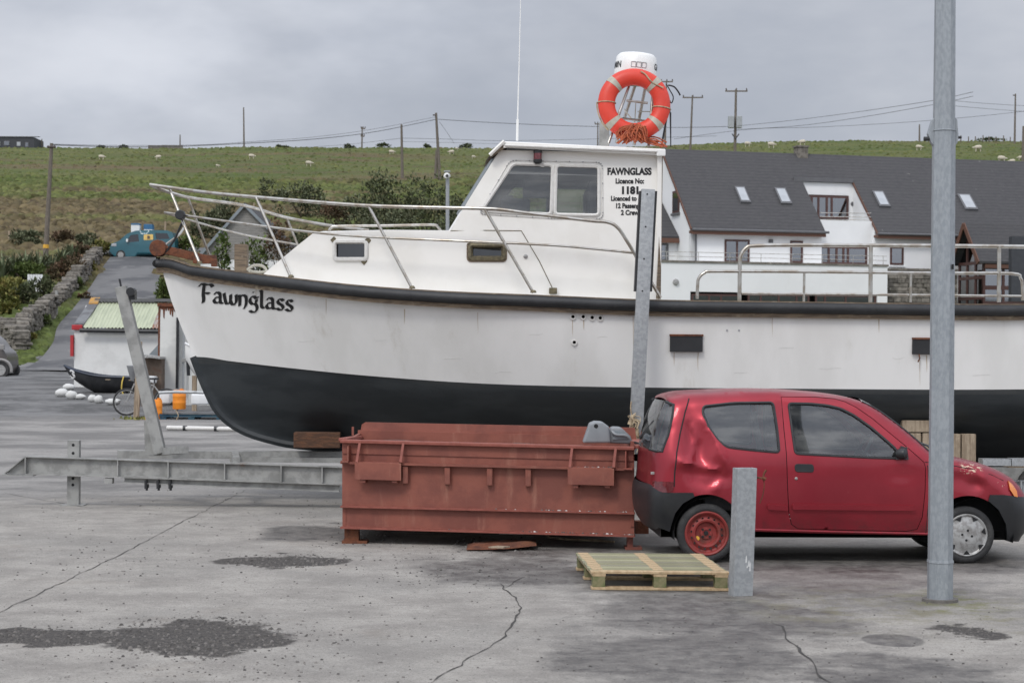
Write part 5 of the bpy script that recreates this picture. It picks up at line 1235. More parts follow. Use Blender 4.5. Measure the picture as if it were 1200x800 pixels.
mb = MB(); face(mb, [(402, 539), (411, 539.3), (411, 541.2), (402, 541)], -.10, .0); face(mb, [(409.5, 522), (411.2, 522), (411.2, 541), (409.5, 541)], -.09, .0); mb.build('corner_bracket', 'red_oxide', ct)
mb = MB(); face(mb, [(733.5, 528), (735, 528), (735, 549), (733.5, 549)], -.09, .0); face(mb, [(732, 547.5), (742, 547.7), (742, 549.5), (732, 549.2)], -.10, 0.); mb.build('corner_bracket', 'red_oxide_worn', ct)
for px, py, w in ((410, 637, .13), (737, 643, .05)):
    c = cf(px, 618 if px < 500 else 628, .09); mb = MB(); mb.box((c.x, c.y, c.z/2), (w, .14, c.z)); mb.box((c.x+.03, c.y, .012), (w+.10, .2, .024)); mb.build('leg', 'rust' if px < 500 else 'red_oxide', ct)
for px, py in ((410, 637), (735, 643)):
    c = cf(px, 618 if px < 500 else 628, D-.15); MB().box((c.x, c.y, c.z/2), (.13, .14, c.z)).build('leg', 'rust', ct)
a = P(413, 508, 17.9); MB().beam(P(413.5, 510, 18), P(413.5, 500, 18), .02, .03, up=Vector((0, 1, 0))).build('end_lug', 'red_oxide', ct)
fl0 = cf(401, 560, .03); mb = MB(); NX, NYY = 40, 22
rows = []
for j in range(NYY+1):
    row = []
    for i in range(NX+1):
        a = cf(404, 518, .05).lerp(cf(740, 526, .05), i/NX)+Vector((0, (D-.1)*j/NYY, 0)); n_ = noise.noise(a*3.1)*.05+noise.noise(a*9)*.025+noise.noise(a*23)*.012
        row.append(a+Vector((0, 0, -.07+n_)))
    rows.append(row)
mb.grid(rows); tag(mb.build('rubble', 'rubble', smooth=35), 'brown rubble and dirt filling the red container to its rim', 'rubble')
mb = MB(); rnd = random.Random(9)
for k in range(110):
    t = rnd.random(); px = lerp(640, 742, t) if k % 3 else lerp(520, 742, t); fl_ = rnd.random()
    if fl_ < .4: p = cf(px, tl_(px, 617.5, 627.5), .02, .03)+Vector((0, 0, .009))
    elif fl_ < .75: p = cf(px, tl_(px, 593, 601), .0, .02)+Vector((0, 0, .008))
    else: px = lerp(670, 720, t); p = cf(px, 547.5, 0, .06)+Vector((0, 0, .004))
    stone_bm(mb, p, rnd.uniform(.004, .012), rnd.choice((0, 0, 1)), k)
tag(mb.build('grit', ['pebble', 'white_stone'], normals=False), kind='stuff')
# grey plastic canister on the right end of the rubble
c = P(712, 512, 16.95)
mb = MB(); mb.prism([P(x, y, 16.80) for x, y in ((683, 519), (691, 496), (697, 493.5), (706, 494), (714, 500), (716, 519))], (0, .22, 0)); 
mb.prism([P(x, y, 16.86) for x, y in ((712, 519), (714, 505), (717, 500), (728, 500.5), (739, 511), (742, 520))], (0, .20, 0))
mb.build('canister', 'canister_grey', bevel=.022, smooth=40, seg=3); cn = bpy.data.objects[-1] if False else [o for o in C.objects if o.name.startswith('canister')][-1]
tag(cn, 'grey moulded plastic canister lying on the rubble at the right end of the red container', 'canister')
mb = MB(); mb.lathe([(0, .004), (.018, .004), (.022, -.01)], P(698.5, 499, 16.80), (0, -1, 0), 12); mb.build('cap_hole', 'dark', cn)
mb = MB(); mb.tube(smoothpts([P(717, 505, 16.84), P(722, 509, 16.82), P(733, 510, 16.83), P(737, 513, 16.84)], 4), .012, 6); mb.build('handle', 'canister_grey', cn, smooth=50)
mb = MB(); mb.prism([P(x, y, 16.845) for x, y in ((718, 515), (721, 504.5), (729, 505), (736, 514))], (0, .02, 0)); mb.build('recess', 'zinc_blue', cn)
# rusty plate and hose below the container
q = onground(588, 641); mb = MB(); rows = []
for i in range(13):
    row = []
    for j in range(7):
        u, v = i/12*2-1, j/6*2-1; p = q+Vector((u*.31, v*.30+u*.05, 0)); k = max(0, 1-(abs(u)**3+abs(v)**3)); row.append(p+Vector((0, 0, .012+.05*k**.5*(.6+.5*noise.noise(p*6))+.03*max(0, u))))
    rows.append(row)
mb.grid(rows); tag(mb.build('rusty_plate', 'rust', smooth=30), 'crumpled rusty scrap lying on the ground under the red container', 'scrap')
q2 = onground(583, 645); mb = MB(); mb.prism([q2+Vector((x, y, .035)) for x, y in ((-.08, -.1), (.05, -.14), (.11, -.05), (0, .0))], (0, 0, .012)); tag(mb.build('wood_chip', 'old_timber'), 'pale splinter of wood on the rusty scrap under the container', 'wood scrap')
q3 = onground(600, 634); mb = MB(); mb.prism([q3+Vector((x, y, .075)) for x, y in ((-.12, -.1), (.10, -.12), (.13, .02), (-.1, .05))], (0, 0, .01)); tag(mb.build('broken_board', 'window_gasket'), 'broken whitish board on top of the rusty scrap', 'wood scrap')
pts = [(720, 636), (690, 634), (665, 633), (648, 631), (641, 629), (646, 626.5), (660, 624.5), (668, 622)]
tag(MB().tube(smoothpts([onground(*p)+Vector((0, 0, .012)) for p in pts], 4), .011, 6).build('hose', 'pale_rope', smooth=60), 'thin tan hose looped on the ground beneath the right end of the container', 'hose')
# ---------------------------------------------------------------- pallet
g0, g1 = onground(694, 691), onground(853.5, 692.5); hx = (g1-g0); L_ = hx.length; ex = hx.normalized(); ey = Vector((-ex.y, ex.x, 0)); ey = (ey+ex*-.075).normalized(); W_ = 1.32
pal = thing('pallet', 'empty green-tinged wooden pallet lying flat on the concrete beside the grey bollard', 'pallet', (g0+g1)/2+ey*.4)
def pb(u, v, z): return g0+ex*u+ey*v+Vector((0, 0, z))
def pboard(u0, u1, v0, v1, z0, z1, m, nm):
    mb = MB(); mb.add([pb(u, v, z) for u in (u0, u1) for v in (v0, v1) for z in (z0, z1)], [(0, 1, 3, 2), (4, 6, 7, 5), (0, 4, 5, 1), (2, 3, 7, 6), (0, 2, 6, 4), (1, 5, 7, 3)]); return mb.build(nm, m, pal, bevel=.003)
n_ = 11
for i in range(n_):
    w = W_/n_; pboard(-.01+random.uniform(-.004, .004), L_+.01+random.uniform(-.004, .004), i*w+.003, (i+1)*w-.02, .121, .139, ('pallet_pale', 'pallet_green', 'pallet_olive', 'pallet_grey', 'pallet_green', 'pallet_grey', 'pallet_olive', 'pallet_green', 'pallet_grey', 'pallet_olive', 'pallet_green')[i], 'deck_board')
for u in (0, L_/2-.05, L_-.10): pboard(u+.002, u+.10, .004, W_-.004, .100, .1205, 'pallet_pale', 'stringer_board')
for u in (0, L_/2-.05, L_-.10):    # pale nailing bands across the top
    for i in range(1, n_): pboard(u+.008+random.uniform(-.006, .006), u+.095+random.uniform(-.006, .006), i*W_/n_+.0035, (i+1)*W_/n_-.0205, .1375, .1402, 'pallet_pale', 'nailing_band')
for i, v in enumerate((0, W_/2-.05, W_-.10)):
    for u in (0, L_/2-.05, L_-.10): pboard(u+.004, u+.096, v+.004, v+.10, .0225, .0995, 'pallet_block', 'block')
for v in (0, W_/2-.05, W_-.10): pboard(-.005, L_+.005, v, v+.10, .002, .022, 'pallet_pale', 'bottom_board')
# ---------------------------------------------------------------- bollard with hook
gb = onground(868.5, 698); tb = P(873, 548, gb.y+.05)
bl = thing('bollard', 'short galvanised steel bollard with a hook, standing in front of the red car door', 'bollard', (gb.x, gb.y+.05, 0))
rz = Matrix.Rotation(R(16), 3, 'Z'); ax_ = (tb-Vector((gb.x, gb.y+.05, -.1))); 
def bpt(x, y, t): return Vector((gb.x, gb.y+.05, -.05)).lerp(tb, t)+rz@Vector((x, y, 0))
mb = MB()
def bslab(x0, x1, y0, y1): mb.add([bpt(x, y, t) for t in (0, 1) for x, y in ((x0, y0), (x1, y0), (x1, y1), (x0, y1))], [(0, 1, 2, 3), (4, 7, 6, 5), (0, 4, 5, 1), (1, 5, 6, 2), (2, 6, 7, 3), (3, 7, 4, 0)])
bslab(-.075, .075, -.05, -.038); bslab(.063, .075, -.0375, .05); bslab(-.075, -.063, -.0375, .05); bslab(-.0625, .0625, .0385, .05)
mb.build('post', 'galv', bl, bevel=.003)
mb = MB(); q = bpt(.078, -.02, .93); mb.tube([q, q+Vector((.05, -.01, -.005)), q+Vector((.06, -.01, .03)), q+Vector((.075, -.01, .055))], .009, 6); mb.tube(smoothpts([q+Vector((.03, 0, 0)), q+Vector((.06, -.01, -.03)), q+Vector((.055, 0, -.12)), q+Vector((.03, 0, -.19))], 4), .004, 5); mb.tube([q+Vector((.045, -.02, 0)), q+Vector((.07, -.02, -.012))], .015, 6); mb.build('hook', 'rust', bl)
mb = MB()
for x, t, h in ((.012, .30, .055), (.034, .27, .045), (.044, .235, .07), (.022, .26, .02)): mb.add([bpt(x-.005, -.0515, t), bpt(x+.006, -.0515, t), bpt(x+.004, -.0515, t+h), bpt(x-.002, -.0515, t+h*.8)], [(0, 1, 2, 3)])
mb.build('paint_drips', 'white_ink', bl, normals=False)
# ---------------------------------------------------------------- lamp post
lg = onground(1101.5, 704); tp = P(1107.5, 0, lg.y); 
lp = thing('lamp_post', 'tall galvanised steel lamp post rising in front of the red car bonnet', 'lamp post', (lg.x, lg.y, 0))
ax_ = tp-lg
def lpt(py): t = (py-704)/(0-704); return lg.lerp(tp, t)
mb = MB(); mb.tube([lpt(706), lpt(657)], [.092, .091], 8, ph=.39); mb.tube([lpt(656.8), lpt(172), lpt(150), lpt(-260)], [.0895, .083, .079, .066], 8, ph=.39); mb.tube([lpt(658.5), lpt(655.5)], [.096, .094], 8, ph=.39); mb.build('shaft', 'galv_pole', lp, smooth=25)
mb = MB(); mb.tube([lg+Vector((0, 0, .0)), lg+Vector((0, 0, .02))], .13, 12); mb.build('base_collar', 'pebble', lp)
mb = MB(); c = lpt(155); mb.tube([lpt(154), lpt(152.5)], .086, 8, ph=.39)
for s, y0, y1 in ((-1, 138, 172), (1, 137, 172)):
    a, b = lpt(y0), lpt(y1); mb.prism([a+Vector((s*.068, -.02, 0)), b+Vector((s*.074, -.02, 0)), b+Vector((s*.095, -.02, .03)), b+Vector((s*.118, -.02, .09))if s < 0 else b+Vector((s*.10, -.02, .08)), a+Vector((s*.09, -.02, -.02))], (0, .05, 0))
mb.build('clamp_plate', 'galv_pole', lp, bevel=.003)
mb = MB(); q = lpt(163)+Vector((-.125, 0, 0)); mb.lathe([(0, -.02), (.016, -.018), (.016, .02), (0, .022)], q, (1, 0, 0), 8); q = lpt(161)+Vector((.105, 0, 0)); mb.lathe([(0, -.02), (.01, -.018), (.01, .02)], q, (1, 0, 0), 8); mb.build('clamp_bolt', 'rubber', lp)
mb = MB(); q = lpt(313); mb.box(q+Vector((.055, -.068, 0)), (.012, .02, .035)); mb.build('lock_slot', 'dark', lp)
mb = MB(); e = lpt(-260); mb.tube([e, e+Vector((0, 0, .1)), e+Vector((0, -.25, .2))], .04, 8); mb.lathe([(0, 0), (.12, .02), (.16, .1), (.10, .2), (0, .22)], e+Vector((0, -.55, .12)), (0, .2, 1), 16); mb.build('lantern', 'galv_pole', lp, smooth=50)
# ---------------------------------------------------------------- white house with slate roofs, beyond the boat
KX = .25; HO = P(810, 270, 100.); HO.z = 0
he = Vector((1, KX, 0)).normalized(); hn = Vector((-he.y, he.x, 0))
def hw(s, d, z): return Vector((HO.x, HO.y, 0))+he*s+hn*d+Vector((0, 0, z))
def hq(px, py, d=0.):           # photo place -> (s, z) on the facade plane d metres behind the front wall
    o = Vector((0, 0, CH)); r = P(px, py, 10)-o; q = hw(0, d, 0)-o; t = q.dot(hn)/r.dot(hn); p = o+r*t; return ((p-hw(0, d, 0)).dot(he), p.z)
gz = terrain(HO.x+8, 100)-.2
house = thing('white_house', 'long white rendered house with dark slate roofs and brown windows, behind the boat', 'house', (HO.x+10, HO.y+5, gz))
def hbox(mb, s0, s1, d0, d1, z0, z1, m=0):
    mb.add([hw(s, d, z) for s in (s0, s1) for d in (d0, d1) for z in (z0, z1)], [(0, 1, 3, 2), (4, 6, 7, 5), (0, 4, 5, 1), (2, 3, 7, 6), (0, 2, 6, 4), (1, 5, 7, 3)], m)
ze = hq(880, 269)[1]+.42; PIT = .93; RD = 4.6; zr = ze+RD*PIT
SL = 0.; SC0 = hq(963, 272)[0]; SC1 = hq(1025, 276)[0]; SE = hq(1290, 280)[0]
zte = hq(900, 309)[1]
def rz_(d): return ze+d*PIT
mb = MB(); hbox(mb, SL, SC0, 0, .3, gz, ze-.1); hbox(mb, SC1, SE, 0, .3, gz, ze-.1)
zb1 = hq(990, 258.5, .25)[1]; hbox(mb, SC0, SC1, .25, .5, gz, zb1)
hbox(mb, SC0, SC0+.25, .3, 3, zb1-.5, zb1-.45)
front = mb.build('front_wall', 'render_white', house)
# gable ends
for s, ds in ((SL, .3), (SE, -.3)): mb = MB(); mb.prism([hw(s, 0, gz), hw(s, 2*RD, gz), hw(s, 2*RD, ze), hw(s, RD, zr-.12), hw(s, 0, ze-.12)], he*ds); mb.build('gable_wall', 'render_white', house)
mb = MB(); hbox(mb, SL, SE, 2*RD-.3, 2*RD, gz, ze-.1); mb.build('back_wall', 'render_white', house)
# the roof: two slopes, front one cut back at the balcony
def slope(mb, s0, s1, d0, d1, t=.14):
    a = [hw(s, d, rz_(d)) for s, d in ((s0, d0), (s1, d0), (s1, d1), (s0, d1))]; b = [p-Vector((0, 0, t)) for p in a]
    mb.add(a+b, [(0, 1, 2, 3), (7, 6, 5, 4), (0, 4, 5, 1), (1, 5, 6, 2), (2, 6, 7, 3), (3, 7, 4, 0)])
DC = 2.85
mb = MB(); slope(mb, SL-.12, SC0, -.45, DC); slope(mb, SC1, SE+.1, -.45, DC); slope(mb, SL-.12, SE+.1, DC, RD)
mb.prism([hw(SL-.12, RD, zr), hw(SE+.1, RD, zr), hw(SE+.1, 2*RD+.3, ze-.2), hw(SL-.12, 2*RD+.3, ze-.2)], (0, 0, -.14))
roof_ = mb.build('roof', 'slate_roof', house, origin=hw(0, 0, 0))
mb = MB()
for s0, s1 in ((SL-.12, SC0+.05), (SC1-.05, SE)): hbox(mb, s0, s1, -.46, -.40, ze-.76, ze-.57); hbox(mb, s0, s1, -.40, .02, ze-.70, ze-.57)
for s, o in ((SL-.16, 0), (SC1-.04, 0)):
    d1 = RD if s < 5 else DC; a, b = hw(s, -.45, rz_(-.45)-.1), hw(s, d1, rz_(d1)-.1); mb.beam(a, b, .05, .13)
mb.build('bargeboard', 'brown_wood', roof_)
mb = MB()
for s0, s1 in ((SL-.12, SC0+.2), (SC1-.05, SE)): mb.tube([hw(s0, -.52, ze-.51), hw(s1, -.52, ze-.51)], .07, 8)
mb.tube([hw(SL+.25, -.06, ze-.6), hw(SL+.25, -.06, zte)], .05, 6); mb.build('gutter', 'grey_frame', roof_)
mb = MB(); hbox(mb, SC0-.5, SC1-.05, DC-.12, DC+.02, rz_(DC)-.12, rz_(DC)+.10); mb.build('lead_flashing', 'grey_frame', roof_)
s0, z0 = hq(932.5, 181, RD); s1, _ = hq(944.5, 181, RD); mb = MB(); hbox(mb, s0, s1, RD-.3, RD+.3, zr-.4, zr+.34); hbox(mb, s0-.05, s1+.05, RD-.35, RD+.35, zr+.341, zr+.43); mb.build('chimney', 'stone', roof_)
for (x0, y0, x1, y1) in ((860, 221, 880, 238), (907, 222, 928, 240), (1022, 226, 1043, 243), (1122, 230, 1145, 246)):
    dm = 2.2
    for _ in range(5): sa, za = hq((x0+x1)/2, (y0+y1)/2, dm); dm = (za-ze)/PIT
    w = (hq(x1-4, y1, dm)[0]-hq(x0+4, y1, dm)[0])/2+.0; hh = .50
    mb = MB()
    def sk(u, v, o): d = dm+v*hh; return hw(sa+u*w, d, rz_(d))+Vector((0, 0, o))-hn*o*.6
    mb.add([sk(u, v, o) for o in (.0, .10) for u, v in ((-1, -1), (1, -1), (1, 1), (-1, 1))], [(0, 1, 5, 4), (1, 2, 6, 5), (2, 3, 7, 6), (3, 0, 4, 7), (4, 5, 6, 7)])
    kf = mb.build('skylight', 'grey_frame', roof_); mb = MB(); mb.add([sk(u*.76, v*.82, .112) for u, v in ((-1, -1), (1, -1), (1, 1), (-1, 1))], [(0, 1, 2, 3)]); mb.build('skylight_pane', 'skylight_pane', kf)
# balcony recess: back wall, cheeks, doors, rail
zc = rz_(DC); wb0 = hq(990, 256, DC)[1]-.6
mb = MB(); zt = hq(970, 228.5, DC)[1]; hbox(mb, SC0-.6, SC1, DC+.05, DC+.2, zt, zc-.1); hbox(mb, hq(995, 240, DC)[0], SC1, DC+.05, DC+.2, wb0, zt)
mb.prism([hw(SC1, .3, zb1-.9), hw(SC1, DC+.1, zb1-.9), hw(SC1, DC+.1, zc-.16), hw(SC1, .3, rz_(.3)-.16)], he*.12); mb.prism([hw(SC0, .3, zb1-.9), hw(SC0, DC+.1, zb1-.9), hw(SC0, DC+.1, zc-.16), hw(SC0, .3, rz_(.3)-.16)], he*-.12)
hbox(mb, SC0, SC1, .5, DC+.05, zb1-1.0, zb1-.9); mb.build('balcony_wall', 'render_white', house)
def window(parent, px0, py0, px1, py1, d, bars, curt=(), fm='window_brown', fw=.10, nm='window', deep=.0):
    s0, z1 = hq(px0, py0, d); s1, z0 = hq(px1, py1, d); mb = MB(); 
    hbox(mb, s0, s1, d-.05, d+.02, z1-fw, z1); hbox(mb, s0, s1, d-.05, d+.02, z0, z0+fw)
    for f in [0, 1]+list(bars):
        c = lerp(s0+fw/2, s1-fw/2, f); w = fw if not isinstance(f, tuple) else fw; hbox(mb, c-w/2, c+w/2, d-.051, d+.021, z0+fw, z1-fw)
    o = mb.build(nm, fm, parent); mb = MB(); hbox(mb, s0+fw*.5, s1-fw*.5, d-.02, d-.012, z0+fw*.5, z1-fw*.5); mb.build('pane', 'house_glass', o)
    mb = MB(); hbox(mb, s0, s1, d+.25, d+.3, z0, z1); mb.build('dark_room', 'dark', o)
    for a, b in curt: mb = MB(); hbox(mb, lerp(s0, s1, a), lerp(s0, s1, b), d+.06, d+.10, z0, z1-fw); mb.build('curtain', 'curtain', o)
    return o
bw = window(house, 943, 228.5, 994, 257, DC-.02, (.14, .30, .50, .62), ((.03, .10), (.16, .32), (.48, .64), (.72, .76)), fw=.12)
s0, z0 = hq(950, 258, .2); mb = MB(); 
for py in (249, 253.5, 257): 
    a = hq(953, py, .3); b = hq(1008, py+.5, .3); mb.tube([hw(SC0+.05, .38, a[1]), hw(SC1-.05, .38, b[1])], .02, 5)
mb.build('balcony_rail', 'steel_rail', house)
p = hq(1000, 239, DC); MB().lathe([(0, .1), (.10, .08), (.14, 0)], hw(p[0], DC+.04, p[1]), -hn, 10).build('wall_lamp', 'grey_frame', house)
# windows of the first floor
fw_ = front
window(house, 849, 280.5, 878, 308, 0., (.5,), ((.05, .45), (.55, .95)))
window(house, 926, 282, 940.5, 308, 0., (), ((.1, .9),))
window(house, 960, 288, 1016, 310.5, .25, (.18, .35, .5, .60), ((.20, .32), (.42, .50), (.93, .99)), fw=.12)
window(house, 1043, 289, 1058.5, 310.5, 0., (), ())
p = hq(1051, 311.5); mb = MB(); hbox(mb, p[0]-.5, p[0]+.5, -.10, .0, p[1]-.06, p[1]); mb.build('window_sill', 'render_white', house)
p = hq(903, 282.5); mb = MB(); hbox(mb, p[0]-.12, p[0]+.12, -.08, .0, p[1]-.09, p[1]+.09); mb.build('wall_vent', 'grey_frame', house)
# gable window on the left end
def gw(d0, d1, z0, z1, m, o=-.02, par=None, nm='gable_window', t=.05): mb = MB(); mb.prism([hw(SL, d0, z0), hw(SL, d1, z0), hw(SL, d1, z1), hw(SL, d0, z1)], he*-t); return mb.build(nm, m, par or house)
zt1 = P(788, 224, 102.6).z; zt0 = P(788, 250, 102.6).z
g_ = gw(1.9, 3.0, zt0, zt1, 'window_brown'); gw(2.05, 2.85, zt0+.12, zt1-.12, 'house_glass', par=g_, nm='pane', t=.06); gw(1.8, 3.1, zt0-.12, zt0, 'grey_frame', nm='gable_sill', t=.12)
# terrace in front with its parapet, coping, rail, the dark openings under it
DT = -2.4
s0 = hq(740, 310, DT)[0]; s1 = hq(1040, 313, DT)[0]; zp = hq(900, 309.5, DT)[1]
mb = MB(); hbox(mb, s0, s1, DT, DT+.25, hq(900, 343, DT)[1], zp); hbox(mb, s0, s1, DT+.25, .0, zp-.35, zp-.2); hbox(mb, s1-.25, s1, DT+.25, 0, gz, zp-.35); hbox(mb, hq(1028, 345, DT)[0], s1, DT, DT+.249, gz, hq(900, 343.002, DT)[1]); hbox(mb, s0, hq(809, 345, DT)[0], DT, DT+.249, gz, hq(900, 343.002, DT)[1])
mb.build('terrace_wall', 'render_white', house)
mb = MB(); hbox(mb, s0-.05, s1+.05, DT-.06, DT+.3, zp, zp+.10); mb.build('terrace_coping', 'stone', house)
mb = MB()
for h in (.32, .55): mb.tube([hw(s0, DT+.1, zp+h), hw(s1, DT+.1, zp+h)], .016, 5)
for i in range(9): s = lerp(s0+.2, s1-.2, i/8); mb.tube([hw(s, DT+.1, zp+.1), hw(s, DT+.1, zp+.56)], .016, 5)
mb.build('terrace_rail', 'steel_rail', house)
p = hq(792, 330.5, DT); mb = MB(); mb.lathe([(0, .12), (.14, .10), (.18, 0)], hw(p[0], DT, p[1]), -hn, 10); mb.build('bulkhead_lamp', 'chrome_grey', house)
zl = hq(900, 343, DT)[1]
mb = MB(); hbox(mb, hq(809, 345, DT)[0], hq(1028, 345, DT)[0], DT+.6, DT+.7, gz, zl); mb.build('basement_room', 'dark', house)
window(house, 810, 344, 868, 372, DT+.12, (.35, .6), ((.05, .3),)); window(house, 876, 344, 948, 372, DT+.12, (.2, .5, .8), ((.25, .42),)); window(house, 955, 345, 1026, 373, DT+.12, (.15, .5), ((.2, .45),))
# low wing on the left, mostly behind the wheelhouse
mb = MB(); sA = hq(730, 285, 2.2)[0]; hbox(mb, sA, SL-.002, 2.2, 6, gz, hq(780, 279, 2.2)[1]); mb.build('side_wing_wall', 'render_white', house)
za = hq(785, 277, 2.)[1]; zb = hq(777, 232, 5.2)[1]; mb = MB(); mb.prism([hw(sA, 1.9, za), hw(SL-.03, 1.9, za), hw(SL-.03, 5.2, zb), hw(sA, 5.2, zb)], (0, 0, -.14)); mb.build('side_wing_roof', 'slate_roof', house)
mb = MB(); hbox(mb, sA, SL-.03, 1.84, 1.9, za-.36, za-.10); mb.build('side_wing_fascia', 'brown_wood', house)
window(house, 764, 285, 783, 306, 2.18, (), ((.1, .7),), fm='grey_frame')
# rubble stone wall beside the terrace
DS = -1.6; a0 = hq(1040.5, 316, DS)[0]+.02; a1 = hq(1122, 318, DS)[0]; zs = hq(1060, 317, DS)[1]
mb = MB(); hbox(mb, a0, a1, DS+.03, DS+.4, gz, zs); rnd = random.Random(21); z = gz
while z < zs-.05:
    h = rnd.uniform(.13, .26); s = a0
    while s < a1-.05:
        w = min(rnd.uniform(.2, .6), a1-s); o = rnd.uniform(.0, .07); hbox(mb, s+.01, s+w-.012, DS-o, DS+.04, z+.01, min(z+h, zs)-.008); s += w
    z += h
tag(mb.build('stone_wall', 'stone', bevel=.02, seg=1), 'rubble stone wall between the white terrace and the glazed timber porch', 'wall')
mb = MB(); hbox(mb, a0-.0, a1, DS-.1, DS+.45, zs+.002, zs+.12); wl = [o for o in C.objects if o.name == 'stone_wall'][0]; mb.build('wall_coping', 'stone', wl)
# glazed timber porch at the right
pz = thing('timber_porch', 'brown timber porch with glazed gable and slate roof, at the right edge', 'porch', (hw(17, -2, 0).x, hw(17, -2, 0).y, gz))
DP0, DP1 = -3.2, -.45
sg = hq(1152, 300, DP0)[0]; sg2 = SE+2; zpe = hq(1155, 303, DP0)[1]; dmid = (DP0+DP1)/2; zpr = zpe+2.0
mb = MB()
for sd in (-1, 1):
    d_ = DP0-.3 if sd < 0 else DP1+.1; mb.prism([hw(sg-.4, d_, zpe-.15), hw(sg2, d_, zpe-.15), hw(sg2, dmid, zpr), hw(sg-.4, dmid, zpr)], (0, 0, -.12))
mb.build('porch_roof', 'slate_roof', pz, origin=hw(0, 0, 0))
mb = MB()
for d_ in (DP0-.3, DP1+.1): mb.beam(hw(sg-.44, d_, zpe-.25), hw(sg-.44, dmid, zpr-.08), .06, .26)
hbox(mb, sg, sg2, DP0-.26, DP0-.2, zpe-.52, zpe-.30); mb.build('porch_bargeboard', 'brown_wood', pz)
mb = MB()
for d_ in (DP0, DP0+.9, DP1-.9, DP1): hbox(mb, sg, sg+.12, d_-.06, d_+.06, gz, zpe-.1 if d_ in (DP0, DP1) else zpr-.95)
for z_ in (zpe-1.0, zpe-2.1, zpe-2.5, zpe-.2): hbox(mb, sg-.01, sg+.11, DP0, DP1, z_-.08, z_+.08)
k = 0; s = sg
while s < sg2-.2:
    hbox(mb, s, s+.14, DP0-.02, DP0+.1, gz, zpe-.2); s += 1.15
for z_ in (zpe-1.55, zpe-2.4, zpe-.45): hbox(mb, sg, sg2, DP0-.03, DP0+.09, z_-.11, z_+.11)
mb.build('porch_frame', 'window_brown', pz)
mb = MB(); hbox(mb, sg+.05, sg2, DP0+.03, DP0+.05, gz, zpe-.2); mb.prism([hw(sg+.06, DP0, gz), hw(sg+.06, DP1, gz), hw(sg+.06, DP1, zpe-.2), hw(sg+.06, dmid, zpr-.25), hw(sg+.06, DP0, zpe-.2)], he*.02); mb.build('porch_glazing', 'house_glass', pz)
mb = MB(); hbox(mb, sg+.9, sg2, DP0+1.2, DP0+1.3, gz, zpe); hbox(mb, sg+1.0, sg+1.1, DP0+.3, DP1, gz, zpe); mb.build('porch_interior', 'dark', pz)
mb = MB(); hbox(mb, sg+.35, sg+.38, DP0+.5, DP0+1.1, gz, zpe-.1); hbox(mb, sg+.35, sg+.38, DP1-.9, DP1-.4, gz, zpe-.1); mb.build('porch_curtain', 'curtain', pz)
c0 = P(1190, 293, 98.5); MB().box((c0.x+.15, c0.y, c0.z-1.0), (.85, .6, 3.4)).build('dark_flue_panel', 'dark_cladding', pz)
# pale ridge/lean-to verge on the roof at far right
# ---------------------------------------------------------------- long dark house on the skyline at far left
Yd = 296.; a = P(-60, 158, Yd); b = P(40, 161, Yd); bz = P(0, 180, Yd).z
dh = thing('dark_house', 'long dark grey house with small windows on the skyline, far left', 'house', ((a.x+b.x)/2, Yd+3, bz-1))
mb = MB(); mb.prism([Vector((a.x, Yd, bz-2)), Vector((b.x, Yd, bz-2)), Vector((b.x, Yd, b.z-.0)), Vector((a.x, Yd, a.z))], (0, 6, 0)); mb.build('wall', 'dark_cladding', dh)
mb = MB(); mb.prism([Vector((a.x, Yd-.15, b.z)), Vector((b.x+.2, Yd-.15, b.z+.01)), Vector((b.x+.2, Yd+3, b.z+.35)), Vector((a.x, Yd+3, b.z+.35))], (0, 0, .12)); mb.build('roof', 'grey_frame', dh)
for px, py, w, m in ((-2, 168.5, 4, 'skylight_pane'), (8, 168, 5.5, 'house_glass'), (22, 168.8, 4, 'skylight_pane'), (31.5, 169.6, 3, 'house_glass')):
    p = P(px, py, Yd); mb = MB(); mb.box((p.x, Yd-.03, p.z), (w*.135+.15, .06, .75)); o = mb.build('window', 'grey_frame', dh); MB().box((p.x, Yd-.07, p.z), (w*.135, .04, .6)).build('pane', m, o)
p = P(29, 177.8, Yd); MB().box((p.x, Yd-.3, p.z), (2.8, .3, .25)).build('white_step', 'render_white', dh)
# ---------------------------------------------------------------- slate-hung gable house behind the bow
Yg = 112.; ap = P(287, 240.5, Yg); el = P(232, 303, Yg); er = P(350, 296, Yg)
gh = thing('slate_house', 'small house with a slate-hung gable and pale verges, behind the boat bow', 'house', (ap.x, Yg+3, terrain(ap.x, Yg)))
zb = terrain(ap.x, Yg)-.3; ze2 = min(el.z, er.z)
mb = MB(); mb.prism([Vector((el.x, Yg, ze2)), Vector((er.x, Yg, ze2)), Vector((ap.x, Yg, ap.z-.05))], (0, .25, 0)); mb.build('slate_gable', 'slate_gable', gh, origin=(ap.x, Yg, 0))
mb = MB(); mb.box(((el.x+er.x)/2, Yg+4, (zb+ze2)/2-.01), (er.x-el.x-.3, 7.9, ze2-zb-.02)); mb.build('wall', 'render_white', gh)
mb = MB()
for e in (el, er): e_ = Vector((e.x, Yg, ze2)); mb.prism([e_+Vector((0, -.2, 0)), Vector((ap.x, Yg-.2, ap.z)), Vector((ap.x, Yg+8, ap.z)), e_+Vector((0, 8, 0))], (0, 0, .15))
rf_ = mb.build('roof', 'slate_roof', gh, origin=(ap.x, Yg, 0))
mb = MB()
for e in (el, er): mb.beam(Vector((e.x, Yg-.24, ze2+.02)), Vector((ap.x, Yg-.24, ap.z+.02)), .08, .17)
mb.build('verge', 'zinc_blue', rf_)
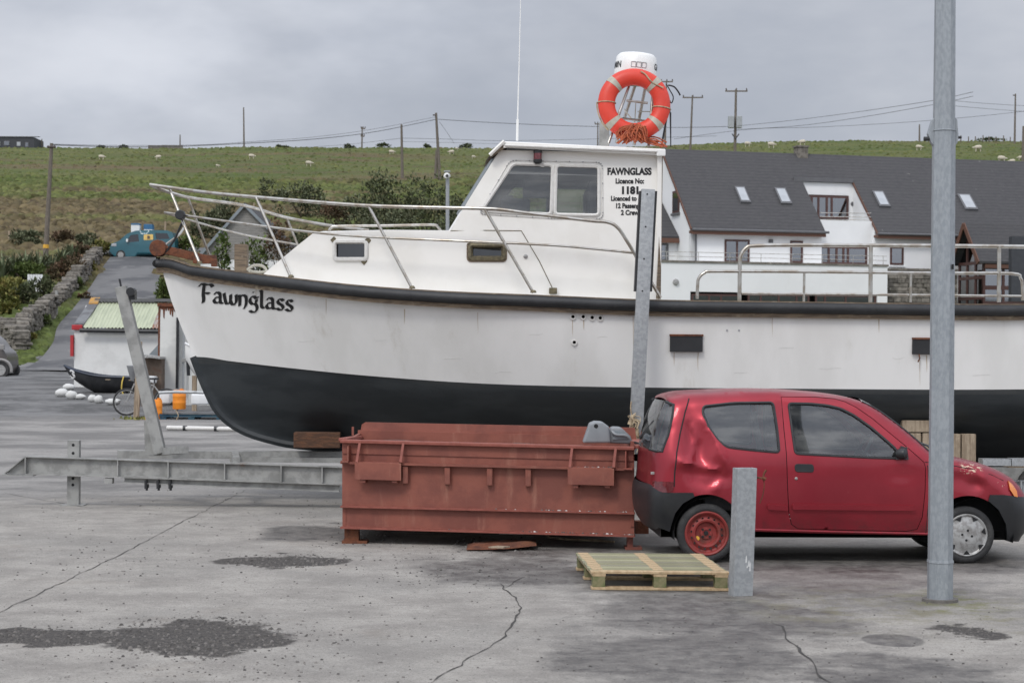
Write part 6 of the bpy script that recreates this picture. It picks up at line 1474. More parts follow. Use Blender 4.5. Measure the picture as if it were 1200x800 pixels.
# ---------------------------------------------------------------- shed with green tin roof
Ys = 64.
def sp(px, py, d=0.): p = P(px, py, Ys); p.y += d; return p
sz = .35; shed = thing('green_roofed_shed', 'white shed with pale green corrugated roof and red trim, left of the bow', 'shed', (sp(130, 465).x, Ys+2, sz))
xl, xr = sp(87, 400).x, sp(214, 400).x; zw = sp(100, 386).z; zrd = sp(100, 353).z; DSd = 3.4
mb = MB(); mb.box(((xl+xr)/2, Ys+.1, (sz+zw)/2), (xr-xl, .2, zw-sz)); mb.box(((xl+xr)/2, Ys+DSd-.1, (sz+zw)/2), (xr-xl, .2, zw-sz))
for x in (xl+.1, xr-.1): mb.prism([Vector((x-.098, Ys+.2, sz)), Vector((x-.098, Ys+DSd-.2, sz)), Vector((x-.098, Ys+DSd-.2, zw)), Vector((x-.098, Ys+DSd/2, zrd-.1)), Vector((x-.098, Ys+.2, zw))], (.196, 0, 0))
mb.build('wall', 'shed_white', shed)
mat('lichen', (.45, .24, .06), .9, col2=(.28, .20, .12), scale=9, amt=1.)
rows = []; NXs = 150; xa, xb_ = sp(99, 370).x, xr+.15
for j in range(5):
    t = j/4; rows.append([Vector((lerp(xa, xb_, i/NXs), lerp(Ys-.22, Ys+DSd/2, t), lerp(zw+.06, zrd+.03, t)+.022*math.sin(i/NXs*2*math.pi*29))) for i in range(NXs+1)])
mat('tin_green', (.43, .46, .33), .6, col2=(.36, .39, .28), scale=2., amt=1., stretch=(3, .5, .5), dirt=(.24, .22, .15), dscale=3., dthr=(.6, .8), dstretch=(3, .4, .4))
mat('tin_rusty', (.33, .30, .28), .7, col2=(.25, .12, .07), scale=5., amt=1., stretch=(3, .6, .6))
mb = MB(); mb.grid([r[:101] for r in rows], 0); mb.grid([r[100:] for r in rows], 1); rf_ = mb.build('roof', ['tin_green', 'tin_rusty'], shed, smooth=60)
mb = MB(); mb.prism([Vector((xa, Ys+DSd/2, zrd+.03)), Vector((xb_, Ys+DSd/2, zrd+.03)), Vector((xb_, Ys+DSd+.2, zw)), Vector((xa, Ys+DSd+.2, zw))], (0, 0, -.03)); mb.build('rear_roof_sheet', 'tin_rusty', rf_)
MB().box(((xa+xb_)/2, Ys+DSd/2, zrd+.10), (xb_-xa, .3, .10)).build('ridge_cap', 'grey_frame', rf_)
MB().tube([Vector((xl+.25, Ys-.26, zw-.03)), Vector((xr, Ys-.26, zw-.06))], .07, 8).build('gutter', 'tar_black', rf_)
# left end: grey gable slope with lichen, red fascia and door edge
mb = MB(); mb.prism([sp(87, 381, -.05), sp(99, 381, -.05), sp(105, 352, DSd/2), sp(93, 352, DSd/2)], (0, .0, .06)); mb.build('gable_cap', 'tarp_grey', rf_)
mb = MB(); mb.prism([sp(93, 357, 1.4), sp(104, 357, 1.4), sp(104.5, 350, DSd/2), sp(93.5, 350, DSd/2)], (0, .0, .10)); mb.build('lichen_tile', 'lichen', rf_)
MB().box(sp(91, 383.5, -.06), (.36, .10, .17)).build('red_fascia', 'red_paint', rf_, bevel=.02)
MB().box(sp(84.8, 405, .4), (.10, 1.0, .72)).build('red_door', 'red_paint', shed)
# ---------------------------------------------------------------- long black rowing boat, bow raised, number 3
YcB = 60.
def cpt(px, py): return P(px, py, YcB)
SH = [(75, 428), (84, 432.5), (96, 436), (112, 439.5), (132, 441.5), (160, 442), (190, 441), (225, 440)]
KL = [(75.5, 429.5), (82, 440), (92, 448.5), (104, 456), (116, 461.5), (130, 463), (160, 463.5), (190, 463), (225, 462)]
cur = thing('rowing_boat', 'long black tarred rowing boat with blue gunwale and white 3, beside the white shed', 'rowing boat', (cpt(140, 463).x, YcB, .45))
s_ = smoothpts([cpt(*p) for p in SH], 4); k_ = smoothpts([cpt(*p) for p in KL], 4)
def atx(tab, x):
    for a, b in zip(tab, tab[1:]):
        if a.x <= x <= b.x: return lerp(a.z, b.z, (x-a.x)/max(1e-6, b.x-a.x))
    return tab[0].z if x < tab[0].x else tab[-1].z
xs = [lerp(s_[0].x+.01, s_[-1].x, (i/30)**1.3) for i in range(31)]
def bw_(x): return .56*(1-(1-clamp((x-xs[0])/1.7))**2.2)+.015
rows = [[Vector((x, YcB+bw_(x)*math.cos(R(a)), lerp(atx(s_, x), atx(k_, x), math.sin(R(a))**.8 if a not in (0, 180) else 0))) for a in range(0, 181, 15)] for x in xs]
mb = MB(); mb.grid(rows); hb_ = mb.build('hull', 'tar_black', cur, smooth=50); BV3 = BVHTree.FromPolygons(mb.v, mb.f)
mb = MB()
for s in (0, -1): mb.tube([r[s]+Vector((0, 0, .01)) for r in rows], .035, 6)
mb.build('gunwale', 'tar_blue', cur, smooth=50)
mb = MB()
for i in (14, 19, 24): mb.beam(rows[i][0]+Vector((0, 0, -.08)), rows[i][-1]+Vector((0, 0, -.08)), .16, .03)
mb.build('thwart', 'old_timber', cur)
pts = [(-.5, 1.25), (-.2, 1.5), (.3, 1.45), (.45, 1.15), (.1, .85), (.45, .6), (.5, .25), (.1, 0), (-.4, .1), (-.55, .3)]; mb = MB(); out = []
for x, y in [(p.x, p.y) for p in smoothpts([Vector((a, b, 0)) for a, b in pts], 3)]:
    px, py = 85.5+x*4.2+y*-.6, 442.6-y*5.6+x*1.2; o = Vector((0, 0, CH)); d = (P(px, py, 10)-o).normalized(); h = BV3.ray_cast(o, d); out.append((h[0]+Vector((0, -.012, 0))) if h[0] else P(px, py, YcB-.3))
mb.tube(out, .036, 5); mb.build('number_lettering', 'white_ink', cur, smooth=50)
tag(MB().tube(smoothpts([P(145, 441, YcB-.62), P(143, 448, YcB-.66), P(142.5, 455, YcB-.66), P(144, 461, YcB-.66), P(148, 465, YcB-.7)], 4), .022, 6).build('yellow_line', 'yellow_rope', smooth=60), 'yellow rope hanging over the side of the black rowing boat', 'rope')
# white painted stones in front
for i, (x0, y0, x1, y1, lab) in enumerate(((74, 450, 88, 457, 'white painted stone against the shed corner, behind the others'), (65, 457, 80, 466, 'leftmost white painted stone on the gravel'), (77, 458.5, 90, 468, 'bulky white stone touching the leftmost one'), (88, 463, 100, 469, 'small low white stone between the two groups'), (103, 464, 113, 472, 'rounded white stone in the middle of the row'), (110, 465, 121, 474, 'squarish white stone in the middle of the row'), (124, 468, 141, 475, 'long flat white stone nearest the bicycle'))):
    b_ = onterrain((x0+x1)/2, y1, 45); w = (x1-x0)/F*b_.y; h = (y1-y0)/F*b_.y; mb = MB(); rows = []
    for j in range(7):
        v = j/6*math.pi; rows.append([b_+Vector((w*.55*math.sin(v)*math.cos(u)*(1+.35*noise.noise(Vector((u, v*2, i*3.1)))), w*.4*math.sin(v)*math.sin(u), h*.5+h*.56*math.cos(v)*(1+.3*noise.noise(Vector((u*1.7, v, i*2.7)))))) for u in [2*math.pi*k/10 for k in range(10)]])
    mb.grid(rows, 0, True); tag(mb.build('white_stone', 'white_stone', smooth=50, weld=.001), lab, 'stone', 'white stones by the shed')
# bicycle leaning on a post
by = 50.; bc = P(151, 474, by); bk = thing('bicycle', 'old bicycle leaning against a weathered post by the black rowing boat', 'bicycle', (bc.x+.4, by, .05))
rw_ = .345; f0 = P(148.5, 474, by); r0_ = f0+Vector((1.02, .25, 0)); r0_.z = f0.z = .05+rw_
for q in (f0, r0_):
    ax_ = Vector((-.25, 1, .0)).normalized() if q is f0 else Vector((-.25, 1, 0)).normalized(); x_, u_ = frame(ax_, Vector((0, 0, 1)))
    mb = MB(); mb.tube([q+(x_*math.cos(a)+u_*math.sin(a))*rw_ for a in [2*math.pi*k/32 for k in range(32)]], .024, 6, closed=True); wv = mb.build('wheel', 'tyre', bk, smooth=60)
    mb = MB(); mb.tube([q+(x_*math.cos(a)+u_*math.sin(a))*(rw_-.035) for a in [2*math.pi*k/32 for k in range(32)]], .012, 5, closed=True)
    for k in range(18): a = 2*math.pi*k/18; mb.tube([q, q+(x_*math.cos(a)+u_*math.sin(a))*(rw_-.035)], .003, 3)
    mb.lathe([(.025, -.05), (.025, .05)], q, ax_, 8); mb.build('rim', 'chrome_grey', wv)
d_ = (r0_-f0).normalized(); up = Vector((0, 0, 1)); hd = f0+d_*.20+up*.50; bb_ = f0+d_*.58+up*-.05; st = f0+d_*.72+up*.50
mb = MB()
for a, b in ((f0, hd), (hd, bb_), (bb_, st), (hd+up*-.05, st+up*-.05), (bb_, r0_), (st+up*-.08, r0_)): mb.tube([a, b], .02, 6)
mb.build('frame', 'chrome_grey', bk, smooth=60)
n_ = Vector((-d_.y, d_.x, 0)); mb = MB(); mb.tube([hd, hd+up*.12], .016, 6); mb.tube([hd+up*.12+n_*.3, hd+up*.14, hd+up*.12-n_*.3], .016, 6); mb.build('handlebar', 'black_plastic', bk)
mb = MB(); mb.tube([st, st+up*.10], .016, 6); mb.beam(st+up*.12-d_*.14, st+up*.12+d_*.12, .14, .05); mb.build('saddle', 'black_plastic', bk)
mb = MB(); ax_ = n_; mb.lathe([(.09, -.01), (.09, .01)], bb_-n_*.05, n_, 14); mb.beam(bb_-n_*.08, bb_-n_*.08-up*.16, .02, .02); mb.beam(bb_+n_*.08, bb_+n_*.08+up*.16, .02, .02); mb.build('pedals', 'black_plastic', bk)
a = onterrain(159.5, 491, 40); b = P(163.5, 400, a.y); tag(MB().beam(a-Vector((0, 0, .1)), b, .13, .13).m and MB().beam(a-Vector((0, 0, .1)), b, .13, .13, up=Vector((0, 1, 0))).build('wooden_post', 'old_timber', bevel=.01), 'weathered wooden post beside the bicycle wheel', 'post')
# heap of gear behind the leaning post: brown skip box, grey hopper, zinc gable piece
mb = MB(); y = 53.; q = [P(148, 428, y), P(163, 430, y), P(160, 448, y), P(153, 446, y)]; mb.prism(q, (0, .8, 0)); tag(mb.build('grey_hopper', 'tarp_grey', bevel=.02), 'grey tapered bin above the bicycle, left of the leaning steel post', 'bin')
a, b = P(166, 419, 54), P(189, 478, 54); mb = MB(); mb.box(((a.x+b.x)/2, 54.3, (a.z+b.z)/2), (b.x-a.x, .6, a.z-b.z)); bx_ = mb.build('rusty_bin', 'skip_brown', bevel=.02); tag(bx_, 'tall rusty brown steel bin between the leaning post and white container', 'bin')
mb = MB(); mb.prism([P(164, 415, 53.6), P(187, 418, 53.6), P(187, 420.5, 53.6), P(164, 417.5, 53.6)], (0, .9, 0)); mb.build('lid', 'chrome_grey', bx_)
mb = MB(); mb.prism([P(172, 440, 53.4), P(181, 441, 53.4), P(180, 449, 53.4), P(173, 447, 53.4)], (0, .5, 0)); tag(mb.build('crumpled_bag', 'white_plastic', bevel=.03, smooth=40), 'pale crumpled bag in front of the rusty brown bin', 'bag')
mb = MB(); y = 55.5; mb.prism([P(173, 417, y), P(187, 402, y), P(190, 402, y), P(190, 418, y)], (0, .25, 0)); tag(mb.build('zinc_sheet', 'zinc_blue'), 'grey zinc sheet leaning behind the rusty brown bin', 'metal sheet')
# white rust-topped container with pipes, further right behind the bow
Yw = 54.5; a, b = P(185.5, 358, Yw), P(208, 474, Yw); wc = thing('white_container', 'tall white steel container streaked with rust, between shed and boat bow', 'container', (a.x+1.3, Yw+1, .1))
mb = MB(); mb.box(((a.x+b.x)/2, Yw+.2, (a.z+.3)/2), (b.x-a.x, .4, a.z-.3)); mb.build('front_panel', 'rusty_white', wc)
c_ = P(300, 358, Yw); mb = MB(); rows = []
for z in (.15, a.z-.05): rows.append([Vector((lerp(b.x+.002, c_.x, i/60), Yw+.12+.02*((i//2) % 2), z)) for i in range(61)])
mb.grid(rows); mb.box(((a.x+c_.x)/2, Yw+1.4, a.z/2+.1), (c_.x-a.x, 2.2, a.z-.3)); mb.build('side_panel', 'rusty_white', wc)
mb = MB(); mb.beam(Vector((a.x-.02, Yw+.1, a.z+.02)), Vector((c_.x, Yw+.1, a.z+.02)), .3, .10); mb.build('top_rail', 'rust', wc)
mb = MB(); x0 = a.x+.01
for k in range(9): xk = lerp(a.x+.04, b.x-.04, k/8); hgt = random.Random(k).uniform(.08, .40); mb.add([Vector((xk-.04, Yw-.004, a.z)), Vector((xk+.04, Yw-.004, a.z)), Vector((xk+.02, Yw-.004, a.z-hgt)), Vector((xk-.015, Yw-.004, a.z-hgt*.9))], [(0, 1, 2, 3)])
mb.add([Vector((a.x, Yw-.005, a.z)), Vector((a.x+.06, Yw-.005, a.z)), Vector((a.x+.05, Yw-.005, .4)), Vector((a.x, Yw-.005, .4))], [(0, 1, 2, 3)]); mb.build('rust_streaks', 'rust', wc, normals=False)
MB().tube([P(208.3, 372, Yw-.1), P(207.5, 455, Yw-.1)], .045, 6).build('black_pipe', 'tar_black', wc); MB().tube([P(215.5, 385, Yw-.05), P(214.5, 458, Yw-.05)], .035, 6).build('grey_pipe', 'galv', wc); MB().box(P(215, 422, Yw-.1), (.12, .08, .10)).build('pipe_clip', 'galv_old', wc)
# small white boat hull standing behind the bow
Yb = 51.; wb = thing('white_dinghy', 'small white dinghy with rounded hull, half hidden behind the boat bow', 'dinghy', P(240, 470, Yb))
mb = MB(); rows = []
for i in range(13):
    t = i/12; px = lerp(219, 300, t); w = .7*math.sin(math.pi*min(1, .12+t*.88*.6)); zt_ = lerp(402, 428, min(1, t*1.5)); kk = lerp(425, 452, math.sin(min(1, t*3)*math.pi/2)); rows.append([Vector((P(px, zt_, Yb).x, Yb+w*math.cos(R(a_)), lerp(P(px, zt_, Yb).z, P(px, kk, Yb).z, math.sin(R(a_))))) for a_ in range(0, 181, 18)])
mb.grid(rows); mb.build('hull', 'radar_white', wb, smooth=50)
mb = MB(); mb.tube([r[-1] for r in rows], .03, 6); mb.build('gunwale', 'white_plastic', wb); mb = MB(); mb.tube([P(219, 403, Yb-.1), P(221, 440, Yb-.1)], .05, 6); mb.build('outboard_bracket', 'black_plastic', wb)
for px in (228, 262): MB().beam(P(px, 440, Yb), Vector((P(px, 450, Yb).x, Yb, .05)), .12, .12).build('support_post', 'old_timber', wb)
# drums, pallet, poles
def drum(px0, py0, px1, py1, Y, m, label, cat='drum', nm='drum', cap=True):
    a, b = P(px0, py0, Y), P(px1, py1, Y); r = (b.x-a.x)/2; c = Vector(((a.x+b.x)/2, Y+r, b.z)); h = a.z-b.z
    o = thing(nm, label, cat, c); mb = MB(); mb.lathe([(r*.93, 0), (r, .03), (r, h*.3), (r*1.03, h*.33), (r, h*.36), (r, h*.64), (r*1.03, h*.67), (r, h*.70), (r, h-.05), (r*.88, h)], c, (0, 0, 1), 18); mb.build('body', m, o, smooth=50)
    if cap: MB().lathe([(.05, 0), (.05, .04), (0, .042)], c+Vector((r*.4, -r*.3, h)), (0, 0, 1), 8).build('cap', m, o)
drum(169, 476, 178, 496, 47.5, 'orange_drum', 'orange drum half hidden by the leaning steel post, left of it'); drum(178, 468, 189, 492, 48., 'orange_drum', 'orange drum just right of the leaning steel post')
drum(201, 457, 216.5, 479.5, 48.8, 'orange_drum', 'orange drum standing on the blue pallet below the black pipe')
def jerry(px0, py0, px1, py1, Y, label):
    a, b = P(px0, py0, Y), P(px1, py1, Y); mb = MB(); mb.box(((a.x+b.x)/2, Y, (a.z+b.z)/2), (b.x-a.x, .35, a.z-b.z)); o = mb.build('white_container_drum', 'white_plastic', bevel=.05, smooth=50, seg=3); o.name = 'plastic_tub'; BASE[o.name] = BASE.get('white_container_drum', Vector()); tag(o, label, 'tub')
jerry(225, 461, 245, 474, 48.8, 'white plastic tub standing on the blue pallet, close to the boat bow'); jerry(188, 459, 200, 473, 49.6, 'pale box at the foot of the white container, behind the orange drum')
bp = thing('blue_pallet', 'dark blue pallet with grey boards under the orange drum, left of the bow', 'pallet', P(220, 496, 48.3))
mb = MB(); a, b = P(187, 482, 48), P(262, 487, 48)
for k in range(6): mb.box(((a.x+b.x)/2+.1, 48.+k*.2, b.z+.06), (b.x-a.x, .15, .05))
mb.build('deck', 'tarp_grey', bp)
mb = MB(); zz = P(190, 497, 48).z
for k in (0, .5, 1): mb.box(((a.x+b.x)/2, 48+k, b.z+.0), (b.x-a.x, .10, .07)); mb.box(((a.x+b.x)/2, 48+k, zz+.02), (b.x-a.x, .10, .05))
mb.build('bearer', 'blue_wood', bp); mb = MB()
for x in (a.x+.1, (a.x+b.x)/2, b.x-.1):
    for k in (0, .5, 1): mb.box((x, 48+k, (b.z+zz)/2), (.16, .11, b.z-zz-.09))
mb.build('block', 'blue_wood', bp)
tag(MB().tube([P(186, 460, 47.2), P(206, 459, 47.2), P(243, 460, 47.2)], .045, 6).build('steel_pole', 'galv', smooth=50), 'horizontal galvanised pole across the front of the orange drum', 'pole')
a = onterrain(196, 505, 38); b = onterrain(281, 507, 38); a.z = b.z = .06; mb = MB(); mb.tube([a, b], .05, 8); o = mb.build('plank_pole', 'window_gasket', smooth=50); tag(o, 'pale pole lying on the ground between the leaning post and the bow', 'pole')
mb = MB()
for t in (.25, .68): q = a.lerp(b, t); mb.lathe([(.056, -.05), (.056, .05)], q, (1, 0, 0), 8)
mb.build('pole_band', 'tar_black', o)
tag(MB().tube(smoothpts([P(206, 480, 47.6), P(209, 487, 47.5), P(207, 492, 47.5), P(212, 500, 47.4)], 4), .012, 5).build('loose_rope', 'pale_rope'), 'thin pale rope trailing off the blue pallet', 'rope')
# ---------------------------------------------------------------- vehicles in the distance
def vehicle(name, label, cat, yc, W, prof, wins, paint, wheels, wr, extra=None, glassn='dark_glass'):
    L = Lift(yc, lambda x, z: W-.10*max(0, z-zmid)); zs_ = [P(p[0], p[1], yc-W).z for p in prof]; zmid = lerp(min(zs_), max(zs_), .5)
    o = thing(name, label, cat, (P(prof[0][0], 400, yc).x, yc, min(zs_)-.15)); pl = L.poly(prof); wp = [roundpoly(L.poly(w), .05) for w in wins]; mb = MB()
    for s in (-1, 1): L.panel(mb, pl, wp, s, 0, .22)
    e = dens(pl, .22); rows = []
    for x, z in e:
        w = L.w(x, z); rows.append([Vector((x, yc+w*v, z)) for v in (-1, -.5, 0, .5, 1)])
    mb.grid(rows+[rows[0]]); mb.build('body', paint, o, smooth=40, weld=.003)
    for s in (-1, 1):
        for w in wp: mb = MB(); L.panel(mb, w, (), s, -.02, .4); mb.build('window', glassn, o); mb = MB(); L.panel(mb, w, (), s, -.10, .4); mb.build('window_shade', 'dark', o)
        for wx, wy in wheels:
            c = P(wx, wy, yc-W); c.y = yc+s*(W-.08); mb = MB(); mb.lathe([(wr*.6, -.1), (wr*.96, -.1), (wr, -.04), (wr, .04), (wr*.94, .1), (wr*.62, .1)], c, (0, s, 0), 20); wv = mb.build('wheel', 'tyre', o, smooth=50); MB().lathe([(0, .09), (wr*.3, .085), (wr*.62, .105)], c, (0, s, 0), 16).build('rim', 'chrome_grey', wv, smooth=50)
    return o, L
van, VL = vehicle('van', 'teal blue van with roof load, parked facing left on the hillside track', 'van', 128.9, .88,
    [(128.5, 295), (129, 289), (131, 285.5), (140, 282), (147, 275.5), (151, 273), (159, 270.3), (175, 269.6), (196, 270), (201.5, 272), (204, 279), (205, 290), (205, 297), (198, 299), (150, 300.5), (134, 300)],
    (((149, 281), (153, 275.5), (162, 274.5), (163, 283), (150, 284)), ((182, 273), (196, 273.5), (199, 280), (183, 280.5))), 'teal_paint', ((141.5, 298.5), (191, 296.5)), .33)
mb = MB(); VL.panel(mb, roundpoly(VL.poly([(168.5, 275), (179.5, 274.5), (179.5, 281), (168.5, 281.5)]), .06), (), -1, .02, .2); mb.build('sticker', 'amber_sticker', van)
mb = MB(); mb.box(P(174, 278, VL.yc-.91), (.16, .02, .2)); mb.build('sticker_print', 'skip_brown', van)
c0, c1 = VL.xz(140, 281.5), VL.xz(150, 273.5); mb = MB(); mb.grid([[Vector((c0[0]-.02, VL.yc+v*.80, c0[1]+.03)) for v in (-1, 0, 1)], [Vector((c1[0]-.04, VL.yc+v*.74, c1[1])) for v in (-1, 0, 1)]]); mb.build('windscreen', 'skylight_pane', van)
MB().box(VL.at(*VL.xz(133.5, 287), -1, .0), (.34, .05, .2)).build('headlight', 'skylight_pane', van, bevel=.03); MB().box((VL.xz(131, 296)[0], VL.yc, VL.xz(131, 296)[1]), (.5, 1.7, .35)).build('bumper', 'black_plastic', van, bevel=.06)
MB().box(VL.at(*VL.xz(149.5, 282), -1, .12), (.12, .2, .22)).build('door_mirror', 'radar_white', van, bevel=.03); MB().box(VL.at(*VL.xz(139, 279), 1, .1), (.12, .2, .3)).build('door_mirror', 'radar_white', van, bevel=.03)
for x0, y0, x1, y1, ml, mt, lab, nm in ((154.5, 262, 164.5, 273.5, 'white_plastic', 'blue_plastic', 'white tank with a blue lid on the van roof, nearer its windscreen', 'roof_tank'), (169.5, 263, 179.5, 272.5, 'white_plastic', 'blue_plastic', 'white and blue crate on the van roof, nearer its rear', 'roof_crate')):
    a, b = P(x0, y0, 128.9), P(x1, y1, 128.9); q = MB(); q.box(((a.x+b.x)/2, 128.9, (a.z+b.z)/2), (b.x-a.x, .6, a.z-b.z)); o = q.build(nm, ml, bevel=.04); tag(o, lab, 'tank' if 'tank' in nm else 'crate')
    MB().box(((a.x+b.x)/2, 128.9, a.z-(.06 if 'tank' in nm else .18)), ((b.x-a.x)*1.04, .63, .12 if 'tank' in nm else .36)).build('lid', mt, o, bevel=.03)
suv, SL_ = vehicle('suv', 'dark grey off-road car cut off by the left edge of the photo', 'car', 78.9, .9,
    [(-99, 437), (-101, 415), (-97, 396), (-79, 392), (-29, 391.5), (-13, 392.5), (-6, 398), (0.5, 408), (5, 411), (8, 417), (8.5, 430), (5, 436), (-9, 438), (-69, 439)],
    (((-93, 398), (-69, 396.5), (-69, 408), (-93, 409)), ((-65, 396.5), (-39, 396), (-39, 408), (-65, 408)), ((-35, 396), (-15, 396.5), (-8, 400.5), (-2.5, 409.5), (-35, 409))), 'suv_paint', ((0.5, 433.5), (-81, 435)), .36)
mb = MB(); c = P(.5, 433.5, 77.95); mb.tube([c+Vector((.46*math.cos(R(a)), 0, .44*math.sin(R(a)))) for a in range(-10, 191, 12)], .06, 6); mb.build('arch_trim', 'suv_trim', suv); MB().box(P(2.5, 406.5, 77.85), (.2, .16, .22)).build('door_mirror', 'suv_trim', suv, bevel=.03); MB().box((P(7, 432, 78.9).x, 78.9, P(7, 432, 78.9).z), (.3, 1.75, .4)).build('bumper', 'suv_trim', suv, bevel=.06)
# ---------------------------------------------------------------- dry stone walls
def drywall(path, h0, thick, label, seed, name='stone_wall'):
    rnd = random.Random(seed); g = smoothpts(path, 6); mb = MB(); q = [g[0]]
    for a, b in zip(g, g[1:]):
        n = max(1, int((b-a).length/.24)); q += [a.lerp(b, (i+1)/n) for i in range(n)]
    for i in range(len(q)-1):
        p = q[i]; d = (q[i+1]-p); d.z = 0
        if d.length < 1e-4: continue
        rz = math.atan2(d.y, d.x); L = d.length; h = h0*(.85+.3*noise.noise(p*.35)); z = 0; nn = Vector((-math.sin(rz), math.cos(rz), 0))
        base = terrain(p.x, p.y)-.15
        while z < h:
            sh = rnd.uniform(.10, .27); k = rnd.uniform(-.08, .08)
            mb.box(p*1+Vector((0, 0, base-p.z+z+sh/2))+nn*k+Vector((rnd.uniform(-.05, .05), rnd.uniform(-.05, .05), 0)), (L*rnd.uniform(.7, 1.7), thick*rnd.uniform(.75, 1.15), sh*.96), rot=Matrix.Rotation(rz+rnd.uniform(-.4, .4), 3, 'Z')@Matrix.Rotation(rnd.uniform(-.25, .25), 3, 'Y')); z += sh*.97
    return tag(mb.build(name, 'stone', bevel=.03, seg=1), label, 'wall', 'dry stone walls by the track')
drywall([onterrain(66, 362, 60), onterrain(78, 349, 60), onterrain(95, 329, 60), onterrain(108, 312, 60), onterrain(114, 304, 60)], 1.15, .7, 'dry stone wall climbing the slope beside the track below the van', 1)
drywall([onterrain(60, 374, 60), onterrain(48, 382, 60), onterrain(30, 396, 60), onterrain(24, 412, 60)], 1.5, .7, 'low mossy stone wall between the track gateway and the parked dark car', 2)
drywall([onterrain(24, 414, 60), onterrain(8, 406, 60), onterrain(-14, 399, 60)], 1.5, .8, 'stone wall running out of frame behind the dark car', 3)
a = onterrain(66, 372, 60); tag(MB().beam(a, a+Vector((0, 0, 1.45)), .14, .14, up=Vector((0, 1, 0))).build('gate_post', 'galv_old'), 'grey gate post at the end of the sloping stone wall', 'post')
a = onterrain(41, 348, 60); sb = MB(); w = 18/F*a.y
for k in range(6): sb.box((a.x-w/2+w*(k+.5)/6, a.y, a.z+.75), (w/6*.86, .05, 1.0))
o = sb.build('white_board', 'white_plastic'); tag(o, 'white slatted board standing in the bushes above the stone wall', 'board')
mb = MB(); mb.box((a.x-w*.4, a.y+.06, a.z+.4), (.08, .06, 1.2)); mb.box((a.x+w*.4, a.y+.06, a.z+.4), (.08, .06, 1.2)); mb.build('board_leg', 'old_timber', o)
# ---------------------------------------------------------------- plants
def leafbush(mb, c, rx, ry, rz, n, ls, seed, m=0, up=.3):
    rnd = random.Random(seed); cl = []
    for _ in range(max(5, int(n/90))):
        a = rnd.random()*6.283; e = rnd.random()**.7; cl.append((Vector((math.cos(a)*(1-e*.6)*rnd.uniform(.4, .95), math.sin(a)*(1-e*.6)*rnd.uniform(.4, .95), e*.95)), rnd.uniform(.18, .42)))
    for i in range(n):
        k, r = cl[i % len(cl)]; d = Vector((rnd.gauss(0, 1), rnd.gauss(0, 1), rnd.gauss(.25, 1))).normalized(); q = k+d*r*rnd.uniform(.6, 1.08)
        if q.z < 0: q.z = rnd.random()*.2
        p = Vector(c)+Vector((q.x*rx, q.y*ry, q.z*rz)); t = (d*.7+Vector((rnd.gauss(0, .5), rnd.gauss(0, .5), rnd.gauss(up, .5)))).normalized(); x_, u_ = frame(t); l = ls*rnd.uniform(.7, 1.5); w = l*.32
        mb.add([p-x_*w*.4, p+t*l*.5+x_*w, p+t*l+u_*l*.1, p+t*l*.5-x_*w], [(0, 1, 2, 3)], m)
def bush(px, py, wpx, hpx, label, m, n=900, ls=.2, seed=0, name='bush', Y=None, grp='bushes on the hillside', sink=.1):
    g = onterrain(px, py, 60) if Y is None else Vector((P(px, py, Y).x, Y, P(px, py, Y).z)); k = g.y/F; o = thing(name, label, 'bush', g, grp); mb = MB()
    leafbush(mb, g-Vector((0, 0, sink)), wpx*k/2, wpx*k/2.4, hpx*k, n, ls, seed); mb.build('foliage', m, o, normals=False)
    mb = MB(); rnd = random.Random(seed+1)
    for i in range(7): a = rnd.random()*6.28; mb.tube([g-Vector((0, 0, .2)), g+Vector((math.cos(a)*wpx*k*.2, math.sin(a)*wpx*k*.2, hpx*k*.6))], [.05, .015], 4)
    mb.build('stems', 'twig', o)
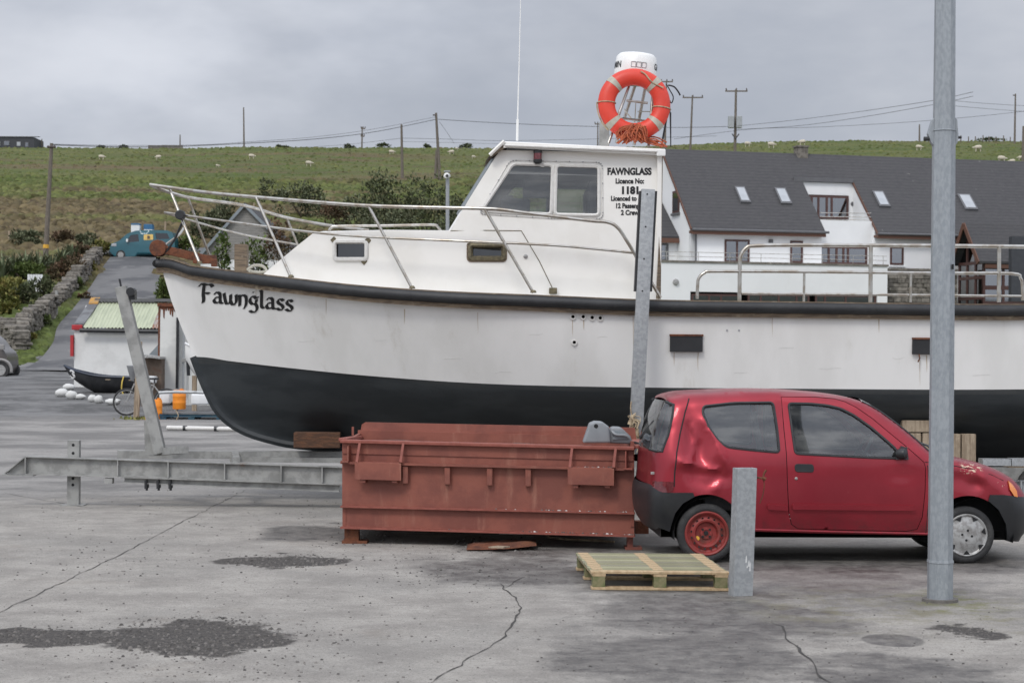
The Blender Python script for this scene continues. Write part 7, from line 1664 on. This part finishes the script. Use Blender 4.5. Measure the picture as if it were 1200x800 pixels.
BU = [(104, 322, 22, 13, 'yellowish growth spilling over the sloping stone wall, upper part', 'leaf_yellow', 500, .16), (90, 342, 24, 14, 'green growth spilling over the sloping stone wall, lower part', 'leaf_bright', 500, .16), (52, 384, 34, 14, 'green weeds at the foot of the mossy stone wall', 'leaf_bright', 600, .14), (34, 404, 30, 12, 'yellow-green weeds below the wall, nearest the dark car', 'leaf_yellow', 500, .14), (98, 352, 20, 9, 'brownish verge growth right of the sloping stone wall', 'leaf_brown', 400, .14), (356, 256, 86, 34, 'dark olive bush above the slate gable, left of the scrub', 'leaf_olive', 1500, .24), (322, 238, 50, 22, 'low olive bush on the slope above the slate gable', 'leaf_olive', 800, .24),
      (418, 272, 60, 34, 'olive bush left of the tallest scrub, above the bow rail', 'leaf_olive', 1300, .22), (452, 276, 90, 62, 'tallest dark bush in the scrub left of the wheelhouse', 'leaf_dark', 2600, .22), (500, 278, 80, 62, 'dense dark bush behind the grey camera post', 'leaf_dark', 2400, .22), (545, 276, 70, 48, 'dark bush right against the wheelhouse windscreen', 'leaf_dark', 1700, .22),
      (395, 268, 60, 24, 'reddish brown bracken patch among the scrub', 'leaf_brown', 1100, .2), (378, 252, 46, 16, 'rusty brown bracken on the slope behind the bow rail', 'leaf_brown', 800, .22), (460, 290, 120, 36, 'grey olive shrub at the foot of the scrub behind the cabin roof', 'leaf_olive', 2000, .2), (530, 292, 80, 36, 'grey olive shrub at the foot of the wheelhouse scrub', 'leaf_olive', 1300, .2),
      (262, 285, 60, 44, 'tall grey-green bush behind the slate gable, close to the van', 'leaf_olive', 1500, .22), (232, 282, 50, 30, 'grey-green bush just right of the van', 'leaf_olive', 1000, .22), (222, 300, 40, 22, 'grassy green bush beside the track, right of the van', 'leaf_bright', 700, .2),
      (300, 320, 60, 34, 'leafy green bush below the slate gable, behind the bow deck', 'leaf_bright', 1100, .18), (330, 322, 60, 40, 'brownish bush below the right side of the slate gable', 'leaf_brown', 1100, .18), (262, 318, 40, 28, 'small green bush below the left side of the slate gable', 'leaf_bright', 700, .18), (352, 300, 44, 26, 'dark bush at the right corner of the slate gable', 'leaf_dark', 900, .2),
      (192, 354, 30, 32, 'round green bush at the edge of the track, left of the bow', 'leaf_bright', 1100, .14),
      (78, 330, 60, 28, 'brown-stemmed bush behind the sloping stone wall', 'leaf_brown', 1100, .18), (92, 306, 44, 18, 'brown bush near the top of the sloping stone wall', 'leaf_brown', 700, .2), (118, 300, 40, 16, 'grassy clump in front of the van nose', 'leaf_yellow', 600, .2), (30, 332, 70, 20, 'green bush above the white slatted board', 'leaf_bright', 1000, .2), (46, 352, 46, 22, 'dark green bush right of the white slatted board', 'leaf_dark', 900, .17), (28, 362, 44, 26, 'dark bush behind the mossy stone wall', 'leaf_dark', 900, .17),
      (6, 368, 44, 36, 'yellow-green clump at the left edge above the dark car', 'leaf_yellow', 1100, .2), (20, 352, 40, 20, 'yellowish clump beside the white slatted board', 'leaf_yellow', 700, .2), (70, 285, 50, 14, 'low brown scrub right of the tall wooden pole', 'leaf_brown', 600, .22), (30, 288, 60, 16, 'dull green scrub behind the flax plants', 'leaf_olive', 800, .22), (102, 288, 44, 12, 'low olive scrub on the slope left of the van', 'leaf_olive', 500, .22)]
for i, (px, py, w, h, lab, m, n, ls) in enumerate(BU): bush(px, py+(14 if 'slate gable' in lab and py > 315 else 0), w, h+(22 if 'slate gable' in lab and py > 315 else 0), lab, m, int(n*1.15), ls, 40+i, Y=108 if 'slate gable' in lab and py > 315 else None)
# sword-leaved flax clumps
FLX = [(2, 332, 44, 'flax clump at the left edge with arching sword leaves'), (16, 330, 42, 'flax clump second from the left edge'), (30, 328, 44, 'flax clump third from the left edge, in the middle of the row'), (46, 326, 39, 'flax clump just left of the tall pole base'), (60, 322, 30, 'flax clump at the foot of the tall wooden pole'), (72, 314, 28, 'flax clump just right of the tall pole'), (84, 308, 28, 'flax clump furthest right, near the top of the stone wall'), (97, 302, 22, 'small pale flax clump by the end of the stone wall')]
for i, (px, py, h, lab) in enumerate(FLX):
    g = onterrain(px, py, 60); k = g.y/F; rnd = random.Random(90+i); mb = MB()
    for j in range(90):
        a = rnd.random()*6.283; H = h*k*rnd.uniform(.55, 1.0); sp_ = rnd.uniform(.15, .75)*H; d = Vector((math.cos(a), math.sin(a), 0)); n_ = Vector((-d.y, d.x, 0)); w = .06*rnd.uniform(.7, 1.4); b0 = g+d*rnd.random()*.2
        cs = [b0+d*sp_*t**1.7+Vector((0, 0, H*(t-.45*t**3*sp_/H*1.2))) for t in (0, .4, .75, 1)]; ws = (w*.8, w, w*.7, .005)
        mb.grid([[c-n_*q for c, q in zip(cs, ws)], [c+n_*q for c, q in zip(cs, ws)]])
    tag(mb.build('flax_plant', 'leaf_flax', normals=False), lab, 'plant', 'flax plants by the pole')
# ---------------------------------------------------------------- rough grass on the hillside
def tufts(name, n, fn, m, hmin, hmax, seed, wid=.5):
    rnd = random.Random(seed); vs = []; fs = []; made = 0; tries = 0
    while made < n and tries < n*4:
        tries += 1; px, Y = fn(rnd); X = (px-600)/F*Y
        if nearroad(X, Y, .1): continue
        z = terrain(X, Y); H = lerp(hmin, hmax, rnd.random()**2); rad = H*rnd.uniform(1.1, 2.4); k = len(vs); a0 = rnd.random()*6.28; lx, ly = rnd.gauss(0, .25)*rad, rnd.gauss(0, .25)*rad
        for b in range(6): a = a0+b*1.047; q = rad*rnd.uniform(.6, 1.2); vs.append((X+q*math.cos(a), Y+q*math.sin(a), z-.06))
        for b in range(3): a = a0+b*2.094+.5; q = rad*rnd.uniform(.25, .55); vs.append((X+lx+q*math.cos(a), Y+ly+q*math.sin(a), z+H*rnd.uniform(.6, 1.1)))
        fs += [(k, k+1, k+6), (k+1, k+2, k+7, k+6), (k+2, k+3, k+7), (k+3, k+4, k+8, k+7), (k+4, k+5, k+8), (k+5, k, k+6, k+8), (k+6, k+7, k+8)]
        made += 1
    me = bpy.data.meshes.new(name); me.from_pydata(vs, [], fs); me.materials.append(MATS[m]); me.polygons.foreach_set('use_smooth', [True]*len(me.polygons))
    o = bpy.data.objects.new(name, me); put(o, None, Vector()); return tag(o, kind='stuff')
tufts('hill_grass', 20000, lambda r: (r.uniform(-60, 640), lerp(92, 215, r.random()**.8)), 'hill_tuft', .08, .40, 1)
tufts('high_grass', 16000, lambda r: (r.uniform(-60, 1300), lerp(200, 312, r.random())), 'hill_tuft', .04, .22, 2)
tufts('verge_grass', 3500, lambda r: (r.uniform(20, 100), lerp(86.5, 112, r.random())), 'hill_tuft', .05, .2, 3)
# dark bramble and heath clumps along the skyline
def skyY(px): return 300.
for i, (x0, x1, h, lab) in enumerate(((174, 190, 3, 'short ruined dark wall on the skyline, left part'), (190, 214, 2.5, 'low dark wall on the skyline below the stub pole'))): 
    a = P(x0, 175, 300); b = P(x1, 175, 300); z = max(terrain(a.x, 300), terrain(b.x, 300)); MBx = MB(); MBx.box(((a.x+b.x)/2, 300, z+.1), (b.x-a.x, .6, .9)); tag(MBx.build('far_wall', 'stone'), lab, 'wall', 'walls on the skyline')
for i, (px, w, h, lab) in enumerate(((410, 20, 3, 'dark scrub on the skyline left of the stub pylon'), (449, 22, 3.5, 'dark scrub on the skyline just left of the bare pole'), (498, 14, 3, 'small scrub on the skyline left of the double pole'), (545, 26, 4, 'dark scrub on the skyline left of the wheelhouse roof'), (118, 10, 2.5, 'tiny scrub on the skyline above the left sheep'), (145, 12, 2.5, 'tiny scrub on the skyline, far left'), (330, 16, 2.5, 'scrub on the skyline right of the tall thin pole'), (1160, 50, 3.5, 'long dark hedge on the skyline right of the lamp post'))):
    Y = 302.; X = P(px, 175, Y).x; g = Vector((X, Y, terrain(X, Y))); o = thing('scrub', lab, 'bush', g, 'scrub on the skyline'); mb = MB(); leafbush(mb, g, w*.5*Y/F, .8, h*Y/F, 340, .3, 300+i); mb.build('foliage', 'leaf_dark', o, normals=False)
# fence posts on the skyline at right
labs = ['leftmost', 'second', 'third', 'fourth', 'fifth', 'sixth', 'seventh', 'eighth']
for i, px in enumerate((1126, 1135, 1143, 1152, 1159, 1167, 1176, 1184)):
    Y = 300.; X = P(px, 163, Y).x; z = terrain(X, Y); tag(MB().beam((X, Y, z-.2), (X, Y, z+.9+.2*(i % 3 == 0)), .14, .14, up=Vector((0, 1, 0))).build('fence_post', 'pole_wood'), labs[i]+' fence post on the skyline right of the lamp post', 'fence post', 'fence posts on the skyline')
for i, (px, py, h, lab) in enumerate(((10, 283, 12, 'thin wooden stake in the grass left of the tall pole'), (193, 282, 22, 'leaning stake just behind the van'), (265, 263, 20, 'pale stake left of the slate gable peak'), (297, 250, 12, 'square stub post above the slate gable'))):
    g = onterrain(px, py, 60); tag(MB().beam(g-Vector((0, 0, .2)), g+Vector((.05, 0, h*g.y/F)), .12, .12, up=Vector((0, 1, 0))).build('stake', 'old_timber'), lab, 'post', 'stakes on the hillside')
# ---------------------------------------------------------------- utility poles and wires
def pole(px0, py0, px1, py1, label, r=.13, Y=None, arms=(), name='utility_pole', cap=None, band=False, tr=False):
    g = onterrain(px1, py1, 60) if Y is None else Vector((P(px1, py1, Y).x, Y, terrain(P(px1, py1, Y).x, Y))); t = P(px0, py0, g.y); o = thing(name, label, 'utility pole', g, 'utility poles'); mb = MB(); mb.tube([g-Vector((0, 0, .3)), t], [r*1.25, r*.8], 8); mb.build('pole', 'pole_wood', o, smooth=50)
    k = g.y/F
    for x0, x1, py in arms:
        a, b = P(x0, py, g.y), P(x1, py, g.y); mb = MB(); mb.beam(a, b, .14, .16); am = mb.build('crossarm', 'pole_wood', o)
        for f in (.04, .5, .96): q = a.lerp(b, f); mb = MB(); mb.lathe([(.06, .08), (.10, .14), (.06, .22), (.10, .28), (0, .4)], q, (0, 0, 1), 8); mb.build('insulator', 'insulator', am)
    if cap:
        for dx in cap: q = t+Vector((dx*k, -.1, -.25)); mb = MB(); mb.lathe([(.04, -.18), (.11, -.1), (.06, 0), (.11, .1), (.04, .18)], q, (1, 0, 0), 8); mb.build('insulator', 'insulator', o)
    if band: q = g.lerp(t, .09); mb = MB(); mb.tube([q, q.lerp(t, .035)], r*1.32, 8); mb.build('warning_band', 'yellow_band', o)
    if tr:
        for x0, x1 in ((853.5, 860), (863, 869.5)): a, b = P(x0, 136, g.y-.5), P(x1, 150, g.y-.5); mb = MB(); mb.box(((a.x+b.x)/2, g.y-.35, (a.z+b.z)/2), (b.x-a.x, .7, a.z-b.z)); mb.build('transformer', 'transformer_grey', o, bevel=.06)
        mb = MB(); mb.tube([P(858, 157, g.y-.3), P(862, 163, g.y-.3), P(866, 157, g.y-.3)], .08, 5); mb.build('cable_loop', 'wire_dark', o)
    return g, t
pA = pole(60.5, 168, 53, 304, 'tall leaning wooden pole with yellow band among the flax at left', .15, cap=(-2, 2.5), band=True)
pB = pole(285.5, 126, 286, 176, 'tall thin pole on the skyline above the slate gable', .12, Y=300)
pC = pole(424.5, 149, 424, 177, 'short pole with fittings on the skyline above the boat cabin', .11, Y=300, arms=((423, 428, 151), (423, 427, 160)))
pD = pole(470.5, 146, 471.5, 209, 'plain wooden pole standing in the scrub, left of the double pole', .15)
pE = pole(511, 132.5, 515.5, 212, 'tall wooden pole with bracket, tied to a stub beside it', .16, cap=(-2,))
pE2 = pole(511.5, 176, 510, 212, 'short thick stub pole strapped to the tall pole beside the scrub', .15)
pF = pole(700.5, 144, 700.5, 178, 'faint pole with crossarm on the skyline left of the lifebuoy', .10, Y=305, arms=((697, 704, 145.5),))
pL = pole(781, 95, 779, 178, 'utility pole with crossarm just right of the lifebuoy', .12, Y=255, arms=((774.5, 788.5, 96),))
pG = pole(811.5, 112, 808.5, 178, 'utility pole with straight crossarm between lifebuoy and transformer pole', .13, Y=250, arms=((800, 824, 114.5),))
pH = pole(862.5, 105, 861, 178, 'utility pole with two grey transformers above the white house roof', .16, Y=225, arms=((850, 876, 107),), tr=True)
pI = pole(1077.5, 146, 1077.5, 168, 'short lone pole on the skyline left of the lamp post', .13, Y=300)
pJ = pole(1190, 110, 1189, 166, 'tall pole on the skyline at the right edge', .14, Y=290, cap=(-2,))
pK = pole(1199.5, 148, 1198, 195, 'brown pole cut by the right edge of the photo', .15, Y=190)
pM = pole(211, 158, 211, 176, 'tiny stub pole on the skyline wall at left', .10, Y=300)
pN = pole(49, 163, 49, 180, 'tiny stub pole on the skyline right of the dark house', .10, Y=300)
def wire(pts, Y0, Y1, label, r=.016, n=3):
    N = len(pts)-1; q = smoothpts([P(x, y, lerp(Y0, Y1, i/N)) for i, (x, y) in enumerate(pts)], 6)
    tag(MB().tube(q, r, 4).build('overhead_wire', 'wire_dark'), label, 'wire', 'overhead wires')
YE, YA = pE[0].y, pA[0].y
wire([(511, 140), (440, 154.5), (370, 163), (290, 168), (200, 172), (130, 172), (61, 170)], YE, YA, 'cable from the tall strapped pole down left to the banded pole', .03)
wire([(511, 137), (440, 151), (370, 160.5), (290, 166.5), (230, 170), (130, 170.5), (62, 169)], YE, YA, 'upper thin wire from the tall strapped pole to the banded pole')
wire([(470.5, 162), (430, 167), (400, 170), (340, 174)], pD[0].y, 290, 'wire sagging left from the plain pole in the scrub', .02)
wire([(470.5, 162), (520, 163), (590, 165), (700, 163), (840, 159.5)], pD[0].y, 240, 'wire from the plain pole passing behind the wheelhouse roof', .02)
wire([(470.5, 166), (540, 167.5), (590, 169)], pD[0].y, 235, 'lowest wire running right from the plain pole', .015)
wire([(513, 140), (600, 145), (700, 148.5), (800, 149.5), (862, 148)], YE, 225, 'cable from the tall strapped pole across to the transformer pole', .028)
wire([(515, 143), (523, 154), (532, 168)], YE, YE+15, 'stay wire slanting down right of the tall strapped pole', .02)
wire([(862, 148), (930, 141), (1000, 132), (1090, 118.5), (1140, 108)], 225, 160, 'upper cable from the transformer pole to the right behind the lamp post', .022)
wire([(862, 152), (930, 148), (1000, 139), (1090, 123.5), (1140, 113)], 225, 160, 'lower cable from the transformer pole to the right behind the lamp post', .022)
wire([(790, 163), (880, 151.5), (960, 149), (1060, 143.5), (1150, 136), (1230, 127)], 240, 230, 'long sagging wire low over the white house roof', .022)
wire([(1110, 117.5), (1150, 121), (1189, 123.5), (1240, 126)], 200, 290, 'upper wire from the lamp post side to the pole at the right edge', .022)
wire([(1110, 123.5), (1150, 127), (1189, 130), (1240, 134)], 200, 290, 'lower wire from the lamp post side to the pole at the right edge', .022)
# camera post in the scrub
g = Vector((P(525, 300, 90).x, 90, terrain(P(525, 300, 90).x, 90))); t = P(524.5, 203, 90); cp = thing('camera_post', 'grey steel post with a camera on top, in front of the dark scrub', 'camera post', g)
mb = MB(); mb.tube([g, t], .09, 8); mb.build('post', 'galv', cp, smooth=40); mb = MB(); mb.lathe([(.0, -.15), (.13, -.13), (.15, 0), (.13, .12), (0, .15)], P(523.8, 206, 89.8), (-.3, -1, 0), 12); mb.build('camera', 'radar_white', cp, smooth=40); MB().lathe([(0, .01), (.07, .01), (.07, -.02)], P(523.8, 206, 89.64), (0, -1, 0), 10).build('lens', 'dark', cp); MB().box(P(524, 201, 90), (.3, .3, .06)).build('cap', 'galv', cp)
# ---------------------------------------------------------------- sheep
SH_ = [(119, 185.5, 8, 1, 'white sheep furthest left, grazing below the skyline scrub'), (185.5, 185.5, 7.5, -1, 'white sheep above the van, below the ruined skyline wall'), (295, 184.5, 8, 1, 'white sheep below the tall thin skyline pole'), (362, 193, 8.5, 1, 'white sheep lying lower on the slope above the bow rail'), (255, 194.5, 5, 1, 'tiny pale sheep on the slope left of the tall thin pole'), (459, 179.5, 7.5, 1, 'white sheep just left of the plain wooden pole'), (529, 179.5, 7.5, -1, 'white sheep right of the double pole'), (535, 174, 4, 1, 'tiny sheep standing on the skyline right of the double pole'), (555, 184, 5, 1, 'small sheep just left of the wheelhouse'),
       (904, 172, 10, 1, 'sheep on the skyline just left of the house chimney'), (940, 168.5, 9, -1, 'sheep appearing right above the house chimney'), (876, 170, 8, 1, 'sheep right of the transformer pole above the roof'), (1077, 174.5, 8.5, 1, 'sheep standing left of the lamp post above the roof'), (1146, 175.5, 10, -1, 'sheep grazing right of the lamp post'), (1174, 189, 11, 1, 'sheep lying behind the roof ridge, right of the lamp post'), (1186, 190.5, 8, -1, 'sheep lying close to the brown pole at the right edge'), (1196, 186, 7, -1, 'sheep half hidden by the brown pole at the right edge')]
for i, (px, py, w, dr, lab) in enumerate(SH_):
    g = onterrain(px, py+2, 120); 
    if g.y > 305: g.y = 299; g.x = P(px, py, 299).x
    g.z = terrain(g.x, g.y); k = w*g.y/F/1.25; mb = MB()
    prof = [(.0, -.56), (.16, -.54), (.27, -.42), (.31, -.15), (.30, .15), (.25, .38), (.15, .48), (.10, .60), (.11, .68), (.07, .80), (0, .83)]; cc = g+Vector((0, 0, .62*k))
    mb.lathe([(r*k, h*k) for r, h in prof], cc, (dr, .25, -.06), 10)
    for lx in (-.36, .30):
        for ly in (-.12, .12): mb.tube([g+Vector((lx*dr*k, ly*k, .45*k)), g+Vector((lx*dr*k, ly*k, -.05))], [.07*k, .045*k], 5)
    tag(mb.build('sheep', 'wool', smooth=60), lab, 'sheep', 'sheep on the hill')
# moss and weeds at the foot of things in the yard
mb = MB(); rnd = random.Random(77)
for (px, py, n, sp2) in ((160, 491, 90, .2),):
    c = onterrain(px, py, 40) if py < 500 else onground(px, py)
    for k in range(n):
        p = c+Vector((rnd.gauss(0, sp2), rnd.gauss(0, sp2), 0)); h = rnd.uniform(.03, .10); a = rnd.random()*6.28; mb.add([p+Vector((math.cos(a)*h*.5, math.sin(a)*h*.5, 0)), p-Vector((math.cos(a)*h*.5, math.sin(a)*h*.5, 0)), p+Vector((rnd.gauss(0, h*.5), rnd.gauss(0, h*.5), h))], [(0, 1, 2)])
tag(mb.build('weeds', 'leaf_yellow', origin=(0, 0, 0), normals=False), kind='stuff')
# dark hills added behind the camera, out of view, to shade the reflections
mat('reflection_hill', (.06, .07, .045), .9)
rows = []
for j, (d, h) in enumerate(((-160, -.2), (-170, 6), (-220, 20), (-300, 30))): rows.append([Vector((x, d, h*(.7+.6*noise.noise(Vector((x*.008, j*.3, 4)))))) for x in range(-400, 401, 20)])
tag(MB().grid(rows).build('unseen_reflection_hill', 'reflection_hill', smooth=60, origin=(0, 0, 0)), kind='structure')
